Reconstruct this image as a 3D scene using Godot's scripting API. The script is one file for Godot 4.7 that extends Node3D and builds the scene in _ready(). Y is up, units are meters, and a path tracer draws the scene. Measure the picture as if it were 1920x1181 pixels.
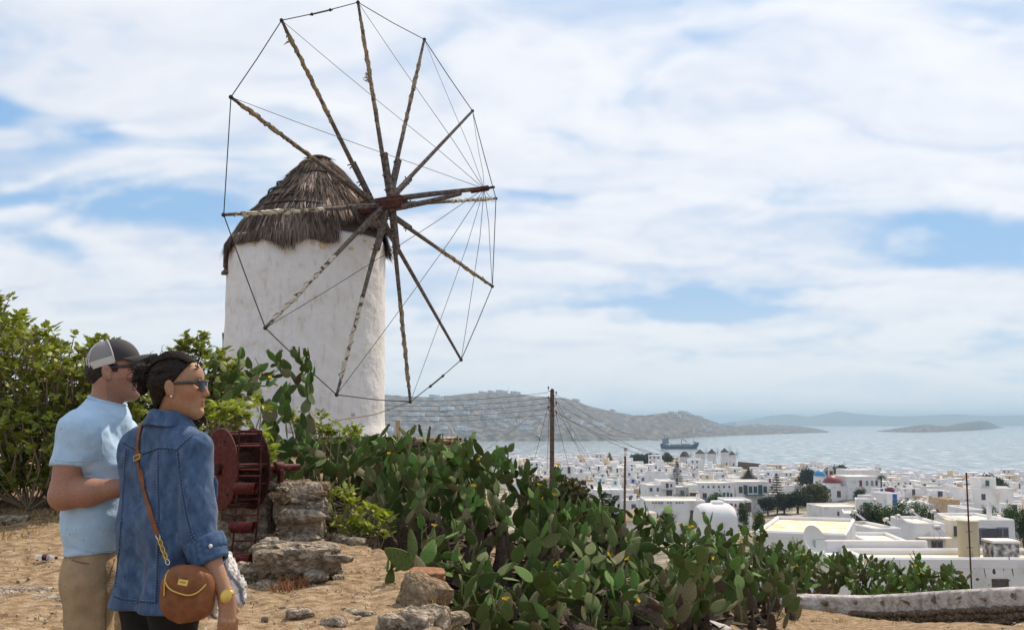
extends Node3D
# Hilltop windmill above a white harbour town: built from code only.

const F := 1921.0                 # focal length in photograph pixels
const PITCH := 0.1045
const CAM := Vector3(0, 1.5, 0)
const SEA := -32.5
const DENS := 0.00014

var M := {}                       # materials
var rng := RandomNumberGenerator.new()
var fn := FastNoiseLite.new()


# ------------------------------------------------------------------ geometry collector
class MB:
	var v := PackedVector3Array()
	var n := PackedVector3Array()
	var c := PackedColorArray()
	var u := PackedVector2Array()
	var ix := PackedInt32Array()
	var col := Color(1, 1, 1)

	func vert(p: Vector3, nn: Vector3, uv := Vector2.ZERO) -> int:
		v.append(p); n.append(nn); c.append(col); u.append(uv)
		return v.size() - 1

	func face(a: int, b: int, d: int) -> void:
		# keeps the winding that the engine expects whatever order the corners come in
		var g := (v[b] - v[a]).cross(v[d] - v[a])
		if g.dot(n[a] + n[b] + n[d]) > 0.0:
			ix.append(a); ix.append(d); ix.append(b)
		else:
			ix.append(a); ix.append(b); ix.append(d)

	func tri(a: Vector3, b: Vector3, d: Vector3) -> void:
		var g := (b - a).cross(d - a).normalized()
		var k := v.size()
		for p in [a, b, d]:
			vert(p, -g)
		ix.append(k); ix.append(k + 1); ix.append(k + 2)

	func quad(a: Vector3, b: Vector3, d: Vector3, e: Vector3, out := Vector3.ZERO) -> void:
		var g := (b - a).cross(d - a).normalized()
		if g == Vector3.ZERO:
			g = (d - a).cross(e - a).normalized()
		if out != Vector3.ZERO and g.dot(out) < 0.0:
			g = -g
		var k := v.size()
		vert(a, g, Vector2(0, 0)); vert(b, g, Vector2(1, 0)); vert(d, g, Vector2(1, 1)); vert(e, g, Vector2(0, 1))
		face(k, k + 1, k + 2); face(k, k + 2, k + 3)

	func box(size: Vector3, xf := Transform3D.IDENTITY, bev := 0.0) -> void:
		var h := size * 0.5
		var b: float = minf(bev, minf(h.x, minf(h.y, h.z)) * 0.9)
		for ax in 3:
			var a1 := (ax + 1) % 3
			var a2 := (ax + 2) % 3
			for s in [-1.0, 1.0]:
				var q := []
				for t in [[-1, -1], [1, -1], [1, 1], [-1, 1]]:
					var p := Vector3.ZERO
					p[ax] = h[ax] * s
					p[a1] = (h[a1] - b) * t[0]
					p[a2] = (h[a2] - b) * t[1]
					q.append(xf * p)
				var o := Vector3.ZERO
				o[ax] = s
				quad(q[0], q[1], q[2], q[3], xf.basis * o)
		if b <= 0.0:
			return
		for ax in 3:                                 # chamfer strips and corners
			var a1 := (ax + 1) % 3
			var a2 := (ax + 2) % 3
			for s1 in [-1.0, 1.0]:
				for s2 in [-1.0, 1.0]:
					var q := []
					for t in [[-1, 0], [1, 0], [1, 1], [-1, 1]]:
						var p := Vector3.ZERO
						p[ax] = (h[ax] - b) * t[0]
						p[a1] = s1 * (h[a1] - (b if t[1] else 0.0))
						p[a2] = s2 * (h[a2] - (0.0 if t[1] else b))
						q.append(xf * p)
					var o := Vector3.ZERO
					o[a1] = s1; o[a2] = s2
					quad(q[0], q[1], q[2], q[3], xf.basis * o)
		for sx in [-1.0, 1.0]:
			for sy in [-1.0, 1.0]:
				for sz in [-1.0, 1.0]:
					var pa := Vector3(sx * h.x, sy * (h.y - b), sz * (h.z - b))
					var pb := Vector3(sx * (h.x - b), sy * h.y, sz * (h.z - b))
					var pc := Vector3(sx * (h.x - b), sy * (h.y - b), sz * h.z)
					var o := xf.basis * Vector3(sx, sy, sz)
					var k := v.size()
					vert(xf * pa, o.normalized()); vert(xf * pb, o.normalized()); vert(xf * pc, o.normalized())
					face(k, k + 1, k + 2)

	# rows of points joined into a smooth sheet; closed = the last column meets the first
	func sheet(rows: Array, closed := false, flip := false) -> void:
		var nr := rows.size()
		var nc: int = rows[0].size()
		var base := v.size()
		for r in nr:
			for k in nc:
				var ka := (k + 1) % nc if closed else mini(k + 1, nc - 1)
				var kb := (k + nc - 1) % nc if closed else maxi(k - 1, 0)
				var du: Vector3 = rows[r][ka] - rows[r][kb]
				var dv: Vector3 = rows[mini(r + 1, nr - 1)][k] - rows[maxi(r - 1, 0)][k]
				var g := du.cross(dv)
				if g.length_squared() < 1e-18:
					var r2 := 1 if r == 0 else nr - 2
					g = (rows[r2][ka] - rows[r2][kb]).cross(dv)
				if g.length_squared() < 1e-18:
					g = Vector3.UP * 1e-3
				g = g.normalized()
				vert(rows[r][k], -g if flip else g, Vector2(float(k) / maxi(nc - 1, 1), float(r) / maxi(nr - 1, 1)))
		for r in nr - 1:
			for k in (nc if closed else nc - 1):
				var a := base + r * nc + k
				var b := base + r * nc + (k + 1) % nc
				face(a, b, b + nc); face(a, b + nc, a + nc)

	func tube(pts: Array, rad, sides := 6, cap := true) -> void:
		var np := pts.size()
		var rows := []
		var ref := Vector3.UP
		var t0: Vector3 = (pts[1] - pts[0]).normalized()
		if absf(t0.dot(ref)) > 0.9:
			ref = Vector3.RIGHT
		var e := t0.cross(ref).normalized()
		for k in np:
			var t: Vector3 = (pts[mini(k + 1, np - 1)] - pts[maxi(k - 1, 0)]).normalized()
			e = (e - t * e.dot(t)).normalized()
			var f := t.cross(e)
			var r: float = rad if rad is float else rad[k]
			var row := PackedVector3Array()
			for s in sides:
				var a := TAU * s / sides
				row.append(pts[k] + (e * cos(a) + f * sin(a)) * r)
			rows.append(row)
		var base := v.size()
		for k in np:
			for s in sides:
				vert(rows[k][s], (rows[k][s] - pts[k]).normalized(), Vector2(float(s) / sides, float(k) / (np - 1)))
		for k in np - 1:
			for s in sides:
				var a := base + k * sides + s
				var b := base + k * sides + (s + 1) % sides
				face(a, b, b + sides); face(a, b + sides, a + sides)
		if cap:
			for q in [[0, -1.0], [np - 1, 1.0]]:
				var kk: int = q[0]
				var d: Vector3 = (pts[mini(kk + 1, np - 1)] - pts[maxi(kk - 1, 0)]).normalized() * q[1]
				var cc := vert(pts[kk], d)
				var first := v.size()
				for s in sides:
					vert(rows[kk][s], d)
				for s in sides:
					face(cc, first + s, first + (s + 1) % sides)

	# profile of (radius, height) turned round the y axis of xf
	func lathe(prof: Array, sides := 24, xf := Transform3D.IDENTITY, wob: FastNoiseLite = null, amp := 0.0) -> void:
		var rows := []
		for p in prof:
			var row := PackedVector3Array()
			for s in sides:
				var a := TAU * s / sides
				var r: float = p.x
				var q := Vector3(cos(a) * r, p.y, sin(a) * r)
				if wob:
					q += Vector3(cos(a), 0, sin(a)) * wob.get_noise_3dv(q) * amp
				row.append(xf * q)
			rows.append(row)
		sheet(rows, true, true)

	func ball(ce: Vector3, r: Vector3, rings := 8, sides := 12, basis := Basis.IDENTITY) -> void:
		var base := v.size()
		for k in rings + 1:
			var t := PI * k / rings
			for s in sides + 1:
				var a := TAU * s / sides
				var d := Vector3(sin(t) * cos(a), cos(t), sin(t) * sin(a))
				vert(ce + basis * (d * r), (basis * (d / r)).normalized(), Vector2(float(s) / sides, float(k) / rings))
		for k in rings:
			for s in sides:
				var a := base + k * (sides + 1) + s
				face(a, a + 1, a + sides + 2); face(a, a + sides + 2, a + sides + 1)

	# a boulder: a rounded box pushed about by noise, planes cut flat
	func rock(size: Vector3, sd: int, res := 6, rough := 0.12, square := 4.0, xf := Transform3D.IDENTITY) -> void:
		var fz := FastNoiseLite.new()
		fz.seed = sd
		fz.frequency = 1.1
		fz.fractal_octaves = 3
		var rn := RandomNumberGenerator.new()
		rn.seed = sd * 7 + 1
		var cuts := []
		for k in 5:
			cuts.append([Vector3(rn.randf_range(-1, 1), rn.randf_range(-1, 1), rn.randf_range(-1, 1)).normalized(), rn.randf_range(0.72, 0.98)])
		for ax in 3:
			var a1 := (ax + 1) % 3
			var a2 := (ax + 2) % 3
			for s in [-1.0, 1.0]:
				var rows := []
				for i in res + 1:
					var row := PackedVector3Array()
					for j in res + 1:
						var p := Vector3.ZERO
						p[ax] = s
						p[a1] = tan((2.0 * i / res - 1.0) * PI * 0.25)
						p[a2] = tan((2.0 * j / res - 1.0) * PI * 0.25)
						var l := pow(pow(absf(p.x), square) + pow(absf(p.y), square) + pow(absf(p.z), square), 1.0 / square)
						p /= l
						p += p.normalized() * fz.get_noise_3dv(p * 1.3 + Vector3(sd, 0, 0)) * rough * 2.0
						for q in cuts:
							var over: float = p.dot(q[0]) - q[1]
							if over > 0.0:
								p -= q[0] * over * 0.8
						row.append(xf * (p * size * 0.5))
					rows.append(row)
				sheet(rows, false, s < 0.0)

	func mesh() -> ArrayMesh:
		var a := []
		a.resize(Mesh.ARRAY_MAX)
		a[Mesh.ARRAY_VERTEX] = v
		a[Mesh.ARRAY_NORMAL] = n
		a[Mesh.ARRAY_COLOR] = c
		a[Mesh.ARRAY_TEX_UV] = u
		a[Mesh.ARRAY_INDEX] = ix
		var m := ArrayMesh.new()
		m.add_surface_from_arrays(Mesh.PRIMITIVE_TRIANGLES, a)
		return m


# ------------------------------------------------------------------ scene tree
func thing(called: String, label: String, category: String, group := "", where := Vector3.ZERO, turn := 0.0) -> Node3D:
	var o := Node3D.new()
	o.name = called
	add_child(o, true)
	o.position = where
	o.rotation.y = turn
	tag(o, label, category, group)
	return o


func tag(o: Node3D, label: String, category: String, group := "") -> void:
	o.set_meta("label", label)
	o.set_meta("category", category)
	if group != "":
		o.set_meta("group", group)


func part(parent: Node3D, called: String, m, mat: Material, xf := Transform3D.IDENTITY) -> MeshInstance3D:
	var o := MeshInstance3D.new()
	o.name = called
	o.mesh = m.mesh() if m is MB else m
	o.material_override = mat
	o.transform = xf
	parent.add_child(o, true)
	return o


func struct(called: String, m, mat: Material, parent: Node3D = self) -> MeshInstance3D:
	var o := part(parent, called, m, mat)
	if parent == self:
		o.set_meta("kind", "structure")
	return o


func scatter(parent: Node3D, called: String, mesh: Mesh, mat: Material, xfs: Array, cols: Array) -> MultiMeshInstance3D:
	var mm := MultiMesh.new()
	mm.transform_format = MultiMesh.TRANSFORM_3D
	mm.use_colors = true
	mm.mesh = mesh
	mm.instance_count = xfs.size()
	for k in xfs.size():
		mm.set_instance_transform(k, xfs[k])
		mm.set_instance_color(k, cols[k])
	var o := MultiMeshInstance3D.new()
	o.name = called
	o.multimesh = mm
	o.material_override = mat
	o.set_meta("kind", "stuff")
	parent.add_child(o, true)
	return o


# ------------------------------------------------------------------ placing
func ray(px: float, py: float) -> Vector3:
	var dx := (px - 960.0) / F
	var dy := (590.5 - py) / F
	return Vector3(dx, dy * cos(PITCH) + sin(PITCH), dy * sin(PITCH) - cos(PITCH))


func at(px: float, py: float, depth: float) -> Vector3:
	var r := ray(px, py)
	return CAM + r * (depth / -r.z)


func to_px(p: Vector3) -> Vector2:
	var q := p - CAM
	var yy := q.y * cos(PITCH) + q.z * sin(PITCH)
	var zz := -q.y * sin(PITCH) + q.z * cos(PITCH)
	return Vector2(960.0 + F * q.x / -zz, 590.5 - F * yy / -zz)


func aim(dir: Vector3, up := Vector3.UP) -> Basis:     # local +y along dir
	var y := dir.normalized()
	if absf(y.dot(up)) > 0.98:
		up = Vector3.RIGHT
	var x := up.cross(y).normalized()
	return Basis(x, y, x.cross(y))


func lin(r: float, g: float, b: float, a := 1.0) -> Color:
	return Color(r, g, b, a).linear_to_srgb()


func rr(a: float, b: float) -> float:
	return rng.randf_range(a, b)


func pick(a: Array):
	return a[rng.randi() % a.size()]


# ------------------------------------------------------------------ materials
func ntex(freq: float, octaves: int, stops: Array, size := 512, sd := 1, kind := FastNoiseLite.TYPE_SIMPLEX_SMOOTH, warp := 0.0) -> NoiseTexture2D:
	var f := FastNoiseLite.new()
	f.noise_type = kind
	f.frequency = freq
	f.fractal_octaves = octaves
	f.seed = sd
	if kind == FastNoiseLite.TYPE_CELLULAR:
		f.cellular_return_type = FastNoiseLite.RETURN_DISTANCE2_SUB
	if warp > 0.0:
		f.domain_warp_enabled = true
		f.domain_warp_amplitude = warp
		f.domain_warp_frequency = freq * 1.5
	var t := NoiseTexture2D.new()
	t.width = size
	t.height = size
	t.seamless = true
	t.noise = f
	if stops.size():
		var g := Gradient.new()
		var off := PackedFloat32Array()
		var cs := PackedColorArray()
		for s in stops:
			off.append(s[0])
			cs.append(lin(s[1], s[2], s[3]))
		g.offsets = off
		g.colors = cs
		t.color_ramp = g
	return t


func smat(r: float, g: float, b: float, rough := 0.85, spec := 0.4) -> StandardMaterial3D:
	var m := StandardMaterial3D.new()
	m.albedo_color = lin(r, g, b)
	m.roughness = rough
	m.metallic_specular = spec
	return m


func tmat(tex: Texture2D, per_m: float, rough := 0.9, bump: Texture2D = null, depth_cm := 0.0, world := true) -> StandardMaterial3D:
	var m := StandardMaterial3D.new()
	m.albedo_texture = tex
	m.roughness = rough
	m.metallic_specular = 0.3
	m.uv1_triplanar = true
	m.uv1_world_triplanar = world
	m.uv1_scale = Vector3.ONE * per_m
	m.uv1_triplanar_sharpness = 4.0
	if bump:
		m.heightmap_enabled = true
		m.heightmap_texture = bump
		m.heightmap_scale = depth_cm
	return m


func vmat(rough := 0.85, spec := 0.3, back := 0.0) -> StandardMaterial3D:
	var m := StandardMaterial3D.new()
	m.vertex_color_use_as_albedo = true
	m.roughness = rough
	m.metallic_specular = spec
	if back > 0.0:
		m.backlight_enabled = true
		m.backlight = lin(back * 0.9, back, back * 0.35)
	return m


func make_materials() -> void:
	var grit := ntex(0.03, 5, [], 512, 11)
	var fine := ntex(0.09, 4, [], 512, 12)
	var cell := ntex(0.035, 3, [], 512, 13, FastNoiseLite.TYPE_CELLULAR)
	M.grit = grit
	M.fine = fine
	M.cell = cell
	M.stucco = tmat(ntex(0.006, 5, [[0.0, 0.62, 0.57, 0.50], [0.22, 0.70, 0.68, 0.66], [0.5, 0.74, 0.725, 0.725], [1.0, 0.76, 0.745, 0.745]], 1024, 21), 0.28, 0.9, grit, 1.0)
	M.stucco.detail_enabled = true
	M.stucco.detail_blend_mode = BaseMaterial3D.BLEND_MODE_MUL
	M.stucco.detail_uv_layer = BaseMaterial3D.DETAIL_UV_2
	M.stucco.detail_albedo = ntex(0.02, 5, [[0.12, 0.80, 0.76, 0.70], [0.28, 0.96, 0.955, 0.95], [0.5, 1.0, 1.0, 1.0], [1.0, 1.0, 1.0, 1.0]], 512, 48, FastNoiseLite.TYPE_SIMPLEX_SMOOTH, 20.0)
	M.stucco.uv2_triplanar = true
	M.stucco.uv2_world_triplanar = true
	M.stucco.uv2_scale = Vector3(0.45, 0.12, 0.45)
	M.white = tmat(ntex(0.01, 4, [[0.0, 0.50, 0.48, 0.45], [0.35, 0.66, 0.65, 0.655], [1.0, 0.72, 0.715, 0.73]], 512, 22), 0.08, 0.9, fine, 1.0)
	M.cream = tmat(ntex(0.01, 4, [[0.0, 0.60, 0.48, 0.33], [0.4, 0.74, 0.66, 0.54], [1.0, 0.80, 0.75, 0.66]], 512, 23), 0.1, 0.9)
	M.tan = tmat(ntex(0.02, 4, [[0.0, 0.36, 0.25, 0.15], [1.0, 0.52, 0.40, 0.28]], 256, 24), 0.2, 0.9)
	M.grey = tmat(ntex(0.02, 4, [[0.0, 0.28, 0.27, 0.26], [1.0, 0.52, 0.51, 0.50]], 256, 25), 0.3, 0.9)
	M.dirt = tmat(ntex(0.012, 6, [[0.12, 0.14, 0.092, 0.050], [0.38, 0.235, 0.162, 0.092], [0.6, 0.30, 0.217, 0.132], [0.85, 0.39, 0.308, 0.212]], 1024, 26), 0.42, 0.95, ntex(0.07, 5, [], 512, 27), 1.5)
	M.dirt.detail_enabled = true
	M.dirt.detail_blend_mode = BaseMaterial3D.BLEND_MODE_MUL
	M.dirt.detail_uv_layer = BaseMaterial3D.DETAIL_UV_2
	M.dirt.detail_albedo = ntex(0.11, 4, [[0.2, 0.45, 0.42, 0.40], [0.45, 0.9, 0.9, 0.9], [0.6, 1.0, 1.0, 1.0], [0.78, 1.0, 1.0, 1.0]], 1024, 47)
	M.dirt.uv2_triplanar = true
	M.dirt.uv2_world_triplanar = true
	M.dirt.uv2_scale = Vector3.ONE * 0.45
	M.rock = tmat(ntex(0.015, 5, [[0.1, 0.10, 0.078, 0.058], [0.42, 0.24, 0.192, 0.142], [0.62, 0.34, 0.282, 0.215], [0.9, 0.48, 0.42, 0.345]], 512, 28, FastNoiseLite.TYPE_SIMPLEX_SMOOTH, 30.0), 1.1, 0.92, grit, 5.0)
	M.rock_warm = tmat(ntex(0.02, 5, [[0.1, 0.09, 0.062, 0.040], [0.45, 0.19, 0.135, 0.085], [0.7, 0.27, 0.195, 0.120], [0.95, 0.38, 0.31, 0.22]], 512, 29, FastNoiseLite.TYPE_SIMPLEX_SMOOTH, 30.0), 1.2, 0.92, grit, 4.0)
	M.mortar = tmat(ntex(0.02, 5, [[0.1, 0.13, 0.098, 0.068], [0.5, 0.27, 0.215, 0.16], [0.9, 0.40, 0.34, 0.27]], 512, 30), 0.9, 0.95, grit, 5.0)
	M.dark_stone = tmat(ntex(0.02, 5, [[0.1, 0.06, 0.042, 0.03], [0.5, 0.13, 0.092, 0.062], [0.9, 0.24, 0.18, 0.13]], 512, 31), 1.4, 0.92, grit, 3.0)
	M.brick_red = tmat(ntex(0.03, 4, [[0.1, 0.22, 0.10, 0.055], [0.9, 0.40, 0.21, 0.12]], 256, 32), 1.5, 0.9, fine, 1.0)
	M.rust = tmat(ntex(0.02, 5, [[0.2, 0.035, 0.014, 0.010], [0.38, 0.085, 0.014, 0.012], [0.62, 0.112, 0.018, 0.016], [0.80, 0.15, 0.05, 0.03], [0.95, 0.22, 0.11, 0.06]], 512, 33), 1.3, 0.6, fine, 0.4, false)
	M.rust_dark = tmat(ntex(0.02, 5, [[0.2, 0.022, 0.010, 0.008], [0.6, 0.06, 0.016, 0.012], [0.9, 0.13, 0.06, 0.035]], 512, 34), 1.3, 0.75, fine, 0.4, false)
	M.timber = tmat(ntex(0.02, 5, [[0.1, 0.055, 0.042, 0.036], [0.5, 0.12, 0.098, 0.085], [0.9, 0.24, 0.205, 0.18]], 256, 35), 1.5, 0.85, fine, 0.5)
	M.timber_red = tmat(ntex(0.02, 4, [[0.1, 0.05, 0.017, 0.013], [0.9, 0.12, 0.042, 0.032]], 256, 36), 1.5, 0.8)
	M.pole = tmat(ntex(0.02, 4, [[0.1, 0.08, 0.050, 0.036], [0.9, 0.165, 0.105, 0.075]], 256, 37), 1.0, 0.85)
	M.canvas = tmat(ntex(0.03, 4, [[0.1, 0.18, 0.125, 0.07], [0.45, 0.33, 0.25, 0.155], [0.9, 0.50, 0.42, 0.30]], 256, 38), 2.0, 0.95, fine, 1.0)
	M.canvas_pale = tmat(ntex(0.03, 4, [[0.1, 0.44, 0.37, 0.27], [0.9, 0.74, 0.69, 0.60]], 256, 39), 2.0, 0.95, fine, 1.0)
	M.wire = smat(0.03, 0.022, 0.026, 0.6)
	M.iron = smat(0.03, 0.026, 0.024, 0.6)
	M.thatch = vmat(0.95, 0.1)
	M.leafy = vmat(0.55, 0.35, 0.5)
	M.treeleaf = vmat(0.7, 0.25, 0.3)
	M.vcol = vmat(0.8, 0.3)
	M.bark = tmat(ntex(0.03, 4, [[0.1, 0.045, 0.032, 0.024], [0.9, 0.17, 0.125, 0.095]], 256, 40), 3.0, 0.95, grit, 2.0)
	M.twig = smat(0.22, 0.17, 0.12, 0.9)


# ------------------------------------------------------------------ sky, sun, air
func make_sky_image() -> Image:
	var W := 2048
	var H := 1024
	var data := PackedFloat32Array()
	data.resize(W * H * 3)
	var big := FastNoiseLite.new()
	big.seed = 5
	big.frequency = 0.55
	big.fractal_octaves = 3
	var wisp := FastNoiseLite.new()
	wisp.seed = 9
	wisp.frequency = 1.5
	wisp.fractal_octaves = 6
	wisp.fractal_gain = 0.55
	var wrp := FastNoiseLite.new()
	wrp.seed = 14
	wrp.frequency = 0.8
	# openings in the cloud: az, el (degrees), half width, half height, tilt, depth
	var gaps := []
	for g in [[10, 190, 50, 26, -0.3, 0.55], [165, 240, 75, 26, -0.25, 0.6], [120, 372, 200, 34, 0.05, 0.62], [330, 395, 150, 42, 0.1, 0.62], [70, 462, 90, 30, 0.2, 0.6], [480, 320, 110, 45, 0.2, 0.42],
			[820, 400, 120, 60, 0.1, 0.34], [1010, 380, 110, 34, -0.05, 0.42], [1480, 370, 110, 26, 0.12, 0.4], [1830, 448, 170, 44, 0.10, 0.75], [1780, 425, 90, 16, 0.1, 0.3], [1200, 560, 190, 32, 0.04, 0.62], [1420, 560, 160, 26, -0.1, 0.42],
			[1270, 130, 90, 50, -0.8, 0.14], [1880, 50, 100, 40, 0.3, 0.2], [830, 480, 130, 40, 0.0, 0.3], [1880, 632, 90, 14, 0.0, 0.3], [700, 120, 140, 60, -0.3, 0.16], [60, 60, 220, 60, 0.1, 0.18]]:
		var d := ray(g[0], g[1]).normalized()
		gaps.append([atan2(d.x, -d.z), asin(d.y), g[2] / F, g[3] / F, g[4], g[5]])
	var sun := sun_dir()
	for r in H / 2:
		var el := PI * (0.5 - (r + 0.5) / H)
		var se := sin(el)
		var ce := cos(el)
		var proj := 1.0 / (se + 0.16)
		var lowf := smoothstep(0.155, 0.0, el)
		for k in W:
			var az := TAU * (k + 0.5) / W
			if az > PI:
				az -= TAU
			var dx := sin(az) * ce
			var dz := -cos(az) * ce
			var x := dx * proj
			var z := dz * proj * 1.25
			var wx := wrp.get_noise_2d(x, z) * 0.5
			var wz := wrp.get_noise_2d(x + 31.0, z - 17.0) * 0.5
			var d := 0.74 + big.get_noise_2d(x + wx, z + wz) * 0.7
			var fine := wisp.get_noise_3d(x + wx * 1.5, z * 1.5 + wz * 1.5, 3.0)
			d += fine * 0.32
			if absf(az) < 0.75 and el < 0.65:
				d = lerpf(d, 0.785 + fine * 0.48 + big.get_noise_2d(x + wx, z + wz) * 0.26, 1.0 - smoothstep(0.5, 0.75, absf(az)))
				for g in gaps:
					var ga: float = az - g[0] + wx * 0.05
					if absf(ga) > g[2] * 2.6:
						continue
					var ge: float = el - g[1] + wz * 0.03
					if absf(ge) > 0.12:
						continue
					var a: float = (ga + ge * g[4] * 2.0) / g[2]
					var e: float = (ge - ga * g[4] * -0.6) / g[3]
					d -= g[5] * exp(-(a * a + e * e)) * (1.0 - fine * 0.9)
			var cov := smoothstep(0.04, 0.82, d)
			cov = maxf(cov, lowf * 0.75)
			var toward := maxf(0.0, dx * sun.x + se * sun.y + dz * sun.z)
			var br := 1.16 + 0.24 * pow(toward, 3.0) - 0.04 * toward
			var blue := Color(0.20, 0.40, 0.70).lerp(Color(0.46, 0.62, 0.76), pow(1.0 - se, 5.0))
			var shade := clampf(0.5 + fine * 0.9 + (d - 0.9) * 0.5, 0.0, 1.0)
			var cl := Color(0.645, 0.690, 0.775).lerp(Color(0.775, 0.80, 0.845), shade)
			cl = cl.lerp(Color(0.72, 0.765, 0.80), lowf * 0.85)
			var q := blue.lerp(cl, cov)
			var o := (r * W + k) * 3
			data[o] = q.r * br
			data[o + 1] = q.g * br
			data[o + 2] = q.b * br
	for o in range(W * H / 2, W * H):
		data[o * 3] = 0.42
		data[o * 3 + 1] = 0.45
		data[o * 3 + 2] = 0.47
	return Image.create_from_data(W, H, false, Image.FORMAT_RGBF, data.to_byte_array())


func sun_dir() -> Vector3:
	var az := deg_to_rad(33.0)
	var el := deg_to_rad(52.0)
	return Vector3(sin(az) * cos(el), sin(el), -cos(az) * cos(el))


func make_view() -> void:
	var cam := Camera3D.new()
	cam.name = "camera"
	cam.position = CAM
	cam.rotation.x = PITCH
	cam.fov = rad_to_deg(2.0 * atan(590.5 / F))
	cam.near = 0.1
	cam.far = 60000.0
	add_child(cam)
	cam.current = true
	var e := Environment.new()
	e.background_mode = Environment.BG_SKY
	var sky := Sky.new()
	var pan := PanoramaSkyMaterial.new()
	pan.panorama = ImageTexture.create_from_image(make_sky_image())
	sky.sky_material = pan
	e.sky = sky
	e.tonemap_mode = Environment.TONE_MAPPER_LINEAR
	e.tonemap_exposure = 1.0
	e.sdfgi_enabled = true
	e.ssao_enabled = true
	e.ssil_enabled = true
	e.fog_enabled = true
	e.fog_density = DENS
	e.fog_light_color = lin(0.56, 0.80, 1.0)
	var we := WorldEnvironment.new()
	we.name = "world_environment"
	we.environment = e
	add_child(we)
	var sun := DirectionalLight3D.new()
	sun.name = "sun"
	sun.light_energy = 1.6
	sun.light_color = Color(1.0, 0.93, 0.83)
	sun.light_angular_distance = 0.6
	sun.shadow_enabled = true
	add_child(sun)
	sun.look_at_from_position(sun_dir() * 100.0, Vector3.ZERO)


# ------------------------------------------------------------------ the lie of the land
var htab := PackedFloat32Array()
const HU := 121
const HV := 121
const U0 := -1.0
const V0 := 0.0
const USTEP := 2.0 / 120.0          # azimuth, radians
const VSTEP := 7.2 / 120.0          # natural log of the distance

func make_heights() -> void:
	# photograph column, distance in metres, ground height
	var P := [[-1500, 6, 0.0], [-1500, 40, 2.0], [0, 2, 0.0], [960, 2, 0.0], [1920, 2, -0.1], [0, 6, 0.0], [500, 6, 0.0], [900, 6, 0.0], [1300, 6, -0.25], [1920, 6, -0.8],
		[0, 10, 0.02], [400, 10, 0.0], [700, 9, 0.0], [0, 14, 0.12], [300, 14, 0.05], [560, 13, 0.0], [60, 18, 0.45], [300, 20, 0.7],
		[900, 9, -0.35], [1100, 10, -0.5], [1300, 12.5, -1.0], [1500, 14, -1.45], [1920, 11, -0.9], [1640, 18, -1.78], [1500, 20, -2.1], [1920, 15, -1.18], [1920, 20, -2.4], [1550, 19.7, -2.06], [1640, 18.7, -1.86], [1720, 17.4, -1.58], [1800, 16.2, -1.40], [1900, 15.0, -1.18], [1550, 18, -1.9], [1750, 15.5, -1.30], [1900, 13.5, -1.08], [1500, 22, -2.15], [1640, 21.5, -2.25], [1760, 20.5, -2.3], [1500, 24.5, -2.4], [1650, 24, -2.5], [1400, 18, -1.5], [1400, 16, -1.5], [1450, 19.5, -1.8], [1450, 17, -1.75],
		[850, 14, -0.25], [1000, 14, -0.45], [1150, 15, -0.62], [1300, 17, -1.0], [1300, 14.5, -1.05], [900, 16.5, -0.2], [1020, 16.5, -0.7], [700, 15, 0.0], [620, 18, 0.25], [750, 20, 0.25], [650, 25, 0.55], [860, 24, 0.0], [570, 30, 1.2], [300, 30, 1.2], [0, 30, 1.4],
		[-600, 30, 1.5], [960, 20, -0.9], [1050, 24, -2.3], [950, 30, -2.8], [1200, 24, -2.8], [1450, 28, -3.4], [1700, 28, -3.7], [1920, 28, -4.2], [2600, 20, -3.5], [570, 42, 0.2], [800, 42, -4.0], [0, 45, 0.5],
		[1035, 42, -6.6], [1300, 42, -8.2], [1700, 44, -8.6], [1920, 44, -8.4], [2600, 44, -8.0], [1000, 65, -10.0], [1500, 65, -10.0], [1920, 65, -9.6], [600, 65, -7.0], [0, 70, -6.0],
		[960, 100, -12.5], [1500, 100, -11.6], [1920, 100, -11.2], [960, 150, -15.5], [1500, 150, -15.0], [2000, 150, -14.6], [960, 220, -17.5], [1500, 220, -18.8], [2000, 220, -18.4], [960, 320, -20.5], [1250, 320, -21.5], [1550, 320, -23.0], [2000, 320, -22.6],
		[900, 430, -22.0], [1250, 430, -22.0], [1550, 430, -28.0], [1920, 430, -28.0], [900, 540, -22.5], [1100, 540, -22.5], [1330, 560, -20.8], [1450, 560, -25.5], [1600, 560, -29.5], [1920, 560, -30.0], [900, 640, -25.0], [1150, 640, -25.0], [1330, 640, -24.0],
		[1500, 640, -31.3], [1920, 640, -31.2], [900, 760, -40.0], [1300, 760, -40.0], [1600, 740, -40.0], [1920, 740, -40.0], [900, 1000, -45.0], [1900, 1000, -45.0], [0, 120, -9.0], [0, 300, -18.0], [0, 700, -38.0], [0, 1000, -45.0], [-1500, 200, -8.0], [-1500, 700, -38.0], [3200, 100, -12.0], [3200, 300, -22.0], [3200, 600, -31.0], [3200, 900, -42.0]]
	var pu := PackedFloat32Array()
	var pv := PackedFloat32Array()
	var ph := PackedFloat32Array()
	for q in P:
		pu.append(atan((q[0] - 960.0) / F) / 0.075)
		pv.append(log(q[1]) / 0.17)
		ph.append(q[2])
	htab.resize(HU * HV)
	for j in HV:
		for i in HU:
			var u := (U0 + i * USTEP) / 0.075
			var v := (V0 + j * VSTEP) / 0.17
			var sw := 0.0
			var sh := 0.0
			for k in pu.size():
				var a := u - pu[k]
				var b := v - pv[k]
				var w := 1.0 / pow(0.12 + a * a + b * b, 2.2)
				sw += w
				sh += w * ph[k]
			htab[j * HU + i] = sh / sw


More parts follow.
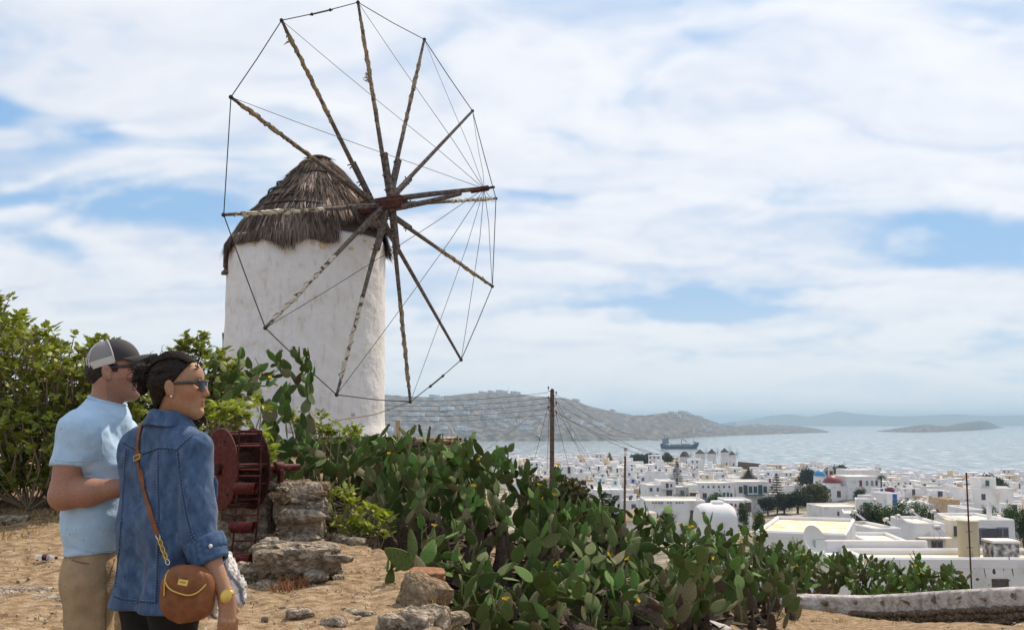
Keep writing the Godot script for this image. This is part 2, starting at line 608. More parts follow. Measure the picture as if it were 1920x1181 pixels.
var edge := [Vector2(2.2, 1.0), Vector2(1.3, -2.0), Vector2(0.35, -4.5), Vector2(-0.38, -6.6), Vector2(-0.5, -7.6), Vector2(-0.62, -9.0), Vector2(-0.85, -10.3), Vector2(-1.45, -12.0), Vector2(-2.3, -13.1), Vector2(-3.6, -13.9), Vector2(-5.5, -14.6)]

func edge_dist(x: float, z: float) -> float:      # positive on the level side of the old retaining edge
	var best := 1e9
	var sgn := 1.0
	for k in edge.size() - 1:
		var a: Vector2 = edge[k]
		var b: Vector2 = edge[k + 1]
		var p := Vector2(x, z)
		var t := clampf((p - a).dot(b - a) / (b - a).length_squared(), 0.0, 1.0)
		var q := a + (b - a) * t
		var dd := p.distance_to(q)
		if dd < best:
			best = dd
			sgn = 1.0 if (b - a).cross(p - a) < 0.0 else -1.0
	return best * sgn


func height(x: float, z: float) -> float:
	var az := atan2(x, -z)
	var d := sqrt(x * x + z * z)
	var fu := clampf((az - U0) / USTEP, 0.0, HU - 1.001)
	var fv := clampf((log(maxf(d, 1.0)) - V0) / VSTEP, 0.0, HV - 1.001)
	var i := int(fu)
	var j := int(fv)
	var a := fu - i
	var b := fv - j
	var o := j * HU + i
	var h := lerpf(lerpf(htab[o], htab[o + 1], a), lerpf(htab[o + HU], htab[o + HU + 1], a), b)
	if d < 16.0:
		var e := edge_dist(x, z)
		if e > -0.6 and z < 2.0:
			h = lerpf(h, maxf(h, 0.02 * maxf(-z - 10.0, 0.0)), smoothstep(-0.18, 0.05, e))
		if e < 0.0 and x > -3.0:
			h -= 0.35 * smoothstep(0.0, -0.3, e) * smoothstep(16.0, 13.0, d) * smoothstep(-2.6, -1.2, e)
		if x > -3.6 and x < -2.45 and z < -10.35 and z > -12.35:      # the well shaft
			h -= 1.1
	return h


func ground_at(x: float, z: float) -> Vector3:
	return Vector3(x, height(x, z), z)


func on_ground(px: float, py: float, from := 2.0) -> Vector3:
	var d := from
	while d < 700.0:
		var p := at(px, py, d)
		if p.y < height(p.x, p.z):
			return ground_at(p.x, p.z)
		d *= 1.01
	return at(px, py, d)


func make_land() -> void:
	make_heights()
	fn.seed = 3
	fn.frequency = 0.5
	fn.fractal_octaves = 4
	var b := MB.new()
	var azs := []
	var a := -180.0
	while a <= 180.01:
		azs.append(deg_to_rad(a))
		a += 0.25 if absf(a + 0.01) < 31.0 else 3.0
	var rows := []
	var d := 0.35
	while d < 900.0:
		var row := PackedVector3Array()
		for t in azs:
			var x: float = sin(t) * d
			var z: float = -cos(t) * d
			var y := height(x, z)
			if d < 60.0:
				y += fn.get_noise_2d(x * 2.0, z * 2.0) * 0.05 + fn.get_noise_2d(x * 7.0, z * 7.0) * 0.024 * smoothstep(30.0, 15.0, d)
			else:
				y += fn.get_noise_2d(x * 0.15, z * 0.15) * minf(d * 0.004, 1.2)
			row.append(Vector3(x, y, z))
		rows.append(row)
		d *= 1.022
	var cut := 0
	while rows[cut][0].length() < 34.0:
		cut += 1
	b.sheet(rows.slice(0, cut + 1), false)
	struct("ground", b, M.dirt)
	b = MB.new()
	b.sheet(rows.slice(cut), false)
	struct("hillside", b, tmat(ntex(0.02, 5, [[0.1, 0.06, 0.062, 0.035], [0.45, 0.13, 0.115, 0.075], [0.6, 0.24, 0.21, 0.165], [0.9, 0.40, 0.37, 0.33]], 512, 65), 1.0 / 60.0, 0.95))
	# the sea, one sheet to the horizon
	var s := MB.new()
	rows = []
	d = 300.0
	while d < 34000.0:
		var row := PackedVector3Array()
		for k in 73:
			var t := deg_to_rad(k * 5.0)
			row.append(Vector3(sin(t) * d, SEA, -cos(t) * d))
		rows.append(row)
		d *= 1.5
	s.sheet(rows, false)
	var w := StandardMaterial3D.new()
	w.albedo_color = lin(0.035, 0.085, 0.115)
	w.roughness = 0.14
	w.metallic_specular = 0.5
	w.uv1_triplanar = true
	w.uv1_world_triplanar = true
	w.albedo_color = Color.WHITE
	w.albedo_texture = ntex(0.03, 5, [[0.28, 0.10, 0.135, 0.152], [0.5, 0.17, 0.21, 0.228], [0.64, 0.28, 0.32, 0.335], [0.82, 0.52, 0.55, 0.56]], 1024, 64, FastNoiseLite.TYPE_SIMPLEX_SMOOTH, 10.0)  # whitened ramp paints sun glare and glints into the water colour
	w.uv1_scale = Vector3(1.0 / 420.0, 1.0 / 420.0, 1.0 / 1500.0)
	w.heightmap_enabled = true
	w.heightmap_texture = ntex(0.022, 6, [], 1024, 61, FastNoiseLite.TYPE_SIMPLEX_SMOOTH, 14.0)
	w.heightmap_scale = 520.0
	M.water = w
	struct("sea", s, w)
	headland("headland", [[560, 745], [640, 741], [717, 738], [760, 742], [800, 743], [850, 740], [885, 736], [930, 735], [975, 738], [1010, 742], [1060, 745], [1085, 753], [1110, 762], [1150, 771], [1190, 778], [1215, 778], [1245, 774], [1275, 773], [1300, 776], [1325, 785], [1345, 792], [1365, 797], [1395, 799], [1430, 798], [1460, 797], [1500, 799], [1530, 803], [1552, 808], [1562, 811]], [[560, 828], [720, 827], [900, 827], [1100, 827], [1240, 825], [1300, 820], [1380, 817], [1450, 814], [1520, 812], [1562, 811.2]], 520.0, 3)
	headland("island", [[1645, 809], [1665, 806], [1690, 802], [1712, 799], [1735, 796], [1760, 798], [1780, 799], [1800, 794], [1815, 792], [1840, 789], [1855, 791], [1866, 795], [1872, 799], [1884, 801]], [[1645, 809.6], [1700, 810.5], [1760, 810], [1820, 807], [1884, 802.4]], 160.0, 5)
	headland("distant_island", [[1380, 790.5], [1410, 787], [1450, 779], [1480, 776.5], [1505, 779], [1522, 781], [1545, 777], [1575, 771], [1600, 774], [1640, 778], [1680, 780], [1730, 779], [1790, 776], [1850, 779], [1920, 778], [2000, 780], [2100, 789]], [[1380, 799], [2100, 798.4]], 1500.0, 7)


func prof(a: Array, px: float) -> float:
	if px <= a[0][0]:
		return a[0][1]
	for k in a.size() - 1:
		if px <= a[k + 1][0]:
			var t: float = (px - a[k][0]) / float(a[k + 1][0] - a[k][0])
			return lerpf(a[k][1], a[k + 1][1], t)
	return a[-1][1]


var lands := {}

func far_point(which: String, px: float, t: float) -> Vector3:   # t from the shore (0) to the ridge (1)
	var q: Array = lands[which]
	var sh := prof(q[1], px)
	var r := ray(px, sh)
	var d0: float = -r.z * (SEA - CAM.y) / r.y
	var p0 := at(px, sh, d0)
	var p1 := at(px, prof(q[0], px), d0 + q[2])
	var h := pow(t, 0.8)
	var dd := lerpf(d0, d0 + q[2], t)
	var y := lerpf(SEA, p1.y, h)
	y += fn.get_noise_2d(px * 0.11, t * 9.0 + q[3] * 10.0) * (p1.y - SEA) * 0.10 * sin(PI * minf(t, 1.0)) + fn.get_noise_2d(px * 0.9 + q[3], t * 20.0) * 1.2
	return Vector3(p0.x / d0 * dd, y, -dd)


func headland(called: String, ridge: Array, shore: Array, deep: float, sd: int) -> void:
	lands[called] = [ridge, shore, deep, sd]
	var b := MB.new()
	var x0: float = ridge[0][0]
	var x1: float = ridge[-1][0]
	var n := int(maxf(60.0, (x1 - x0) / 3.0))
	var rows := []
	for j in 22:
		var row := PackedVector3Array()
		for i in n + 1:
			var px := lerpf(x0, x1, float(i) / n)
			var t := -0.02 + j / 15.0
			if t < 0.0:
				var p := far_point(called, px, 0.0)
				p.y = SEA - 3.0
				row.append(p)
			elif t <= 1.0:
				row.append(far_point(called, px, t))
			else:
				var p := far_point(called, px, 1.0)
				var back := (t - 1.0) / 0.4
				row.append(Vector3(p.x, lerpf(p.y, SEA - 10.0, back * back), p.z - back * deep * 0.7))
		rows.append(row)
	b.sheet(rows, false)
	if not M.has("scrub"):
		M.scrub = tmat(ntex(0.02, 5, [[0.15, 0.046, 0.052, 0.054], [0.42, 0.080, 0.082, 0.086], [0.6, 0.122, 0.114, 0.114], [0.85, 0.20, 0.182, 0.168]], 512, 41), 1.0 / 260.0, 0.95)
	struct(called, b, M.scrub)


# ------------------------------------------------------------------ the windmill
func make_mill() -> void:
	var R := 5.5
	var base := Vector3(-5.95, 1.15, -29.4)
	var t := thing("windmill", "large whitewashed windmill with grey thatched cap and twelve spoked wheel, beside the cactus slope", "windmill", "", base)
	var hub := at(716.0, 384.7, 27.72) - base
	var az := deg_to_rad(55.0)
	var n := Vector3(sin(az), 0.0, cos(az))
	var h := Vector3.UP.cross(n).normalized()
	var w := n.cross(h)
	fn.seed = 8
	fn.frequency = 0.7
	fn.fractal_octaves = 4
	# tower: uneven plaster
	var b := MB.new()
	var rows := []
	for j in 70:
		var y := -0.3 + 5.86 * j / 69.0
		var r := 2.305 - 0.012 * y + 0.10 * smoothstep(0.35, -0.2, y)
		if j == 69:
			r -= 0.03
		var row := PackedVector3Array()
		for i in 140:
			var a := TAU * i / 140
			var d := Vector3(cos(a), 0, sin(a))
			var q := d * r + Vector3(0, y, 0)
			q += d * (fn.get_noise_3dv(q * 1.2) * 0.028 + fn.get_noise_3dv(q * 6.0) * 0.007)
			row.append(q)
		rows.append(row)
	var top := PackedVector3Array()
	for i in 140:
		top.append(rows[69][i] * Vector3(0.84, 1.0, 0.84))
	rows.append(top)
	b.sheet(rows, true, true)
	part(t, "wall", b, M.stucco)
	# stain at the wall head and peeling near the foot, thin crusts on the plaster
	var crust := MB.new()
	var rn := RandomNumberGenerator.new()
	rn.seed = 77
	for k in 60:
		var low := k < 40
		var a := rn.randf_range(0.75, 1.6) if low else rn.randf_range(0.1, 2.6)
		var y := rn.randf_range(0.0, 0.9) * rn.randf() if low else rn.randf_range(5.1, 5.5)
		var dd := Vector3(cos(a), 0, sin(a))
		var side := Vector3(-sin(a), 0, cos(a))
		var s := rn.randf_range(0.015, 0.06) if low else rn.randf_range(0.03, 0.12)
		var cc := dd * (2.313 - 0.012 * y + 0.10 * smoothstep(0.35, -0.2, y)) + Vector3(0, y, 0)
		crust.col = Color(0.50, 0.44, 0.36) if low else Color(0.62, 0.50, 0.33)
		crust.ball(cc, Vector3(s * rn.randf_range(0.8, 2.0), s, 0.016), 4, 7, Basis(side, Vector3.UP, dd))
	var ck := part(t, "plaster_crust", crust, M.vcol)
	ck.set_meta("kind", "stuff")
	# thatched cap
	var off := Vector3(0.275, 0, -0.02)
	var pr := [[0.0, 8.07], [0.2, 8.03], [0.44, 7.81], [0.80, 7.43], [1.14, 7.06], [1.46, 6.70], [1.70, 6.42], [1.90, 6.14], [2.06, 5.78], [2.17, 5.46]]
	var cap := MB.new()
	cap.col = Color(0.12, 0.095, 0.08)
	rows = []
	for q in pr:
		var row := PackedVector3Array()
		for i in 48:
			var a := TAU * i / 48
			var cc := off * smoothstep(5.3, 6.7, q[1])
			row.append(cc + Vector3(cos(a) * q[0], q[1], sin(a) * q[0]) * (1.0 if q[1] > 6.0 else 1.0))
		rows.append(row)
	cap.sheet(rows, true, true)
	cap.col = Color(0.17, 0.13, 0.105)
	cap.ball(off + Vector3(0, 8.02, 0), Vector3(0.34, 0.13, 0.34), 6, 16)
	var roof := part(t, "thatched_roof", cap, M.thatch)
	var straw := MB.new()
	fn.frequency = 0.9
	for k in 21000:
		var s := pow(rn.randf(), 0.62)
		if k > 17000:
			s = rn.randf_range(0.86, 1.0)
		if k % 3 == 0:
			s = (floor(s * 7.0) + 0.02 + 0.12 * rn.randf()) / 7.0
		var a := rn.randf() * TAU
		var fq := s * (pr.size() - 1.001)
		var i := int(fq)
		var rad: float = lerpf(pr[i][0], pr[i + 1][0], fq - i)
		var yy: float = lerpf(pr[i][1], pr[i + 1][1], fq - i)
		var cc := off * smoothstep(5.3, 6.7, yy)
		var dd := Vector3(cos(a), 0, sin(a))
		var side := Vector3(-sin(a), 0, cos(a))
		var slope := Vector3(0, 0, 0)
		slope = (dd * (pr[i + 1][0] - pr[i][0]) + Vector3(0, pr[i + 1][1] - pr[i][1], 0)).normalized()
		var nrm := slope.cross(side).normalized()
		if nrm.dot(dd) < 0.0:
			nrm = -nrm
		var lift := rn.randf_range(0.01, 0.07) + 0.05 * fposmod(s * 7.0, 1.0)
		var p := cc + dd * rad + Vector3(0, yy, 0) + nrm * lift
		var ln := rn.randf_range(0.25, 0.7)
		if k > 17000:
			ln = rn.randf_range(0.4, 0.95)
		if s < 0.16:
			ln *= 0.5
			p -= nrm * lift * 0.7
		var wheelside := a > 0.05 and a < 1.05
		var cl := a * 13.0 + 0.9 * sin(a * 5.0)
		var tooth := fposmod(cl, TAU) / TAU
		var rag: float = 1.0 - absf(tooth - 0.45) * 2.0
		rag *= 0.6 + 0.5 * sin(a * 7.0 + 2.0)
		var floor_y := 5.25 - 0.42 * rag - 0.25 * smoothstep(2.5, 3.3, absf(wrapf(a - 0.3, -PI, PI)))
		if wheelside:
			floor_y = 5.72 + 0.1 * rag
		var dirn := (slope + side * (rn.randf_range(-0.26, 0.16) + (0.3 * (0.45 - tooth) if s > 0.8 else 0.0)) + nrm * rn.randf_range(-0.08, 0.12)).normalized()
		if p.y + dirn.y * ln < floor_y:
			ln = (p.y - floor_y) / maxf(-dirn.y, 0.2)
			if ln < 0.08:
				continue
		var wd := rn.randf_range(0.010, 0.028)
		var patch := fn.get_noise_3d(p.x * 1.3, p.y * 3.0, p.z * 1.3)
		var br := clampf(0.115 + patch * 0.10 + rn.randf_range(-0.05, 0.06), 0.035, 0.36)
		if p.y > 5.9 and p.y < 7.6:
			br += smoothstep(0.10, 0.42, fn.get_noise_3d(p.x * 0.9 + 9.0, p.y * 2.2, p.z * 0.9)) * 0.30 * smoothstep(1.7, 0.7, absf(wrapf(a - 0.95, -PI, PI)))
		if rn.randf() < 0.06:
			br += 0.10
		straw.col = Color(br * 1.06, br * 0.80, br * 0.66)
		var e := p + dirn * ln
		var m := p + dirn * ln * 0.5 + nrm * 0.012
		var sd := side * wd
		straw.quad(p - sd, p + sd, m + sd, m - sd, nrm)
		straw.quad(m - sd, m + sd, e + sd * 0.15, e - sd * 0.15, nrm)
	var st := part(roof, "straw", straw, M.thatch)
	st.set_meta("kind", "stuff")
	for q in [[0.44, 7.81, 0.034], [0.80, 7.43, 0.03], [1.06, 7.15, 0.03], [1.30, 6.88, 0.03], [1.54, 6.60, 0.03], [1.78, 6.32, 0.03]]:
		var rp := MB.new()
		var pts := []
		for i in 41:
			var a := TAU * i / 40
			var cc := off * smoothstep(5.3, 6.7, q[1])
			pts.append(cc + Vector3(cos(a) * (q[0] + 0.12), q[1] + 0.05 * sin(a * 3.0 + q[0] * 5.0) - 0.05 * cos(a), sin(a) * (q[0] + 0.12)))
		rp.tube(pts, q[2], 5, false)
		part(roof, "binding_rope", rp, M.canvas if q[0] < 0.6 else M.iron)
	# red framed opening under the eave, left side
	var wf := MB.new()
	var la := deg_to_rad(157.0)
	var ld := Vector3(cos(la), 0, sin(la))
	wf.box(Vector3(0.34, 0.85, 0.16), Transform3D(Basis(Vector3(-sin(la), 0, cos(la)), Vector3.UP, ld), ld * 2.24 + Vector3(0, 5.0, 0)), 0.02)
	var win := part(t, "hatch", wf, M.timber_red)
	wf = MB.new()
	wf.box(Vector3(0.2, 0.66, 0.05), Transform3D(Basis(Vector3(-sin(la), 0, cos(la)), Vector3.UP, ld), ld * 2.33 + Vector3(0, 5.02, 0)))
	part(win, "hatch_board", wf, M.timber)
	wf = MB.new()
	wf.box(Vector3(0.44, 0.1, 0.22), Transform3D(Basis(Vector3(-sin(la), 0, cos(la)), Vector3.UP, ld), ld * 2.28 + Vector3(0, 4.54, 0)), 0.02)
	part(win, "sill", wf, M.timber)
	# the weathered post that leans on the left side
	var ps := MB.new()
	var pb := at(421, 690, 29.2) - base
	ps.tube([pb, at(421, 640, 29.2) - base], 0.07, 6)
	ps.box(Vector3(0.19, 0.26, 0.2), Transform3D(Basis.from_euler(Vector3(0.1, 0.4, 0.1)), at(423, 632, 29.2) - base), 0.02)
	part(t, "bracket", ps, M.timber)
	# axle and hub
	var ax := MB.new()
	ax.tube([hub - n * 2.4, hub - n * 0.6], 0.17, 10)
	ax.box(Vector3(0.36, 1.5, 0.36), Transform3D(aim(n), hub + n * 0.05), 0.03)
	part(t, "axle", ax, M.timber_red)
	var tip := hub + n * 3.6
	for s in [0.0, 1.0]:
		var bs := MB.new()
		var o: Vector3 = w * (0.14 - 0.3 * s) + h * (0.05 - 0.1 * s)
		bs.tube([hub + n * 0.35 + o, hub + n * 1.6 + o * 0.75, tip - n * (0.35 + 0.5 * s) + o * 0.2], [0.085, 0.075, 0.055], 7)
		part(t, "bowsprit", bs, M.timber)
	var fe := MB.new()
	fe.tube([tip - n * 0.5, tip + n * 0.02], 0.075, 8)
	fe.tube([tip - n * 0.2, tip + n * 0.22], 0.035, 6)
	part(t, "ferrule", fe, M.timber_red)
	# spokes with their furled sails
	var wraps := [[0.22, 0.95, 0], [0.3, 0.93, 0], [0, 0, 0], [0.5, 0.98, 1], [0.45, 0.99, 0], [0, 0, 0], [0.42, 0.97, 0], [0.45, 0.95, 1], [0.4, 0.98, 1], [0.33, 0.97, 1], [0.45, 0.98, 0], [0.3, 0.98, 0]]
	var ends := []
	for k in 12:
		var th := deg_to_rad(102.25) - k * PI / 6.0
		var d := h * cos(th) + w * sin(th)
		var o := n * (0.30 - 0.12 * (k % 6))
		var side := n.cross(d)
		ends.append(hub + d * R + o * 0.3)
		var sp := MB.new()
		var A := hub + d * 0.12 + o
		var B: Vector3 = ends[k]
		sp.tube([A, A.lerp(B, 0.3), A.lerp(B, 0.65), B + (B - A).normalized() * 0.04], [0.072, 0.062, 0.050, 0.038], 7)
		var s := part(t, "spoke", sp, M.timber)
		var cl := MB.new()
		cl.box(Vector3(0.13, 1.25, 0.10), Transform3D(aim(B - A, n), hub + d * 0.78 + o + n * 0.07), 0.015)
		part(s, "splice", cl, M.timber)
		for q in [0.35, 0.75, 1.3]:
			for e in [[side, 0.0, 0.13], [n, 0.05, 0.15]]:
				var pg := MB.new()
				pg.tube([hub + d * (q + e[1]) + o - e[0] * e[2], hub + d * (q + e[1]) + o + e[0] * e[2]], 0.018, 5)
				part(s, "peg", pg, M.iron)
		var kn := MB.new()
		kn.ball(B, Vector3.ONE * 0.055, 6, 8)
		part(s, "rope_knot", kn, M.iron)
		if wraps[k][1] > 0.0:
			var sail := MB.new()
			var pts := []
			var rad := []
			var sp_h := MB.new()
			var cord := []
			for i in 41:
				var f: float = lerpf(wraps[k][0], wraps[k][1], i / 40.0)
				var lump := fn.get_noise_2d(i * 0.6 + k * 30.0, k * 11.0)
				var p := A.lerp(B, f) + (side * fn.get_noise_2d(i * 0.5, k * 7.0 + 3.0) + n * fn.get_noise_2d(i * 0.5 + 50.0, k * 3.0)) * 0.035
				pts.append(p)
				rad.append((0.055 + lump * 0.028) * (0.5 + 0.5 * smoothstep(0.0, 5.0, minf(i, 40 - i))))
				var an := i * 1.15
				cord.append(p + (side * cos(an) + n * sin(an)) * (rad[i] + 0.006))
			sail.tube(pts, rad, 9)
			# loose folds
			for q in 3:
				var i := rn.randi_range(6, 34)
				var dirn := (side * rn.randf_range(-1, 1) - Vector3.UP * 0.7).normalized()
				sail.ball(pts[i] + dirn * 0.035, Vector3(0.05, 0.12, 0.05), 6, 8, aim(B - A))
			part(s, "furled_sail", sail, M.canvas_pale if wraps[k][2] else M.canvas)
			sp_h.tube(cord, 0.011, 4)
			part(s, "lashing", sp_h, M.timber)
		if k == 0 or k == 11:                       # frayed ends that flutter
			var fr := MB.new()
			var p := A.lerp(B, 0.62 if k == 0 else 0.9)
			for q in 5:
				fr.tube([p, p - h * rn.randf_range(0.1, 0.2) + w * rn.randf_range(-0.15, 0.1), p - h * rn.randf_range(0.05, 0.3) - w * rn.randf_range(0.0, 0.2)], [0.03, 0.018, 0.006], 4)
			part(s, "frayed_cloth", fr, M.canvas)
	for k in 12:
		var wr := MB.new()
		var a: Vector3 = ends[k]
		var c: Vector3 = ends[(k + 1) % 12]
		wr.tube([a, a.lerp(c, 0.5) + Vector3(0, -0.03, 0), c], 0.0135, 5, false)
		if k == 5 or k == 11:                        # a spliced stretch
			for q in [0.38, 0.62]:
				wr.ball(a.lerp(c, q) + Vector3(0, -0.03, 0), Vector3.ONE * 0.045, 5, 7)
			wr.tube([a.lerp(c, 0.35) + Vector3(0, -0.03, 0), a.lerp(c, 0.65) + Vector3(0, -0.03, 0)], 0.024, 5)
		part(t, "rim_wire", wr, M.wire)
		var sw := MB.new()
		var mid := tip.lerp(ends[k], 0.5)
		var sag := 0.22 if k in [2, 3, 4] else 0.05
		sw.tube([tip - n * 0.1, tip.lerp(ends[k], 0.25) + Vector3(0, -sag * 0.75, 0), mid + Vector3(0, -sag, 0), tip.lerp(ends[k], 0.75) + Vector3(0, -sag * 0.75, 0), ends[k]], 0.0075, 4, false)
		part(t, "stay_wire", sw, M.wire)
	var tie := MB.new()                             # rope from the lowest spoke back to the wall
	tie.tube([ends[6], (ends[6] + (at(632, 788, 27.1) - base)) * 0.5 + Vector3(0, -0.1, 0), at(632, 788, 27.1) - base], 0.014, 5)
	part(t, "mooring_rope", tie, M.canvas)


# ------------------------------------------------------------------ town
var box_cache := {}
var houses := []                 # [node, px, py, description]
var leafclump: Mesh
const INK := {"blue": Color(0.02, 0.10, 0.36), "teal": Color(0.02, 0.22, 0.30), "green": Color(0.03, 0.12, 0.10), "brown": Color(0.10, 0.05, 0.03), "red": Color(0.17, 0.02, 0.03), "dark": Color(0.07, 0.07, 0.085), "grey": Color(0.20, 0.20, 0.26)}

func cube(s: Vector3, bev := 0.0) -> Mesh:
	var key := "%d_%d_%d_%d" % [s.x * 50, s.y * 50, s.z * 50, bev * 100]
	if not box_cache.has(key):
		var b := MB.new()
		b.box(s, Transform3D.IDENTITY, bev)
		box_cache[key] = b.mesh()
	return box_cache[key]


func ink(name: String) -> Material:
	if not M.has("ink_" + name):
		var c: Color = INK[name]
		M["ink_" + name] = smat(c.r, c.g, c.b, 0.5)
	return M["ink_" + name]


func q5(v: float) -> float:
	return roundf(v * 5.0) / 5.0


# a cubic house: walls with a parapet round a cream roof; extra: list of window places as [u, y, w, h, ink, kind]
func house_body(t: Node3D, w: float, h: float, dp: float, mat: Material, roofmat: Material, bev := 0.06, deep := 3.0) -> void:
	w = q5(w); h = q5(h); dp = q5(dp)
	var key := "body_%d_%d_%d_%d" % [w * 5, h * 5, dp * 5, deep]
	if not box_cache.has(key):
		var b := MB.new()
		b.box(Vector3(w, h + deep, dp), Transform3D(Basis.IDENTITY, Vector3(0, (h - deep) * 0.5 - 0.34, -dp * 0.5)), 0.0)
		var pw := 0.24
		b.box(Vector3(w + 0.03, 0.5, pw), Transform3D(Basis.IDENTITY, Vector3(0, h - 0.25, -pw * 0.5 + 0.015)), bev)
		b.box(Vector3(w + 0.03, 0.5, pw), Transform3D(Basis.IDENTITY, Vector3(0, h - 0.25, -dp + pw * 0.5 - 0.015)), bev)
		b.box(Vector3(pw, 0.49, dp - 2.0 * pw + 0.1), Transform3D(Basis.IDENTITY, Vector3(-w * 0.5 + pw * 0.5 - 0.01, h - 0.25, -dp * 0.5)), bev)
		b.box(Vector3(pw, 0.49, dp - 2.0 * pw + 0.1), Transform3D(Basis.IDENTITY, Vector3(w * 0.5 - pw * 0.5 + 0.01, h - 0.25, -dp * 0.5)), bev)
		box_cache[key] = b.mesh()
	part(t, "wall", box_cache[key], mat)
	part(t, "roof", cube(Vector3(w - 0.5, 0.06, dp - 0.5)), roofmat, Transform3D(Basis.IDENTITY, Vector3(0, h - 0.29, -dp * 0.5)))


func opening(t: Node3D, called: String, p: Vector3, w: float, h: float, colour: String, fine := false, turn := 0.0) -> void:
	var bs := Basis(Vector3.UP, turn)
	var o := part(t, called, cube(Vector3(w, h, 0.12), 0.0), ink(colour), Transform3D(bs, p))
	if fine:
		var n := 2 if w > 0.5 else 1
		for k in n:
			part(o, "pane", cube(Vector3(w / n - 0.12, h * 0.42, 0.03)), ink("dark"), Transform3D(Basis.IDENTITY, Vector3((k - (n - 1) * 0.5) * w / n, h * 0.2, 0.06)))
			part(o, "pane", cube(Vector3(w / n - 0.12, h * 0.42, 0.03)), ink("dark"), Transform3D(Basis.IDENTITY, Vector3((k - (n - 1) * 0.5) * w / n, -h * 0.25, 0.06)))


func some_house(g: Vector3, w: float, dp: float, storeys: int, turn: float, fine: bool) -> void:
	var kinds := ["blue", "blue", "brown", "dark", "green", "teal", "red", "grey", "dark"]
	var ic: String = pick(kinds)
	var mat: Material = M.white
	var cname := "white"
	var q := rng.randf()
	if q < 0.04:
		mat = M.tan; cname = "ochre"
	elif q < 0.12:
		mat = M.cream; cname = "cream"
	elif q < 0.16:
		mat = M.grey; cname = "grey"
	var h := storeys * 3.0 + rr(0.2, 0.7)
	var t := thing("house", "", "house", "flat roofed houses of the harbour town", g, turn)
	t.scale = Vector3.ONE * 0.8
	var roofmat: Material = M.cream if rng.randf() < 0.6 else M.white
	house_body(t, w, h, dp, mat, roofmat)
	var n := int(w / rr(2.4, 3.6))
	for s in storeys:
		for k in n:
			if rng.randf() < 0.22:
				continue
			var x := (k + 0.5) / n * w - w * 0.5 + rr(-0.2, 0.2)
			if s == 0 and k == n / 2:
				opening(t, "door", Vector3(x, 1.05, 0.0), 1.0, 2.1, ic, fine)
			else:
				opening(t, "window", Vector3(x, s * 3.0 + 1.75, 0.0), rr(0.7, 1.1), rr(0.9, 1.4), ic if rng.randf() < 0.6 else "dark", fine)
		if rng.randf() < 0.7:
			opening(t, "window", Vector3(w * 0.5, s * 3.0 + 1.75, -dp * rr(0.3, 0.7)), 0.9, 1.1, ic, false, PI * 0.5)
	var desc := "%s %s house" % [["low", "two storey", "three storey"][storeys - 1], cname]
	var extra := "with %s shutters" % ic if ic != "dark" else "with dark windows"
	var r := rng.randf()
	if r < 0.5:                                     # a room on the roof
		var uw := q5(w * rr(0.35, 0.6))
		var ud := q5(dp * rr(0.4, 0.7))
		var ux := rr(-0.5, 0.5) * (w - uw - 0.6)
		var u := Node3D.new()
		u.name = "roof_room"
		u.position = Vector3(ux, h - 0.35, -rr(0.6, dp - ud - 0.3))
		t.add_child(u, true)
		house_body(u, uw, 2.4, ud, mat, roofmat, 0.06, 0.0)
		opening(u, "window", Vector3(rr(-0.3, 0.3), 1.3, 0.0), 0.8, 1.1 if rng.randf() < 0.5 else 1.9, ic)
		extra += " and a roof room"
	if rng.randf() < 0.55:
		var cx := rr(-0.42, 0.42) * w
		var ch := rr(0.8, 1.3)
		var c := part(t, "chimney", cube(Vector3(0.5, q5(ch), 0.5), 0.04), M.white, Transform3D(Basis.IDENTITY, Vector3(cx, h + ch * 0.3, -dp * rr(0.3, 0.8))))
		part(c, "chimney_cap", cube(Vector3(0.62, 0.12, 0.62)), M.white, Transform3D(Basis.IDENTITY, Vector3(0, ch * 0.5 + 0.04, 0)))
	if rng.randf() < 0.25:
		part(t, "shade_canopy", cube(Vector3(q5(w * 0.4), 0.12, 2.0)), pick([M.tan, M.cream, M.white, ink("brown")]), Transform3D(Basis.IDENTITY, Vector3(rr(-0.25, 0.25) * w, 2.6, 1.0)))
	for k in rng.randi_range(0, 3):
		var z := -dp * rr(0.2, 0.9)
		part(t, "roof_box", cube(Vector3(q5(rr(0.4, 1.2)), q5(rr(0.4, 1.0)), 0.6)), pick([M.grey, M.white, M.tan, ink("dark"), ink("brown")]), Transform3D(Basis(Vector3.UP, rr(0, 3)), Vector3(rr(-0.4, 0.4) * w, h + 0.1, z)))
	if rng.randf() < 0.3:
		var mast := MB.new()
		var mx := rr(-0.4, 0.4) * w
		mast.tube([Vector3(mx, h - 0.3, -dp * 0.5), Vector3(mx, h + 2.2, -dp * 0.5)], 0.03, 4)
		for k in 4:
			mast.tube([Vector3(mx - 0.5 + k * 0.08, h + 2.1 - k * 0.12, -dp * 0.5), Vector3(mx + 0.5 - k * 0.08, h + 2.1 - k * 0.12, -dp * 0.5)], 0.02, 3)
		part(t, "aerial", mast, M.iron)
	var pv := to_px(g + Vector3(0, h * 0.6, 0))
	houses.append([t, pv.x, pv.y, desc, extra])


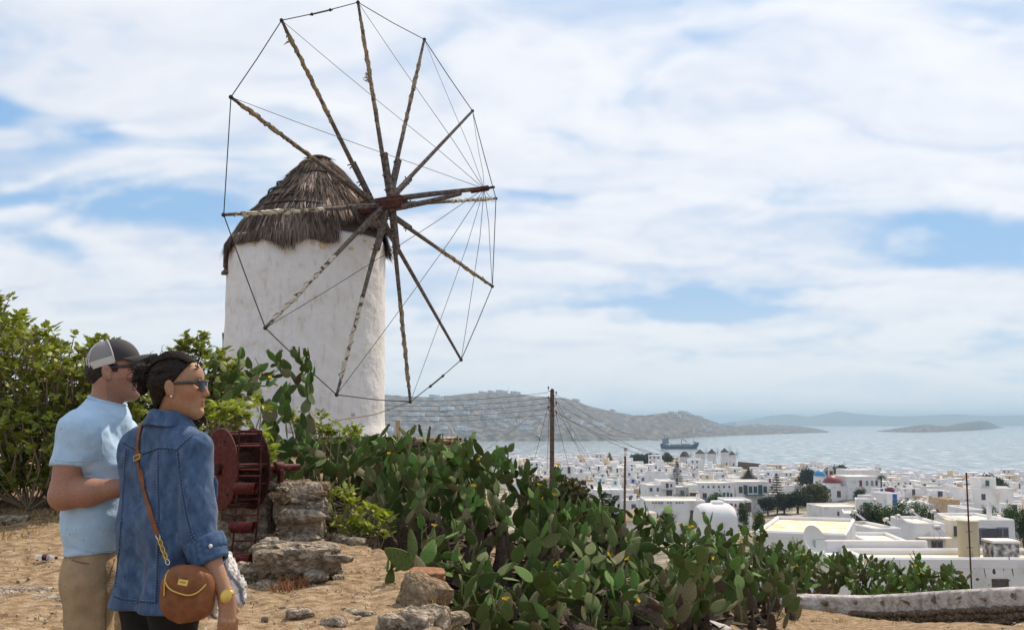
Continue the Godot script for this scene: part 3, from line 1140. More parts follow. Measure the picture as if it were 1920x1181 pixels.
# a house told by its outline in the photograph and its distance
func house_px(called: String, label: String, x0: float, x1: float, top: float, d: float, dp: float, turn: float, mat: Material, roofmat: Material, holes: Array, opt := {}) -> Node3D:
	var c := at((x0 + x1) * 0.5, top, d)
	var w := (x1 - x0) / F * d
	var gy := height(c.x, c.z)
	var h := maxf(c.y - gy, 1.5)
	var t := thing(called, label, opt.get("cat", "house"), "", Vector3(c.x, gy, c.z), turn)
	house_body(t, w, h, dp, mat, roofmat, opt.get("bev", 0.08), 4.0)
	h = q5(h)
	for q in holes:                                  # u across, v metres below the top, w, h, ink, name
		opening(t, q[5], Vector3((q[0] - 0.5) * w, h - q[1], 0.0), q[2], q[3], q[4], d < 260)
	t.set_meta("h", h)
	t.set_meta("w", w)
	return t


func make_town_special() -> void:
	var W: Material = M.white
	var C: Material = M.cream
	var t: Node3D
	var g6 := []
	for k in 6:
		g6.append([0.14 + k * 0.15, 1.9, 0.85 if k % 3 != 1 else 1.0, 1.5 if k % 3 != 1 else 2.1, "green", "window"])
	g6.append([0.7, 4.6, 0.9, 1.2, "green", "window"])
	t = house_px("town_house", "large white house with six tall green shutters left of the tall pine", 1380, 1442, 902, 240, 9, 0.08, W, C, g6)
	part(t, "balcony", cube(Vector3(4.4, 0.14, 1.0)), ink("green"), Transform3D(Basis.IDENTITY, Vector3(0.4, t.get_meta("h") - 3.1, 0.6)))
	var s6 := []
	for k in 6:
		s6.append([0.16 + k * 0.14, 0.95, 0.42, 0.5, "grey", "window"])
	for q in [[0.2, 2.9, 0.9, 1.1, "brown"], [0.5, 2.8, 0.8, 1.3, "grey"], [0.72, 2.9, 0.5, 1.4, "blue"], [0.82, 2.9, 0.5, 1.4, "blue"], [0.91, 2.9, 0.5, 1.0, "dark"]]:
		s6.append([q[0], q[1], q[2], q[3], q[4], "window"])
	t = house_px("town_house", "wide pale house with a row of six small square windows under the roof", 1308, 1377, 905, 236, 9, -0.03, W, C, s6)
	for x in [-2.2, 2.0]:
		part(t, "balcony", cube(Vector3(2.6, 0.8, 0.7)), ink("grey"), Transform3D(Basis.IDENTITY, Vector3(x, t.get_meta("h") - 3.9, 0.4)))
	house_px("town_house", "grey house with a teal window between two white houses, lower than both", 1266, 1293, 913, 234, 8, 0.0, M.grey, W, [[0.5, 1.3, 0.8, 1.0, "teal", "window"]])
	t = house_px("town_house", "narrow white house with a dark red ground floor under a pale canopy", 1292, 1309, 909, 233, 8, 0.0, W, C, [[0.5, 2.6, 1.7, 1.5, "red", "door"]])
	part(t, "canopy", cube(Vector3(2.0, 0.14, 1.2)), C, Transform3D(Basis.IDENTITY, Vector3(0, t.get_meta("h") - 1.6, 0.6)))
	t = house_px("town_house", "white three storey house with a balcony and brown shutters, right of the lamp pole", 1240, 1267, 901, 226, 8, 0.05, W, C, [[0.42, 1.0, 0.6, 1.0, "red", "window"], [0.7, 1.0, 0.4, 0.7, "brown", "window"], [0.55, 2.6, 1.3, 1.2, "grey", "window"]])
	part(t, "balcony", cube(Vector3(2.4, 0.14, 1.2)), M.grey, Transform3D(Basis.IDENTITY, Vector3(-0.3, t.get_meta("h") - 1.8, 0.6)))
	house_px("town_house", "plain pale two storey house with one tall dark door, right of the lamp pole", 1216, 1241, 909, 226, 8, 0.1, W, C, [[0.2, 1.0, 0.6, 0.8, "teal", "window"], [0.7, 1.0, 0.5, 0.8, "teal", "window"], [0.72, 3.2, 0.5, 1.6, "dark", "door"]])
	house_px("town_house", "white house with two pairs of dark windows just left of the lamp pole", 1116, 1172, 918, 205, 8, 0.05, W, W, [[0.25, 1.6, 0.9, 0.9, "grey", "window"], [0.5, 1.2, 0.7, 0.8, "dark", "window"], [0.5, 2.3, 0.7, 0.8, "dark", "window"], [0.75, 1.5, 0.7, 0.8, "dark", "window"]])
	var lw := []
	for k in 11:
		if k != 4 and k != 7:
			lw.append([0.12 + k * 0.05, 0.32, 0.28, 0.18, "dark", "vent"])
	lw.append([0.80, 2.2, 1.0, 1.6, "brown", "door"])
	lw.append([0.95, 1.3, 0.4, 0.6, "grey", "window"])
	t = house_px("town_house", "long low bluish white house with a pierced parapet behind the vaulted chapel", 1212, 1322, 938, 150, 8, -0.02, W, C, lw)
	for x in [3.4, 3.75]:
		part(t, "chimney", cube(Vector3(0.2, 1.0, 0.2)), W, Transform3D(Basis.IDENTITY, Vector3(x, t.get_meta("h") + 0.3, -2.0)))
	house_px("town_house", "low white house with dark red arched doors below the green shuttered house", 1361, 1410, 937, 176, 7, 0.0, W, W, [[0.2, 1.0, 0.6, 0.9, "red", "window"], [0.38, 0.9, 0.3, 0.6, "red", "window"], [0.62, 1.1, 0.7, 0.9, "brown", "window"], [0.85, 1.2, 1.1, 1.6, "red", "door"]])
	t = house_px("town_house", "broad white house stepping up to a tall roof room, left of the palm", 1588, 1650, 893, 330, 12, 0.12, W, C, [[0.42, 2.2, 0.9, 1.9, "red", "door"], [0.62, 2.2, 0.8, 1.6, "grey", "window"], [0.78, 2.2, 0.8, 1.6, "grey", "window"], [0.92, 2.2, 0.8, 1.6, "dark", "window"]])
	house_px("town_house", "tall white house with a stepped roof line behind the red domed church", 1590, 1652, 881, 350, 10, 0.1, W, C, [[0.15, 2.4, 0.9, 2.0, "red", "window"]])
	# nearer roofs on the right
	house_px("town_house", "small white cube house with a grey window like a letter E, below the green trees", 1642, 1692, 992, 84, 6, 0.15, W, C, [[0.32, 1.2, 0.55, 0.8, "grey", "window"], [0.52, 1.2, 0.55, 0.8, "grey", "window"]])
	house_px("town_house", "low white house with bright blue shutters and door, right of the big pale roof", 1628, 1702, 1012, 76, 6, -0.1, W, C, [[0.25, 0.8, 0.8, 0.7, "blue", "window"], [0.46, 0.8, 0.8, 0.7, "blue", "window"], [0.76, 1.0, 0.5, 1.1, "blue", "door"], [0.97, 1.2, 0.3, 0.9, "blue", "window"]])
	t = house_px("town_house", "white house with a teal door under a thin canopy, left of the antenna mast", 1718, 1772, 980, 92, 7, -0.05, W, C, [[0.12, 2.1, 0.8, 1.3, "teal", "door"], [0.7, 2.1, 1.0, 1.2, "grey", "window"]])
	part(t, "canopy", cube(Vector3(2.8, 0.1, 1.4)), C, Transform3D(Basis.IDENTITY, Vector3(0, t.get_meta("h") - 1.2, 0.7)))
	house_px("town_house", "narrow cream tower house with one small brown window, left of the antenna mast", 1784, 1806, 974, 94, 5, -0.1, C, C, [[0.45, 1.0, 0.5, 0.9, "brown", "window"]])
	t = house_px("town_house", "long white house with two grey shuttered doors and an obelisk chimney, right of the mast", 1818, 1904, 973, 94, 7, 0.05, W, C, [[0.10, 1.5, 0.9, 1.5, "grey", "door"], [0.24, 1.5, 0.9, 1.5, "grey", "door"], [0.42, 1.4, 1.6, 1.2, "dark", "window"], [0.72, 1.5, 1.1, 1.6, "grey", "door"]])
	var ob := MB.new()
	ob.lathe([Vector2(0.26, 0), Vector2(0.2, 1.4), Vector2(0.04, 1.8), Vector2(0.0, 1.82)], 8)
	part(t, "chimney", ob, W, Transform3D(Basis.IDENTITY, Vector3(0.4, t.get_meta("h") - 0.3, -1.2)))
	house_px("town_house", "white house with a blue window among the trees at the right", 1822, 1845, 955, 130, 7, 0.0, W, W, [[0.5, 1.3, 1.3, 1.0, "blue", "window"]])
	house_px("town_house", "white house with a big unpainted ochre side wall", 1782, 1800, 936, 140, 7, 0.0, M.tan, W, [])
	house_px("town_house", "white house with a flat cream roof in front of the green trees", 1545, 1622, 950, 205, 9, 0.1, W, C, [[0.35, 1.4, 0.4, 0.8, "dark", "window"], [0.52, 1.5, 0.8, 1.6, "grey", "door"], [0.64, 1.5, 0.3, 1.6, "dark", "window"]])
	# the big pale roof behind the prickly pears
	t = house_px("pale_roofed_house", "big white house with a wide flat ochre stained roof, right behind the prickly pears", 1418, 1582, 1000, 64, 11, -0.37, W, M.ochre_roof, [], {"bev": 0.12})
	var w: float = t.get_meta("w")
	var h: float = t.get_meta("h")
	for z in [-2.6, -5.4]:
		opening(t, "window", Vector3(q5(w) * 0.5, h - 2.3, z), 1.1, 2.2, "grey", true, PI * 0.5)
	part(t, "wall_lamp", cube(Vector3(0.15, 0.3, 0.15)), C, Transform3D(Basis.IDENTITY, Vector3(q5(w) * 0.5 + 0.08, h - 1.3, -4.0)))
	# satellite dish
	var p := at(1528, 1012, 58)
	var gd := ground_at(p.x, p.z)
	t = thing("satellite_dish", "large white satellite dish in front of the big pale roofed house", "satellite dish", "", Vector3(p.x, gd.y, p.z))
	var b := MB.new()
	b.lathe([Vector2(0, -0.2), Vector2(0.3, -0.17), Vector2(0.6, -0.08), Vector2(0.8, 0.02), Vector2(0.82, 0.02), Vector2(0.6, -0.05), Vector2(0.3, -0.14), Vector2(0, -0.17)], 28, Transform3D(aim(Vector3(0.50, 0.35, 0.8)), p - t.position))
	part(t, "dish", b, smat(0.62, 0.61, 0.58, 0.5))
	b = MB.new()
	b.tube([Vector3.ZERO, p - t.position], 0.06, 8)
	part(t, "mast", b, M.grey)
	b = MB.new()
	b.tube([p - t.position, p - t.position + Vector3(0.6, 0.1, 0.35)], 0.02, 5)
	part(t, "feed_arm", b, M.grey)
	# shabby house behind the low wall
	t = house_px("shabby_house", "white house with peeling plaster and a small dark window, behind the low wall", 1628, 1990, 1043, 42, 3.2, -0.02, W, M.ochre_roof, [])
	w = q5(t.get_meta("w"))
	h = t.get_meta("h")
	var ux := func(px: float) -> float: return (px - (1628 + 1990) * 0.5) / F * 42.0
	var x: float = ux.call(1872)
	opening(t, "window", Vector3(x, h - 1.18, 0.0), 0.42, 0.50, "dark")
	b = MB.new()
	for q in [[-0.27, 0, 0.10, 0.62], [0.27, 0, 0.10, 0.62], [0, 0.3, 0.64, 0.10], [0, -0.3, 0.64, 0.10]]:
		b.box(Vector3(q[2], q[3], 0.10), Transform3D(Basis.IDENTITY, Vector3(x + q[0], h - 1.18 + q[1], 0.03)), 0.01)
	part(t, "window_frame", b, M.dark_stone)
	var rn := RandomNumberGenerator.new()
	rn.seed = 61
	for q in [[1827, 1056, 0.05, 0.34], [1831, 1082, 0.14, 0.10], [1844, 1062, 0.03, 0.7], [1862, 1068, 0.12, 0.2], [1895, 1062, 0.05, 0.6], [1891, 1045, 0.04, 0.3], [1886, 1084, 0.2, 0.06], [1918, 1070, 0.06, 0.12], [1873, 1060, 0.2, 0.03], [1852, 1092, 0.05, 0.05], [1880, 1064, 0.03, 0.16]]:
		var s := MB.new()
		s.rock(Vector3(q[2], q[3], 0.012), rn.randi() % 999, 5, 0.3, 2.5)
		part(t, "bare_patch", s, M.dark_stone, Transform3D(Basis.from_euler(Vector3(0, 0, rn.randf_range(-0.15, 0.15))), Vector3(ux.call(q[0]), h - (q[1] - 1043) / F * 42.0, 0.003)))
	part(t, "rear_parapet", cube(Vector3(4.4, 0.7, 0.25), 0.04), M.white, Transform3D(Basis.IDENTITY, Vector3(-2.4, h - 0.05, -3.4)))
	part(t, "lower_roof", cube(Vector3(0.8, 3.4, 4.0), 0.08), M.white, Transform3D(Basis.IDENTITY, Vector3(-w * 0.5 - 0.42, h - 1.9, -1.6)))
	# roof clutter on it
	var top := t.position + Vector3(0, h - 0.26, 0)
	var c := at(1818, 1036, 43.4)
	var o := thing("water_tank", "tall round beige water tank on the shabby roof", "water tank", "", Vector3(c.x, top.y, c.z))
	b = MB.new()
	b.lathe([Vector2(0, 0), Vector2(0.42, 0), Vector2(0.42, 1.52), Vector2(0.45, 1.53), Vector2(0.45, 1.60), Vector2(0.38, 1.64), Vector2(0, 1.66)], 28)
	part(o, "drum", b, smat(0.42, 0.38, 0.28, 0.6))
	b = MB.new()
	b.tube([Vector3(-0.05, 0.06, 0.44), Vector3(-0.05, 0.35, 0.46), Vector3(0.1, 0.02, 0.6), Vector3(0.6, -0.05, 1.0)], 0.02, 5)
	part(o, "pipe", b, M.grey)
	c = at(1878, 1036, 43.4)
	o = thing("roof_bulkhead", "square concrete box with a pale lid on the shabby roof", "roof box", "", Vector3(c.x, top.y, c.z))
	part(o, "box", cube(Vector3(1.08, 0.72, 1.0), 0.02), M.blotched, Transform3D(Basis.IDENTITY, Vector3(0, 0.36, 0)))
	part(o, "lid", cube(Vector3(1.14, 0.1, 1.06), 0.02), M.white, Transform3D(Basis.IDENTITY, Vector3(0, 0.77, 0)))
	c = at(1813, 886, 41.2)
	gd = ground_at(c.x, c.z)
	o = thing("antenna_mast", "thin rusty antenna mast standing before the shabby house", "antenna mast", "", gd)
	b = MB.new()
	b.tube([Vector3(0, 0, 0), Vector3(0, c.y - gd.y, 0)], 0.032, 6)
	part(o, "mast", b, M.timber_red)
	for k in 5:
		b = MB.new()
		var y := c.y - gd.y - 0.45 - k * 0.62
		b.tube([Vector3(-0.12, y, 0), Vector3(0.14, y, 0)], 0.015, 4)
		b.ball(Vector3(0, y, 0), Vector3.ONE * 0.045, 4, 6)
		part(o, "clamp", b, M.iron)
	# chapel vault, thatched hut and its wall
	c = at(1341, 985, 78)
	o = thing("vaulted_chapel", "round shouldered whitewashed chapel vault rising behind the prickly pears", "chapel", "", Vector3(c.x, height(c.x, c.z), c.z), 0.1)
	b = MB.new()
	var rows := []
	var ch: float = at(1341, 943, 78).y - o.position.y
	for k in 13:
		var f := k / 12.0
		var r := 1.0 - 0.22 * pow(absf(f * 2.0 - 1.0), 6.0)
		var row := PackedVector3Array()
		for j in 15:
			var a := PI * j / 14.0
			row.append(Vector3(lerpf(-1.36, 1.36, f), (ch - 1.3) + sin(a) * 1.3 * r, cos(a) * 1.5 * r) if j > 0 and j < 14 else Vector3(lerpf(-1.36, 1.36, f), -1.0, cos(a) * 1.5 * r))
		rows.append(row)
	b.sheet(rows, false)
	for e in [0, 12]:
		for j in 14:
			b.tri(Vector3(lerpf(-1.36, 1.36, e / 12.0), 0, 0), rows[e][j], rows[e][j + 1])
	part(o, "vault", b, M.white)
	part(o, "ridge_block", cube(Vector3(0.9, 0.3, 0.8), 0.1), M.white, Transform3D(Basis.IDENTITY, Vector3(0.2, ch + 0.02, 0)))
	c = at(1192, 952, 66)
	o = thing("thatched_hut", "tan thatched cone of a hut behind the prickly pears", "hut", "", Vector3(c.x, height(c.x, c.z), c.z))
	b = MB.new()
	b.lathe([Vector2(0, c.y - o.position.y), Vector2(0.3, c.y - o.position.y - 0.12), Vector2(1.05, c.y - o.position.y - 0.75)], 18)
	part(o, "thatch", b, M.tan)
	b = MB.new()
	b.lathe([Vector2(0.8, c.y - o.position.y - 0.7), Vector2(0.8, -0.5)], 18)
	part(o, "wall", b, M.white)
	house_px("garden_wall", "pale weathered garden wall beside the thatched hut", 1206, 1232, 958, 62, 0.8, 0.3, M.cream, C, [], {"cat": "wall"})


func make_trees() -> void:
	var b := MB.new()
	var rn := RandomNumberGenerator.new()
	rn.seed = 5
	for k in 10:
		var p := Vector3(rn.randf_range(-1, 1), rn.randf_range(-1, 1), rn.randf_range(-1, 1)) * 0.75
		var a := Vector3(rn.randf_range(-1, 1), rn.randf_range(-0.6, 0.9), rn.randf_range(-1, 1)).normalized() * 0.55
		var s := a.cross(Vector3(rn.randf_range(-1, 1), rn.randf_range(-1, 1), rn.randf_range(-1, 1))).normalized() * 0.22
		b.quad(p, p + a * 0.5 + s, p + a, p + a * 0.5 - s)
	leafclump = b.mesh()
	# px, top, bottom, width, distance, tone, label
	var T := [[1198, 853, 868, 26, 560, 0, "dark scrubby tree at the left end of the dark grove by the sea"], [1217, 852, 868, 22, 565, 0, "dark scrubby tree in the middle of the dark grove by the sea"], [1236, 853, 868, 22, 560, 0, "dark scrubby tree right of centre in the dark grove by the sea"], [1252, 852, 868, 20, 565, 0, "dark scrubby tree at the right end of the dark grove by the sea"],
		[1518, 881, 912, 34, 400, 0, "dark round tree left of the blue dome"], [1568, 878, 905, 44, 390, 1, "broad green tree behind the blue and red domes"], [1532, 909, 945, 46, 250, 2, "broad olive brown tree right of the tall pine"], [1495, 924, 952, 40, 235, 0, "dark tree between the tall pine and the olive brown tree"], [1440, 932, 955, 30, 230, 0, "dark tree at the left foot of the tall pine"], [1470, 925, 953, 34, 236, 0, "dark tree at the right foot of the tall pine"],
		[1632, 940, 972, 42, 116, 1, "leftmost tree of the green row above the solar heaters"], [1664, 941, 970, 42, 116, 3, "second tree from the left in the green row above the solar heaters"], [1694, 942, 970, 40, 115, 3, "third tree from the left in the green row above the solar heaters"], [1722, 944, 970, 36, 115, 3, "fourth tree from the left in the green row above the solar heaters"], [1748, 950, 972, 30, 114, 1, "rightmost tree of the green row above the solar heaters"], [1612, 952, 975, 32, 114, 0, "dark bush at the left of the green row above the solar heaters"],
		[1858, 893, 918, 40, 300, 1, "round green tree between roofs at the upper right"], [1880, 905, 920, 26, 295, 1, "smaller green tree right of the round one at the upper right"], [1852, 948, 976, 34, 120, 3, "green tree behind the obelisk chimney, left of two"], [1888, 946, 976, 36, 118, 3, "green tree behind the obelisk chimney, right of two"], [1918, 948, 974, 30, 118, 1, "green tree cut by the right edge of the view"],
		[1250, 944, 972, 30, 120, 0, "dark tree in front of the long bluish house"], [1062, 908, 928, 34, 180, 2, "olive tree right of the utility pole among the roofs"], [1277, 927, 938, 30, 215, 1, "green bush below the grey house with a teal window"], [1342, 926, 940, 30, 212, 3, "green bush below the wide pale house"], [1376, 936, 950, 18, 190, 1, "small tree left of the low house with red arches"], [1395, 945, 960, 22, 150, 1, "small green tree under the low house with red arches"], [1612, 915, 928, 24, 290, 1, "clipped green tree in front of the broad stepped house"], [1643, 912, 930, 18, 300, 3, "small bright tree left of the bougainvillea"], [1035, 940, 965, 60, 60, 2, "grey green olive bush behind the utility pole foot"], [1008, 900, 940, 50, 30, 2, "grey brown scrub bush just left of the utility pole foot"], [1078, 912, 945, 54, 32, 2, "grey brown scrub bush just right of the utility pole foot"], [1140, 930, 960, 50, 34, 0, "dark scrub bush below the lamp pole, left of it"], [1422, 962, 975, 24, 110, 1, "small bush on a low roof edge near the chapel"]]
	var tones := [[0.030, 0.040, 0.024], [0.050, 0.075, 0.028], [0.085, 0.080, 0.035], [0.060, 0.110, 0.030]]
	for q in T:
		var top := at(q[0], q[1], q[4])
		var g := ground_at(top.x, top.z)
		var bot := at(q[0], q[2], q[4])
		var wd: float = q[3] / F * q[4]
		var t := thing("tree", q[6], "tree", "trees of the harbour town", g)
		tree_parts(t, top.y - g.y, wd, minf(maxf(0.5, bot.y - g.y), (top.y - g.y) * 0.3), tones[q[5]], int(clampf(wd * 90.0, 260, 700)))
	# tall tiered pines
	for q in [[1456, 885, 955, 234, 3.6, "tall dark tiered pine standing above the roofs"], [1269, 863, 912, 330, 3.0, "slender tiered pine left of the wide pale house"], [1500, 892, 925, 300, 2.4, "thin open tiered pine right of the tall dark pine"], [1404, 880, 902, 330, 3.6, "spreading tiered pine top behind the green shuttered house"], [1143, 848, 862, 520, 2.4, "small bare tiered pine on the far roofs left of the dark grove"]]:
		var top := at(q[0], q[1], q[3])
		var g := ground_at(top.x, top.z)
		var t := thing("tiered_pine", q[5], "tree", "tiered pines of the harbour town", g)
		var hh := top.y - g.y
		var tr := MB.new()
		tr.tube([Vector3.ZERO, Vector3(0.1, hh * 0.5, 0), Vector3(0, hh, 0)], [hh * 0.018, hh * 0.012, 0.03], 6)
		part(t, "trunk", tr, M.bark)
		var n := 15 if q[4] > 2.5 else 9
		var low := at(q[0], q[2], q[3]).y - g.y
		var xfs := []
		var cols := []
		for k in n:
			var f := float(k) / n
			var y := lerpf(maxf(low, 0.6), hh - 0.2, f)
			var r: float = q[4] * (1.0 - f * 0.9) * rr(0.85, 1.1)
			var br := MB.new()
			var m := 7
			for s in m:
				var a := TAU * s / m + k * 0.7 + rr(-0.2, 0.2)
				var e := Vector3(cos(a) * r, -0.12 * r + 0.25, sin(a) * r)
				br.tube([Vector3(0, y, 0), Vector3(e.x * 0.6, y + e.y * 0.3 - 0.1, e.z * 0.6), Vector3(e.x, y + e.y, e.z)], [0.06, 0.04, 0.02], 4)
				for i in 6:
					var ff := (i + 1.5) / 7.0
					var v := rr(0.6, 1.2)
					xfs.append(Transform3D(Basis.from_euler(Vector3(0, -a, 0)).scaled_local(Vector3(r * 0.16, 0.20, 0.16 + r * 0.05)), Vector3(e.x * ff, y + e.y * ff * ff, e.z * ff)))
					cols.append(Color(0.030 * v, 0.042 * v, 0.026 * v))
			part(t, "branch_tier", br, M.bark).set_meta("kind", "stuff")
		scatter(t, "crown", leafclump, M.treeleaf, xfs, cols)
	# palm and bougainvillea
	var top := at(1652, 884, 320)
	var g := ground_at(top.x, top.z)
	var t := thing("palm_tree", "palm tree rising above the roofs right of the broad stepped house", "palm", "", g)
	var tr := MB.new()
	tr.tube([Vector3.ZERO, Vector3(0.1, top.y - g.y - 1.2, 0)], [0.3, 0.22], 8)
	part(t, "trunk", tr, M.bark)
	for k in 18:
		var f := MB.new()
		var a := TAU * k / 18 + rr(-0.1, 0.1)
		var up := rr(-0.4, 1.2)
		var d := Vector3(cos(a), 0, sin(a))
		var s := Vector3(-sin(a), 0, cos(a))
		var p := Vector3(0.1, top.y - g.y - 1.2, 0)
		for i in 5:
			var x0 := i / 5.0
			var x1 := (i + 1) / 5.0
			var p0 := p + d * x0 * 2.0 + Vector3(0, up * x0 - 2.2 * x0 * x0, 0)
			var p1 := p + d * x1 * 2.0 + Vector3(0, up * x1 - 2.2 * x1 * x1, 0)
			f.quad(p0, p1, p1 + s * 0.3 * (1.0 - x1) - Vector3(0, 0.1, 0), p0 + s * 0.3 * (1.0 - x0 * 0.8) - Vector3(0, 0.1, 0))
			f.quad(p0, p1, p1 - s * 0.3 * (1.0 - x1) - Vector3(0, 0.1, 0), p0 - s * 0.3 * (1.0 - x0 * 0.8) - Vector3(0, 0.1, 0))
		part(t, "frond", f, smat(0.06, 0.08, 0.035, 0.7))
	top = at(1666, 917, 270)
	g = ground_at(top.x, top.z)
	t = thing("bougainvillea", "purple flowering bougainvillea heaped over a wall right of the palm", "bougainvillea", "", g)
	tree_parts(t, top.y - g.y, 3.6, maxf(0.6, at(1666, 934, 270).y - g.y), [0.20, 0.03, 0.13], 300)


func tree_parts(t: Node3D, hh: float, wd: float, low: float, tone: Array, n: int) -> void:
	var tr := MB.new()
	var cy := (hh + low) * 0.5
	tr.tube([Vector3(0, -0.3, 0), Vector3(rr(-0.1, 0.1), low * 0.7, 0), Vector3(rr(-0.3, 0.3), cy, 0)], [wd * 0.06, wd * 0.05, wd * 0.02], 7)
	for k in 4:
		var a := TAU * k / 4 + rr(0, 1)
		tr.tube([Vector3(0, low * 0.7, 0), Vector3(cos(a) * wd * 0.25, cy, sin(a) * wd * 0.25)], [wd * 0.03, wd * 0.012], 5)
	part(t, "trunk", tr, M.bark)
	var lobes := []
	for k in 7:
		var a := rng.randf() * TAU
		var r := rr(0.1, 0.34) * wd
		lobes.append([Vector3(cos(a) * r, lerpf(low, hh, rr(0.35, 0.72)), sin(a) * r), Vector3(wd * rr(0.26, 0.38), (hh - low) * rr(0.34, 0.5), wd * rr(0.26, 0.38))])
	var xfs := []
	var cols := []
	for k in n:
		var l: Array = lobes[k % 7]
		var d := Vector3(rr(-1, 1), rr(-1, 1), rr(-1, 1)).normalized() * pow(rng.randf(), 0.4)
		var s := clampf(wd * 0.14, 0.3, 1.3) * rr(0.7, 1.3)
		xfs.append(Transform3D(Basis.from_euler(Vector3(rr(0, 6), rr(0, 6), rr(0, 6))).scaled_local(Vector3.ONE * s), l[0] + d * l[1]))
		var v := rr(0.55, 1.45)
		cols.append(Color(tone[0] * v, tone[1] * v, tone[2] * v))
	scatter(t, "crown", leafclump, M.treeleaf, xfs, cols)


func make_far_mills() -> void:
	var nth := ["leftmost", "second from the left", "middle", "second from the right", "rightmost"]
	var k := 0
	for q in [[1284, 846, 855, 865, 18, 575], [1313, 842, 849.5, 866, 18.5, 580], [1335, 841, 849.5, 865, 16.5, 590], [1359, 839.5, 847, 865, 15.5, 595], [1373, 845, 852, 866, 13.5, 610]]:
		var top := at(q[0], q[1], q[5])
		var g := ground_at(top.x, top.z)
		var t := thing("far_windmill", "small white windmill with a dark cap by the sea, %s of five" % nth[k], "windmill", "small windmills by the sea", Vector3(top.x, minf(g.y, at(q[0], q[3], q[5]).y), top.z))
		var r: float = q[4] / F * q[5] * 0.5
		var hw: float = at(q[0], q[2], q[5]).y - t.position.y
		var hc := top.y - t.position.y
		var b := MB.new()
		b.lathe([Vector2(r * 1.03, -1.0), Vector2(r * 0.97, hw)], 20)
		part(t, "wall", b, M.white)
		b = MB.new()
		b.lathe([Vector2(0, hc), Vector2(r * (0.5 if k == 0 else 0.25), hc - (hc - hw) * (0.12 if k == 0 else 0.25)), Vector2(r * 1.08, hw - 0.2)], 20)
		part(t, "thatched_roof", b, smat(0.06, 0.05, 0.045, 0.95))
		part(t, "door", cube(Vector3(0.8, 1.6, 0.2)), ink("dark"), Transform3D(Basis.IDENTITY, Vector3(rr(-0.8, 0.8), 1.2, r * 0.98)))
		b = MB.new()
		var n := Vector3(0.8, 0, 0.6).normalized()
		var h := Vector3.UP.cross(n)
		var c := n * (r + 1.0) + Vector3(0, hw + 0.3, 0)
		b.tube([c - n * 1.6, c + n * 1.4], 0.10, 5)
		for i in 12:
			var a := TAU * i / 12 + k
			b.tube([c, c + (h * cos(a) + Vector3.UP * sin(a)) * 3.6], 0.045, 4)
		part(t, "sail_wheel", b, M.timber)
		k += 1
	# the dark wall and dry slope by the mills
	var a := at(1388, 878, 560)
	var t := thing("harbour_wall", "dark retaining wall on the dry slope right of the small windmills", "wall", "", ground_at(a.x, a.z))
	part(t, "wall", cube(Vector3(12, 4.0, 1.0), 0.1), M.dark_stone, Transform3D(Basis.from_euler(Vector3(0, -0.3, -0.08)), Vector3(5, 1.0, 0)))


func make_churches() -> void:
	var top := at(1543, 892, 360)
	var g := ground_at(top.x, top.z)
	var t := thing("blue_domed_church", "white church with a bright blue dome among the trees", "church", "", g)
	var h := top.y - g.y
	house_body(t, 9, h - 3.5, 8, M.white, M.white)
	var b := MB.new()
	b.lathe([Vector2(2.3, h - 4.2), Vector2(2.2, h - 0.1)], 20)
	part(t, "drum", b, M.white, Transform3D(Basis.IDENTITY, Vector3(0, 0, -3)))
	b = MB.new()
	b.lathe([Vector2(0, h + 1.9), Vector2(0.9, h + 1.75), Vector2(1.7, h + 1.1), Vector2(2.3, h), Vector2(2.3, h - 0.2)], 20)
	part(t, "dome", b, smat(0.03, 0.20, 0.42, 0.5), Transform3D(Basis.IDENTITY, Vector3(0, 0, -3)))
	part(t, "cross", cube(Vector3(0.15, 1.2, 0.15)), M.white, Transform3D(Basis.IDENTITY, Vector3(0, h + 2.3, -3)))
	for x in [-2.5, 2.0]:
		opening(t, "window", Vector3(x, h - 5.5, 0.0), 0.9, 1.6, "dark")
	top = at(1566, 905, 330)
	g = ground_at(top.x, top.z)
	t = thing("red_domed_church", "white church with a dark red dome and a small pink bell tower", "church", "", g)
	h = top.y - g.y
	house_body(t, 8, h - 1.2, 8, M.white, M.white)
	b = MB.new()
	b.lathe([Vector2(2.9, h - 1.8), Vector2(2.8, h)], 20)
	part(t, "drum", b, M.white, Transform3D(Basis.IDENTITY, Vector3(0, 0, -3)))
	b = MB.new()
	b.lathe([Vector2(0, h + 2.2), Vector2(1.2, h + 2.0), Vector2(2.2, h + 1.2), Vector2(2.9, h + 0.1), Vector2(2.9, h - 0.2)], 20)
	part(t, "dome", b, smat(0.17, 0.025, 0.03, 0.5), Transform3D(Basis.IDENTITY, Vector3(0, 0, -3)))
	var tw := part(t, "bell_tower", cube(Vector3(1.6, 4.4, 1.2), 0.05), smat(0.60, 0.42, 0.40), Transform3D(Basis.IDENTITY, Vector3(0.8, h + 1.8, -6.5)))
	part(tw, "belfry", cube(Vector3(1.0, 1.2, 1.24)), ink("dark"), Transform3D(Basis.IDENTITY, Vector3(0, 1.0, 0)))
	opening(t, "window", Vector3(-1.8, h - 2.6, 0.0), 0.8, 1.2, "dark")
	opening(t, "door", Vector3(1.2, h - 3.6, 0.0), 1.2, 2.0, "brown")


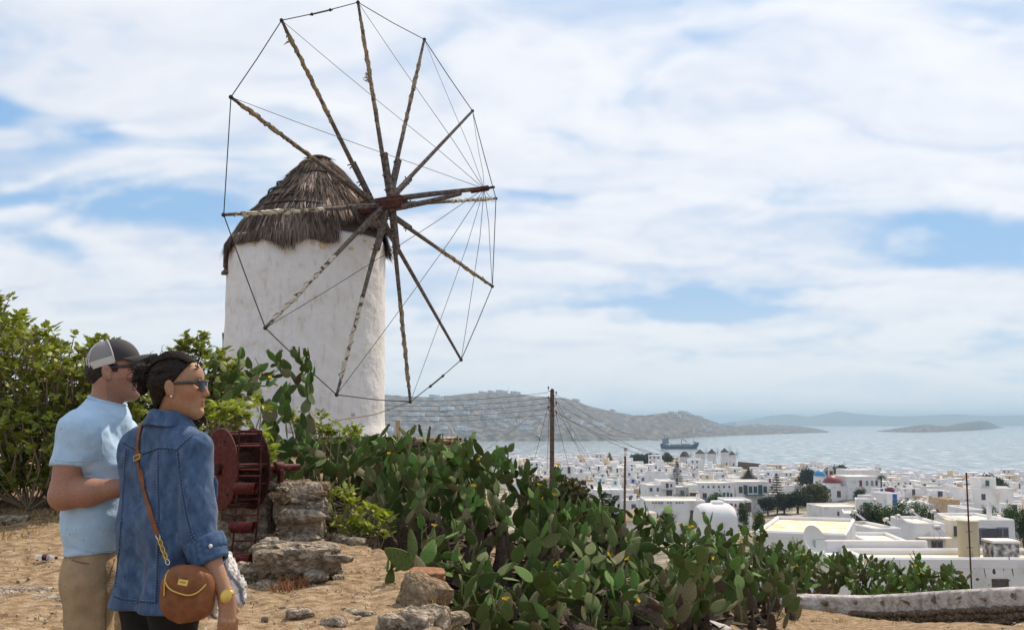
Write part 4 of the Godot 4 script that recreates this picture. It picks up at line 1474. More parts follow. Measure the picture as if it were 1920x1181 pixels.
func make_town() -> void:
	M.ochre_roof = tmat(ntex(0.012, 4, [[0.1, 0.58, 0.36, 0.17], [0.36, 0.66, 0.50, 0.32], [0.55, 0.72, 0.62, 0.47], [1.0, 0.74, 0.68, 0.58]], 512, 62), 0.10, 0.9)
	M.blotched = tmat(ntex(0.02, 5, [[0.2, 0.07, 0.07, 0.075], [0.5, 0.22, 0.22, 0.225], [0.85, 0.5, 0.5, 0.5]], 256, 63), 0.6, 0.9)
	make_town_special()
	make_trees()
	make_far_mills()
	make_churches()
	# the packed rows of houses
	var d := 84.0
	var row := 0
	var mass := MB.new()
	while d < 660.0:
		var px := (905.0 if d < 330.0 else 820.0) + rr(0, 30) + (row % 2) * 15.0
		while px < 1990.0:
			var w := rr(4.6, 8.6)
			var dpx := w * 0.8 / d * F
			var dd := d + rr(-5.0, 5.0)
			var p := at(px + dpx * 0.5, 950, dd)
			var g := ground_at(p.x, p.z)
			var st := 1 if rng.randf() < 0.5 else (2 if rng.randf() < 0.93 else 3)
			var ok := g.y > SEA + 0.9
			var tp := to_px(g + Vector3(0, st * 2.4 + 0.4, 0))
			if tp.y > prof(SIL, clampf(tp.x, 700, 1815)) + (45.0 if tp.x < 1110 else -2.0) and tp.x < 1815:
				ok = false
			if tp.x < 1600 and dd < 172.0:
				ok = false
			if tp.x > 1270 and tp.x < 1440 and dd > 520 - 40 and tp.y < 876:
				ok = false
			if tp.x > 1180 and tp.x < 1262 and dd > 530:
				ok = false
			for z in [[1360, 1640, 0, 76], [1600, 2000, 0, 88], [1375, 1452, 205, 262], [1208, 1380, 180, 262], [1110, 1178, 180, 225], [1205, 1330, 128, 172], [1355, 1415, 150, 200], [1580, 1660, 300, 380], [1520, 1590, 300, 420], [1420, 1605, 165, 310], [1592, 1765, 104, 128], [1535, 1630, 180, 215], [1630, 1910, 70, 112], [1835, 1930, 100, 136], [1640, 1690, 255, 285], [1810, 1850, 112, 150]]:
				if tp.x + dpx * 0.4 > z[0] and tp.x - dpx * 0.4 < z[1] and dd > z[2] and dd < z[3]:
					ok = false
			if ok and houses.size() < 296:
				some_house(g, w, rr(5.0, 8.0), st, rr(-0.3, 0.3), d < 190.0)
			elif ok:
				far_house(mass, g, w, st)
			px += dpx + rr(-0.5, 1.2) / d * F * (1.0 if rng.randf() < 0.8 else 3.0)
		d += 14.0 + d * 0.010
		row += 1
	if mass.v.size():
		part(self, "distant_houses", mass, M.vcol).set_meta("kind", "stuff")
	name_houses()
	make_heaters()


func far_house(b: MB, g: Vector3, w: float, st: int) -> void:
	var h := st * 3.0 + rr(0.2, 0.7)
	var xf := Transform3D(Basis(Vector3.UP, rr(-0.3, 0.3)).scaled_local(Vector3.ONE * 0.8), g)
	b.col = Color(0.68, 0.67, 0.68) if rng.randf() < 0.85 else Color(0.62, 0.52, 0.40)
	b.box(Vector3(w, h + 3.0, 6.5), xf * Transform3D(Basis.IDENTITY, Vector3(0, h * 0.5 - 1.5, -3.2)))
	if rng.randf() < 0.5:
		b.box(Vector3(w * 0.5, 2.4, 3.5), xf * Transform3D(Basis.IDENTITY, Vector3(rr(-0.25, 0.25) * w, h + 1.1, -3.6)))
	for k in int(w / 2.6):
		for s in st:
			var c: Color = INK[pick(["blue", "brown", "dark", "green", "dark", "grey"])]
			b.col = c
			b.box(Vector3(0.9, 1.2, 0.1), xf * Transform3D(Basis.IDENTITY, Vector3((k + 0.5) * 2.6 - w * 0.5, s * 3.0 + 1.7, 0.06)))


func name_houses() -> void:
	var marks := [["utility pole", 1035, 900], ["lamp pole", 1174, 900], ["dark grove by the sea", 1220, 862], ["small windmills", 1330, 862], ["tall dark pine", 1456, 920], ["blue dome", 1543, 885], ["palm", 1652, 900], ["bougainvillea", 1667, 926], ["green tree row", 1690, 950], ["antenna mast", 1813, 930], ["round tree at upper right", 1862, 905], ["vaulted chapel", 1341, 960], ["slender pine", 1269, 885], ["obelisk chimney", 1870, 962], ["red dome", 1567, 910], ["green shuttered house", 1405, 930]]
	var words := ["nearest", "second", "third", "fourth", "fifth", "sixth", "seventh", "eighth", "ninth", "tenth", "eleventh", "twelfth", "thirteenth", "fourteenth", "fifteenth", "sixteenth", "seventeenth", "eighteenth", "nineteenth", "twentieth"]
	var sets := {}
	for q in houses:
		var best := 1e9
		var key := ""
		for m in marks:
			var dx: float = q[1] - m[1]
			var dy: float = (q[2] - m[2]) * 2.5
			var l := dx * dx + dy * dy
			if l < best:
				best = l
				var way := "right of" if dx > 0 else "left of"
				if absf(dy) > absf(dx):
					way = "in front of" if dy > 0 else "behind"
				key = "%s the %s" % [way, m[0]]
		if not sets.has(key):
			sets[key] = []
		sets[key].append([best, q])
	for key in sets:
		var a: Array = sets[key]
		a.sort_custom(func(x, y): return x[0] < y[0])
		for k in a.size():
			var q: Array = a[k][1]
			var wd: String = words[k] if k < 20 else "%s-%s" % [["twenty", "thirty", "forty"][(k - 20) / 9], ["first", "second", "third", "fourth", "fifth", "sixth", "seventh", "eighth", "ninth"][(k - 20) % 9]]
			var s := "%s, %s from it, %s" % [key, wd, q[4]]
			var l := "%s %s" % [q[3], s]
			if l.split(" ").size() > 16:
				l = "%s %s, %s from it" % [q[3], key, wd]
			q[0].set_meta("label", l)


func make_heaters() -> void:
	var k := 0
	var nth := ["leftmost", "second from left", "third from left", "fourth from left", "fifth from left", "rightmost"]
	for q in [[1608, 970, 90], [1668, 985, 86], [1690, 978, 90], [1716, 968, 95], [1756, 969, 95], [1762, 1000, 82]]:
		var c := at(q[0], q[1], q[2])
		var t := thing("solar_heater", "solar water heater with round tank and sloping panel, %s of six" % nth[k], "solar heater", "solar water heaters on the roofs", c)
		var b := MB.new()
		b.tube([Vector3(-0.5, 0.75, -0.4), Vector3(0.5, 0.75, -0.4)], 0.26, 12)
		part(t, "tank", b, smat(0.55, 0.52, 0.46, 0.5))
		part(t, "panel", cube(Vector3(1.0, 0.06, 1.6), 0.01), smat(0.20, 0.20, 0.23, 0.3), Transform3D(Basis.from_euler(Vector3(0.6, 0, 0)), Vector3(0, 0.15, 0.4)))
		b = MB.new()
		for x in [-0.45, 0.45]:
			b.tube([Vector3(x, -1.2, -0.4), Vector3(x, 0.7, -0.4)], 0.03, 4)
		part(t, "stand", b, M.grey)
		t.rotation.y = rr(0.4, 1.0)
		t.scale = Vector3.ONE * 0.62
		k += 1
	# little clutter with a colour of its own
	var c := at(1200, 928, 150)
	var t := thing("folded_parasol", "green folded parasols on a terrace left of the long bluish house", "parasol", "", Vector3(c.x, height(c.x, c.z), c.z))
	var b := MB.new()
	var y := c.y - t.position.y
	b.lathe([Vector2(0.02, y + 1.6), Vector2(0.14, y + 0.2), Vector2(0.03, y + 0.1)], 8)
	part(t, "canopy", b, smat(0.01, 0.16, 0.11, 0.7))
	b = MB.new()
	b.tube([Vector3.ZERO, Vector3(0, y + 1.7, 0)], 0.03, 5)
	part(t, "pole", b, M.grey)


# ------------------------------------------------------------------ over the water
func make_far() -> void:
	# ship
	var p := at(1275, 839.5, 1340)
	p.y = SEA
	var t := thing("cargo_ship", "dark blue cargo ship with a crane amidships, crossing the bay", "ship", "", p, 0.12)
	var b := MB.new()
	var rows := []
	for q in [[-25.0, 3.0, 2.4, 7.0], [-23.0, 3.6, 0.0, 6.2], [-12.0, 4.2, 0.0, 4.6], [8.0, 4.2, 0.0, 4.6], [17.0, 3.6, 0.0, 5.6], [22.0, 1.8, 0.0, 7.4], [25.5, 0.15, 5.5, 8.6]]:
		rows.append(PackedVector3Array([Vector3(q[0], q[3], -q[1]), Vector3(q[0], q[2] - 0.5, -q[1] * 0.8), Vector3(q[0], q[2] - 0.5, q[1] * 0.8), Vector3(q[0], q[3], q[1])]))
	b.sheet(rows, true)
	part(t, "hull", b, smat(0.03, 0.045, 0.085, 0.5))
	for q in [["deckhouse", Vector3(-19, 8.5, 0), Vector3(7, 5, 7)], ["bridge", Vector3(-20, 12, 0), Vector3(4.5, 3, 6)], ["hatch", Vector3(-6, 5.2, 0), Vector3(12, 1.6, 6)], ["hatch", Vector3(8, 5.4, 0), Vector3(10, 2.0, 6)], ["forecastle", Vector3(20, 8.2, 0), Vector3(4, 1.6, 4)]]:
		part(t, q[0], cube(q[2], 0.1), smat(0.14, 0.17, 0.22, 0.6), Transform3D(Basis.IDENTITY, q[1]))
	for q in [["crane", [Vector3(2, 5, 0), Vector3(3, 13, 0), Vector3(9, 9.5, 0), Vector3(8.5, 8, 0)], 0.5], ["mast", [Vector3(19, 8, 0), Vector3(19, 14, 0)], 0.25], ["mast", [Vector3(-20, 13, 0), Vector3(-20, 17, 0)], 0.25], ["funnel", [Vector3(-16, 10, 0), Vector3(-16, 14, 0)], 1.0]]:
		b = MB.new()
		b.tube(q[1], q[2], 6)
		part(t, q[0], b, smat(0.06, 0.07, 0.09, 0.6))
	# houses on the far headland
	var spots := [[780, 781, 30], [816, 785, 14], [800, 768, 22], [838, 766, 26], [850, 772, 16], [868, 777, 24], [880, 759, 20], [898, 762, 16], [905, 764, 18], [918, 780, 26], [926, 775, 14], [941, 788, 30], [946, 801, 14], [964, 797, 16], [870, 806, 34], [862, 803, 12], [832, 804, 14], [985, 795, 30], [985, 805, 30], [1012, 784, 14], [1052, 796, 16], [1095, 800, 22], [1122, 796, 22], [1128, 802, 16], [1086, 793, 12], [1168, 787, 22], [815, 745, 22], [822, 748, 18],
		[905, 738, 16], [920, 735, 12], [940, 737, 22], [966, 738, 18], [1262, 776, 16], [1282, 772, 20], [1290, 777, 16], [1310, 783, 16], [1270, 781, 14], [1312, 802, 22], [1322, 806, 26], [1350, 803, 20], [1335, 797, 14], [1375, 801, 20], [1402, 800, 24], [1412, 802, 12], [1440, 803, 22], [1452, 805, 22], [1468, 803, 20], [1408, 798, 10], [1425, 797, 14], [1080, 752, 12], [1150, 770, 10], [730, 806, 14], [745, 770, 16], [744, 790, 12]]
	var nth := {}
	var k := 0
	for q in spots:
		var bt := 0.0
		var bd := 1e9
		for i in 60:
			var e := absf(to_px(far_point("headland", q[0], i / 60.0)).y - q[1])
			if e < bd:
				bd = e
				bt = i / 60.0
		var g := far_point("headland", q[0], bt)
		var w: float = q[2] / F * -g.z
		var zone := "low on the far headland" if q[1] > 795 else ("atop the far headland" if q[1] < 760 else "halfway up the far headland")
		var side := "left of the utility pole" if q[0] < 1034 else ("right of the utility pole" if q[0] < 1230 else "near its seaward end")
		var key: String = zone + ", " + side
		nth[key] = nth.get(key, 0) + 1
		houses_far.append([key, q[0], nth[key]])
		var o := thing("villa", "", "house", "white houses on the far headland", g, rr(-0.3, 0.3))
		houses_far[-1].append(o)
		var hgt := rr(5.0, 8.0)
		part(o, "wall", cube(Vector3(q5(w * 0.62), q5(hgt) + 4.0, 9)), M.white, Transform3D(Basis.IDENTITY, Vector3(-w * 0.18, 0.4, 0)))
		part(o, "wing", cube(Vector3(q5(w * 0.45), q5(hgt * 0.7) + 4.0, 8)), M.white, Transform3D(Basis.IDENTITY, Vector3(w * 0.28, 0.0, 3)))
		for i in int(w / 6.0):
			part(o, "window", cube(Vector3(2.0, 1.8, 0.3)), ink("grey"), Transform3D(Basis.IDENTITY, Vector3(-w * 0.4 + i * 5.0, hgt * 0.5 + 0.5, 4.5)))
		k += 1
	var groups := {}
	for q in houses_far:
		if not groups.has(q[0]):
			groups[q[0]] = []
		groups[q[0]].append(q)
	var words := ["leftmost", "second from left", "third from left", "fourth from left", "fifth from left", "sixth from left", "seventh from left", "eighth from left", "ninth from left", "tenth from left", "eleventh from left", "twelfth from left", "thirteenth from left", "fourteenth from left", "fifteenth from left", "sixteenth from left", "seventeenth from left", "eighteenth from left", "nineteenth from left"]
	for key in groups:
		var a: Array = groups[key]
		a.sort_custom(func(x, y): return x[1] < y[1])
		for i in a.size():
			a[i][3].set_meta("label", "white villa %s, %s" % [key, words[mini(i, words.size() - 1)]])
	M.track = smat(0.19, 0.165, 0.13, 0.95)
	# pale tracks scraped across its slope
	for q in [[[1075, 824], [1074, 815], [1071, 805], [1074, 800]], [[1015, 822], [1010, 818], [1000, 815], [985, 818], [975, 816], [962, 820]], [[851, 815], [848, 808], [845, 800]], [[1008, 812], [1012, 800], [1014, 790]], [[1135, 815], [1142, 806], [1146, 800]], [[905, 815], [914, 808]], [[1300, 814], [1302, 806], [1308, 798]], [[1280, 812], [1300, 807], [1320, 810]]]:
		b = MB.new()
		rows = [PackedVector3Array(), PackedVector3Array()]
		for e in q:
			var bt := 0.0
			var bd := 1e9
			for i in 80:
				var er := absf(to_px(far_point("headland", e[0], i / 80.0)).y - e[1])
				if er < bd:
					bd = er
					bt = i / 80.0
			var g := far_point("headland", e[0], bt) + Vector3(0, 1.6, 1.5)
			rows[0].append(g + Vector3(-1.7, -0.8, 0.3))
			rows[1].append(g + Vector3(1.7, -0.8, -0.3))
		b.sheet(rows, false)
		struct("dirt_track", b, M.track)
	b = MB.new()
	var g := far_point("headland", 953, 1.0)
	b.tube([Vector3.ZERO, Vector3(0, 16, 0)], [0.5, 0.25], 5)
	t = thing("radio_mast", "thin radio mast on the ridge of the far headland", "mast", "", g)
	part(t, "mast", b, M.grey)


var houses_far := []


# ------------------------------------------------------------------ prickly pears
var pads := []
var padmats := []
var flower_mesh: Mesh
const SIL := [[440, 800], [540, 795], [640, 800], [700, 826], [742, 795], [800, 792], [850, 838], [885, 835], [930, 828], [965, 850], [1000, 882], [1035, 905], [1060, 903], [1100, 908], [1130, 926], [1170, 945], [1220, 958], [1255, 965], [1290, 948], [1325, 982], [1370, 968], [1400, 962], [1437, 985], [1465, 1012], [1500, 1022], [1530, 1028], [1560, 1020], [1600, 1046], [1645, 1026], [1690, 1036], [1728, 1024], [1760, 1040], [1795, 1072], [1815, 1104]]

func make_pads() -> void:
	var rn := RandomNumberGenerator.new()
	rn.seed = 404
	for k in 9:
		var b := MB.new()
		var wide := rn.randf_range(0.52, 0.68)
		var bend := rn.randf_range(-0.16, 0.16)
		var cup := rn.randf_range(-0.10, 0.10)
		var low := rn.randf_range(0.6, 0.85)
		var rows := []
		var NR := 9
		for j in NR + 1:
			var s := float(j) / NR
			var y := s
			var hw := wide * 0.5 * pow(sin(PI * pow(clampf(s, 0.012, 0.988), low)), 0.62)
			var th := 0.036 * pow(sin(PI * clampf(s, 0.02, 0.985)), 0.4) + 0.004
			var row := PackedVector3Array()
			for i in 14:
				var a := TAU * i / 14
				var x := cos(a) * hw * (1.0 + 0.05 * sin(a * 3.0 + k))
				var z := sin(a) * th
				z += bend * (s * s - s * 0.4) + cup * (x * x) / 0.1 * 0.5
				row.append(Vector3(x, y, z))
			rows.append(row)
		b.sheet(rows, true, true)
		if k >= 6:                                     # buds along the rim
			b.col = Color(0.75, 0.42, 0.35)
			for q in rn.randi_range(4, 7):
				var f := rn.randf_range(-0.9, 0.9)
				var yy := 0.5 + 0.5 * cos(f * 0.95)
				var xx := sin(f) * wide * 0.47
				var zz := bend * (yy * yy - yy * 0.4)
				b.ball(Vector3(xx, yy + 0.035, zz), Vector3(0.032, 0.075, 0.032), 5, 6, Basis(Vector3.FORWARD, f * 0.7))
		pads.append(b.mesh())
	var tone := ntex(0.02, 4, [[0.15, 0.56, 0.56, 0.50], [0.5, 0.95, 0.95, 0.95], [0.85, 1.0, 1.0, 1.0]], 256, 51)
	for c in [[0.090, 0.138, 0.030], [0.064, 0.108, 0.022], [0.118, 0.160, 0.040], [0.125, 0.235, 0.045], [0.150, 0.168, 0.058], [0.24, 0.215, 0.11], [0.13, 0.09, 0.062]]:
		var m := tmat(tone, 2.4, 0.55, M.fine, 0.35, false)
		m.albedo_color = lin(c[0], c[1], c[2])
		m.metallic_specular = 0.3
		m.vertex_color_use_as_albedo = true
		padmats.append(m)
	var f := MB.new()
	for k in 7:
		var a := TAU * k / 7
		f.tri(Vector3.ZERO, Vector3(cos(a - 0.4) * 0.028, 0.03, sin(a - 0.4) * 0.028), Vector3(cos(a + 0.4) * 0.028, 0.03, sin(a + 0.4) * 0.028))
		f.tri(Vector3(0, 0.01, 0), Vector3(cos(a) * 0.035, 0.022, sin(a) * 0.035), Vector3(cos(a + 0.6) * 0.03, 0.035, sin(a + 0.6) * 0.03))
	flower_mesh = f.mesh()
	M.flower = smat(0.85, 0.62, 0.03, 0.6)


func one_pad(t: Node3D, p: Vector3, y: Vector3, z: Vector3, L: float, v: int, m: int) -> void:
	var x := y.cross(z).normalized()
	var zz := x.cross(y).normalized()
	part(t, "pad", pads[v], padmats[m], Transform3D(Basis(x, y, zz).scaled_local(Vector3(L, L, L)), p))


func grow(t: Node3D, p: Vector3, y: Vector3, z: Vector3, L: float, depth: int, lim: Dictionary) -> void:
	if lim.left <= 0:
		return
	lim.left -= 1
	var top: bool = depth >= lim.deep or p.y + L * y.y > lim.h
	var m := 0
	var q := rng.randf()
	if depth == 0 and lim.old:
		m = 6 if q < 0.6 else 5
	elif top or depth >= lim.deep - 1:
		m = 3 if q < 0.38 else (0 if q < 0.7 else 2)
	else:
		m = [0, 1, 2, 4, 5][int(q * 4.99)]
		if rng.randf() < 0.05:
			m = 6
	var v := rng.randi() % 6
	if top and rng.randf() < 0.5:
		v = 6 + rng.randi() % 3
	one_pad(t, p, y, z, L, v, m)
	if top:
		if rng.randf() < 0.045:
			part(t, "flower", flower_mesh, M.flower, Transform3D(aim(y), p + y * (L * 1.01)))
		return
	var x := y.cross(z).normalized()
	var kids := 1 + rng.randi() % 3
	if lim.h > 1.2 and depth < 3:
		kids = 1 + rng.randi() % 2
	elif depth == 0:
		kids = 2 + rng.randi() % 2
	for k in kids:
		var f := rr(-1.25, 1.25)
		if kids > 1:
			f = lerpf(-1.1, 1.1, float(k) / (kids - 1)) + rr(-0.35, 0.35)
		var c := p + y * (L * (0.50 + 0.46 * cos(f))) + x * (sin(f) * L * 0.28)
		var dirn := (y * cos(f * 0.75) + x * sin(f * 0.75)).normalized()
		dirn = (dirn + z * rr(-0.75, 0.75) + Vector3.UP * (0.65 if lim.h - c.y > 0.5 else 0.3)).normalized()
		var out := Vector3(c.x, 0, c.z)
		if out.length() > lim.r:
			dirn = (dirn - out.normalized() * 0.8 + Vector3.UP * 0.3).normalized()
		if c.y < 0.1:
			dirn = (dirn + Vector3.UP * 0.6).normalized()
		var nz := (z + x * rr(-1.8, 1.8)).normalized()
		nz = (nz - dirn * nz.dot(dirn)).normalized()
		grow(t, c, dirn, nz, L * rr(0.82, 1.0) if L > 0.17 else L, depth + 1, lim)


func prickly_pear(px: float, d: float, top_px: float, label: String, opt := {}) -> Node3D:
	var g0 := at(px, 900, d)
	var g := ground_at(g0.x, g0.z)
	var t := thing("prickly_pear", label, "cactus", "prickly pears on the slope", g)
	var H: float = clampf(at(px, top_px, d).y - g.y, 0.45, opt.get("hmax", 2.0))
	var r: float = opt.get("r", 0.62)
	var stems: int = opt.get("stems", 5)
	var each: int = opt.get("pads", 40) / stems
	var tr := MB.new()
	for s in stems:
		var a := TAU * (s + rr(-0.3, 0.3)) / stems
		var o := Vector3(cos(a), 0, sin(a)) * rr(0.05, r * 0.75)
		var gy := height(g.x + o.x, g.z + o.z) - g.y
		var p := o + Vector3(0, gy - 0.05, 0)
		var dirn := (Vector3.UP + Vector3(cos(a), 0, sin(a)) * rr(0.0, 0.5)).normalized()
		var rise: float = maxf(0.0, H - opt.get("base", 1.7)) + rr(0.0, 0.1)
		if rise > 0.05:
			tr.tube([p, p + dirn * rise * 0.5 + Vector3(rr(-0.05, 0.05), 0, 0), p + dirn * (rise + 0.1)], [0.09, 0.075, 0.06], 7)
		p += dirn * rise
		var z := Vector3(rr(-1, 1), rr(-0.3, 0.3), rr(-1, 1))
		z = (z - dirn * z.dot(dirn)).normalized()
		grow(t, p, dirn, z, rr(0.24, 0.32) * opt.get("size", 1.0), 0, {"left": each, "deep": opt.get("deep", 7 if H > 1.25 else 6), "h": H, "r": r, "old": true})
	if tr.v.size():
		part(t, "trunk", tr, M.bark)
	return t


func make_cacti() -> void:
	make_pads()
	var where := {}
	var rows := [
		["in the lowest row beside the path edge", [[872, 9.6], [952, 9.3], [1040, 9.9], [1120, 10.6], [1205, 11.4], [1290, 12.7]], 1030.0, 58],
		["in the second row up the slope", [[850, 11.6], [930, 11.1], [1010, 11.5], [1090, 12.1], [1180, 12.8], [1265, 13.8], [1305, 15.6], [1345, 14.8], [1358, 16.6], [1385, 15.4], [1425, 16.6], [1455, 18.2]], 985.0, 58],
		["along the skyline in front of the town", [[765, 13.8], [820, 13.6], [870, 13.6], [925, 13.6], [985, 14.0], [1030, 14.4], [1070, 14.9], [1120, 15.1], [1180, 15.6], [1275, 16.2], [1380, 17.2], [1450, 18.6]], 0.0, 66],
		["in the drift between well and mill", [[625, 14.6], [690, 14.4], [735, 15.4], [600, 16.6], [660, 17.0], [715, 17.6], [780, 16.8], [845, 16.6], [905, 16.2], [560, 16.2], [770, 15.0], [820, 15.2]], 0.0, 48],
		["below the mill terrace wall", [[620, 19.5], [690, 20.0], [755, 20.5], [820, 20.0], [885, 19.5], [660, 23.0], [745, 23.8], [800, 23.6], [880, 22.5]], 0.0, 40],
		["behind the low plastered wall", [[1440, 21.2], [1482, 21.8], [1525, 21.6], [1570, 21.5], [1612, 21.1], [1655, 20.6], [1695, 20.2], [1735, 19.8], [1775, 19.3]], 0.0, 84],
		["in the back row above the pale roofs", [[1440, 21.5], [1510, 24.0], [1570, 24.0], [1650, 23.4], [1720, 22.8]], 0.0, 40]]
	var nth := ["leftmost", "second from left", "third from left", "fourth from left", "fifth from left", "sixth from left", "seventh from left", "eighth from left", "ninth from left", "tenth from left", "eleventh from left", "twelfth from left", "rightmost"]
	var ri := 0
	for q in rows:
		var spots: Array = q[1]
		var order := range(spots.size())
		order.sort_custom(func(a, b): return spots[a][0] < spots[b][0])
		for k in spots.size():
			var px: float = spots[k][0]
			var s := maxf(prof(SIL, px) + rr(4.0, 14.0), q[2])
			var rank: int = order.find(k)
			var nm: String = nth[rank] if rank < spots.size() - 1 else "rightmost"
			prickly_pear(px, spots[k][1], s, "prickly pear %s, %s" % [q[0], nm], {"pads": q[3], "r": 0.6 if ri < 5 else 0.75, "size": 1.0 if ri != 3 else 1.12, "stems": 4 if ri in [2, 5, 6] else 6, "base": 1.25 if ri in [2, 4] else 1.6})
		ri += 1
	# withered pads littering the soil, coloured extra dark to stand in for shade beneath
	var dx := []
	var dc := []
	for k in 2600:
		var px := rr(560, 1480)
		var d := rr(9.0, 19.5)
		var p := at(px, 1000, d)
		if edge_dist(p.x, p.z) > -0.15 and p.z > -14.0:
			continue
		if px > 1250 and d < 12.6 or px > 1360 and d < 15.6 or px > 1440 and d < 18.0:
			continue
		p.y = height(p.x, p.z) + rr(0.0, 0.10)
		var s := rr(0.14, 0.32)
		dx.append(Transform3D(Basis.from_euler(Vector3(rr(-2.0, -1.0), rr(0, TAU), rr(-0.5, 0.5))).scaled_local(Vector3.ONE * s), p))
		var v := rr(0.35, 1.3)
		dc.append(Color(0.062 * v, 0.046 * v, 0.032 * v))
	scatter(self, "withered_shade_pads", pads[1], M.vcol, dx, dc)
	# the tall old plant beside the mill
	for q in [[440, 15.9, 672, 80, "tall old prickly pear with withered pads, left of the mill wall"], [505, 15.2, 662, 100, "tall prickly pear overhanging the red water wheel, against the mill wall"], [540, 14.4, 735, 60, "broad leaved prickly pear just above the red wheel axle"]]:
		prickly_pear(q[0], q[1], q[2], q[4], {"pads": q[3], "hmax": 2.6, "size": 1.3, "r": 0.6, "stems": 5, "deep": 9})
	# two thick bare trunks in the lowest row
	for q in [[1062, 9.55, "thick bare prickly pear trunk bent in an arch at the foot of the slope", 0], [1196, 10.6, "shaggy dead prickly pear stump hung with dry pads near the wall stub", 1]]:
		var g0 := at(q[0], 1000, q[1])
		var g := ground_at(g0.x, g0.z)
		var t := thing("cactus_stump", q[2], "cactus stump", "", g)
		var b := MB.new()
		var pts := []
		var rad := []
		for k in 15:
			var f := k / 14.0
			if q[3] == 0:
				pts.append(Vector3(-0.34 + 0.62 * f, 0.10 + 0.42 * sin(PI * (0.12 + f * 0.78)), 0.12 + 0.1 * sin(f * 9.0)))
			else:
				pts.append(Vector3(-0.10 + 0.22 * sin(f * 5.0), f * 0.55, 0.1 + 0.06 * cos(f * 7.0)))
			rad.append(0.13 + 0.035 * sin(f * 17.0) + 0.02 * sin(f * 40.0) - 0.05 * f * q[3])
		b.tube(pts, rad, 11)
		part(t, "trunk", b, M.bark)
		for k in (16 if q[3] else 7):
			var p: Vector3 = pts[rng.randi_range(3, 13)] + Vector3(rr(-0.1, 0.1), rr(0.0, 0.1), 0.06)
			var y := Vector3(rr(-0.9, 0.9), rr(-1.0, 0.2), rr(-0.1, 0.7)).normalized()
			var z := Vector3(rr(-1, 1), rr(-1, 1), rr(0, 1))
			one_pad(t, p, y, (z - y * z.dot(y)).normalized(), rr(0.15, 0.3), rng.randi() % 6, [6, 6, 5, 1][rng.randi() % 4])


# ------------------------------------------------------------------ fig shrubs
func fig_leaf() -> Mesh:
	var b := MB.new()
	var o := [Vector3(0, 0, 0), Vector3(0.16, 0.16, 0.03), Vector3(0.36, 0.30, 0.02), Vector3(0.22, 0.42, 0.05), Vector3(0.34, 0.68, 0.0), Vector3(0.16, 0.62, 0.05), Vector3(0, 1.0, -0.06), Vector3(-0.16, 0.62, 0.05), Vector3(-0.34, 0.68, 0.0), Vector3(-0.22, 0.42, 0.05), Vector3(-0.36, 0.30, 0.02), Vector3(-0.16, 0.16, 0.03)]
	for p in o:
		b.vert(p, Vector3(p.x * 0.6, 0, 1).normalized())
	var c := b.vert(Vector3(0, 0.42, -0.05), Vector3(0, 0, 1))
	for k in 12:
		b.face(c, k, (k + 1) % 12)
	return b.mesh()


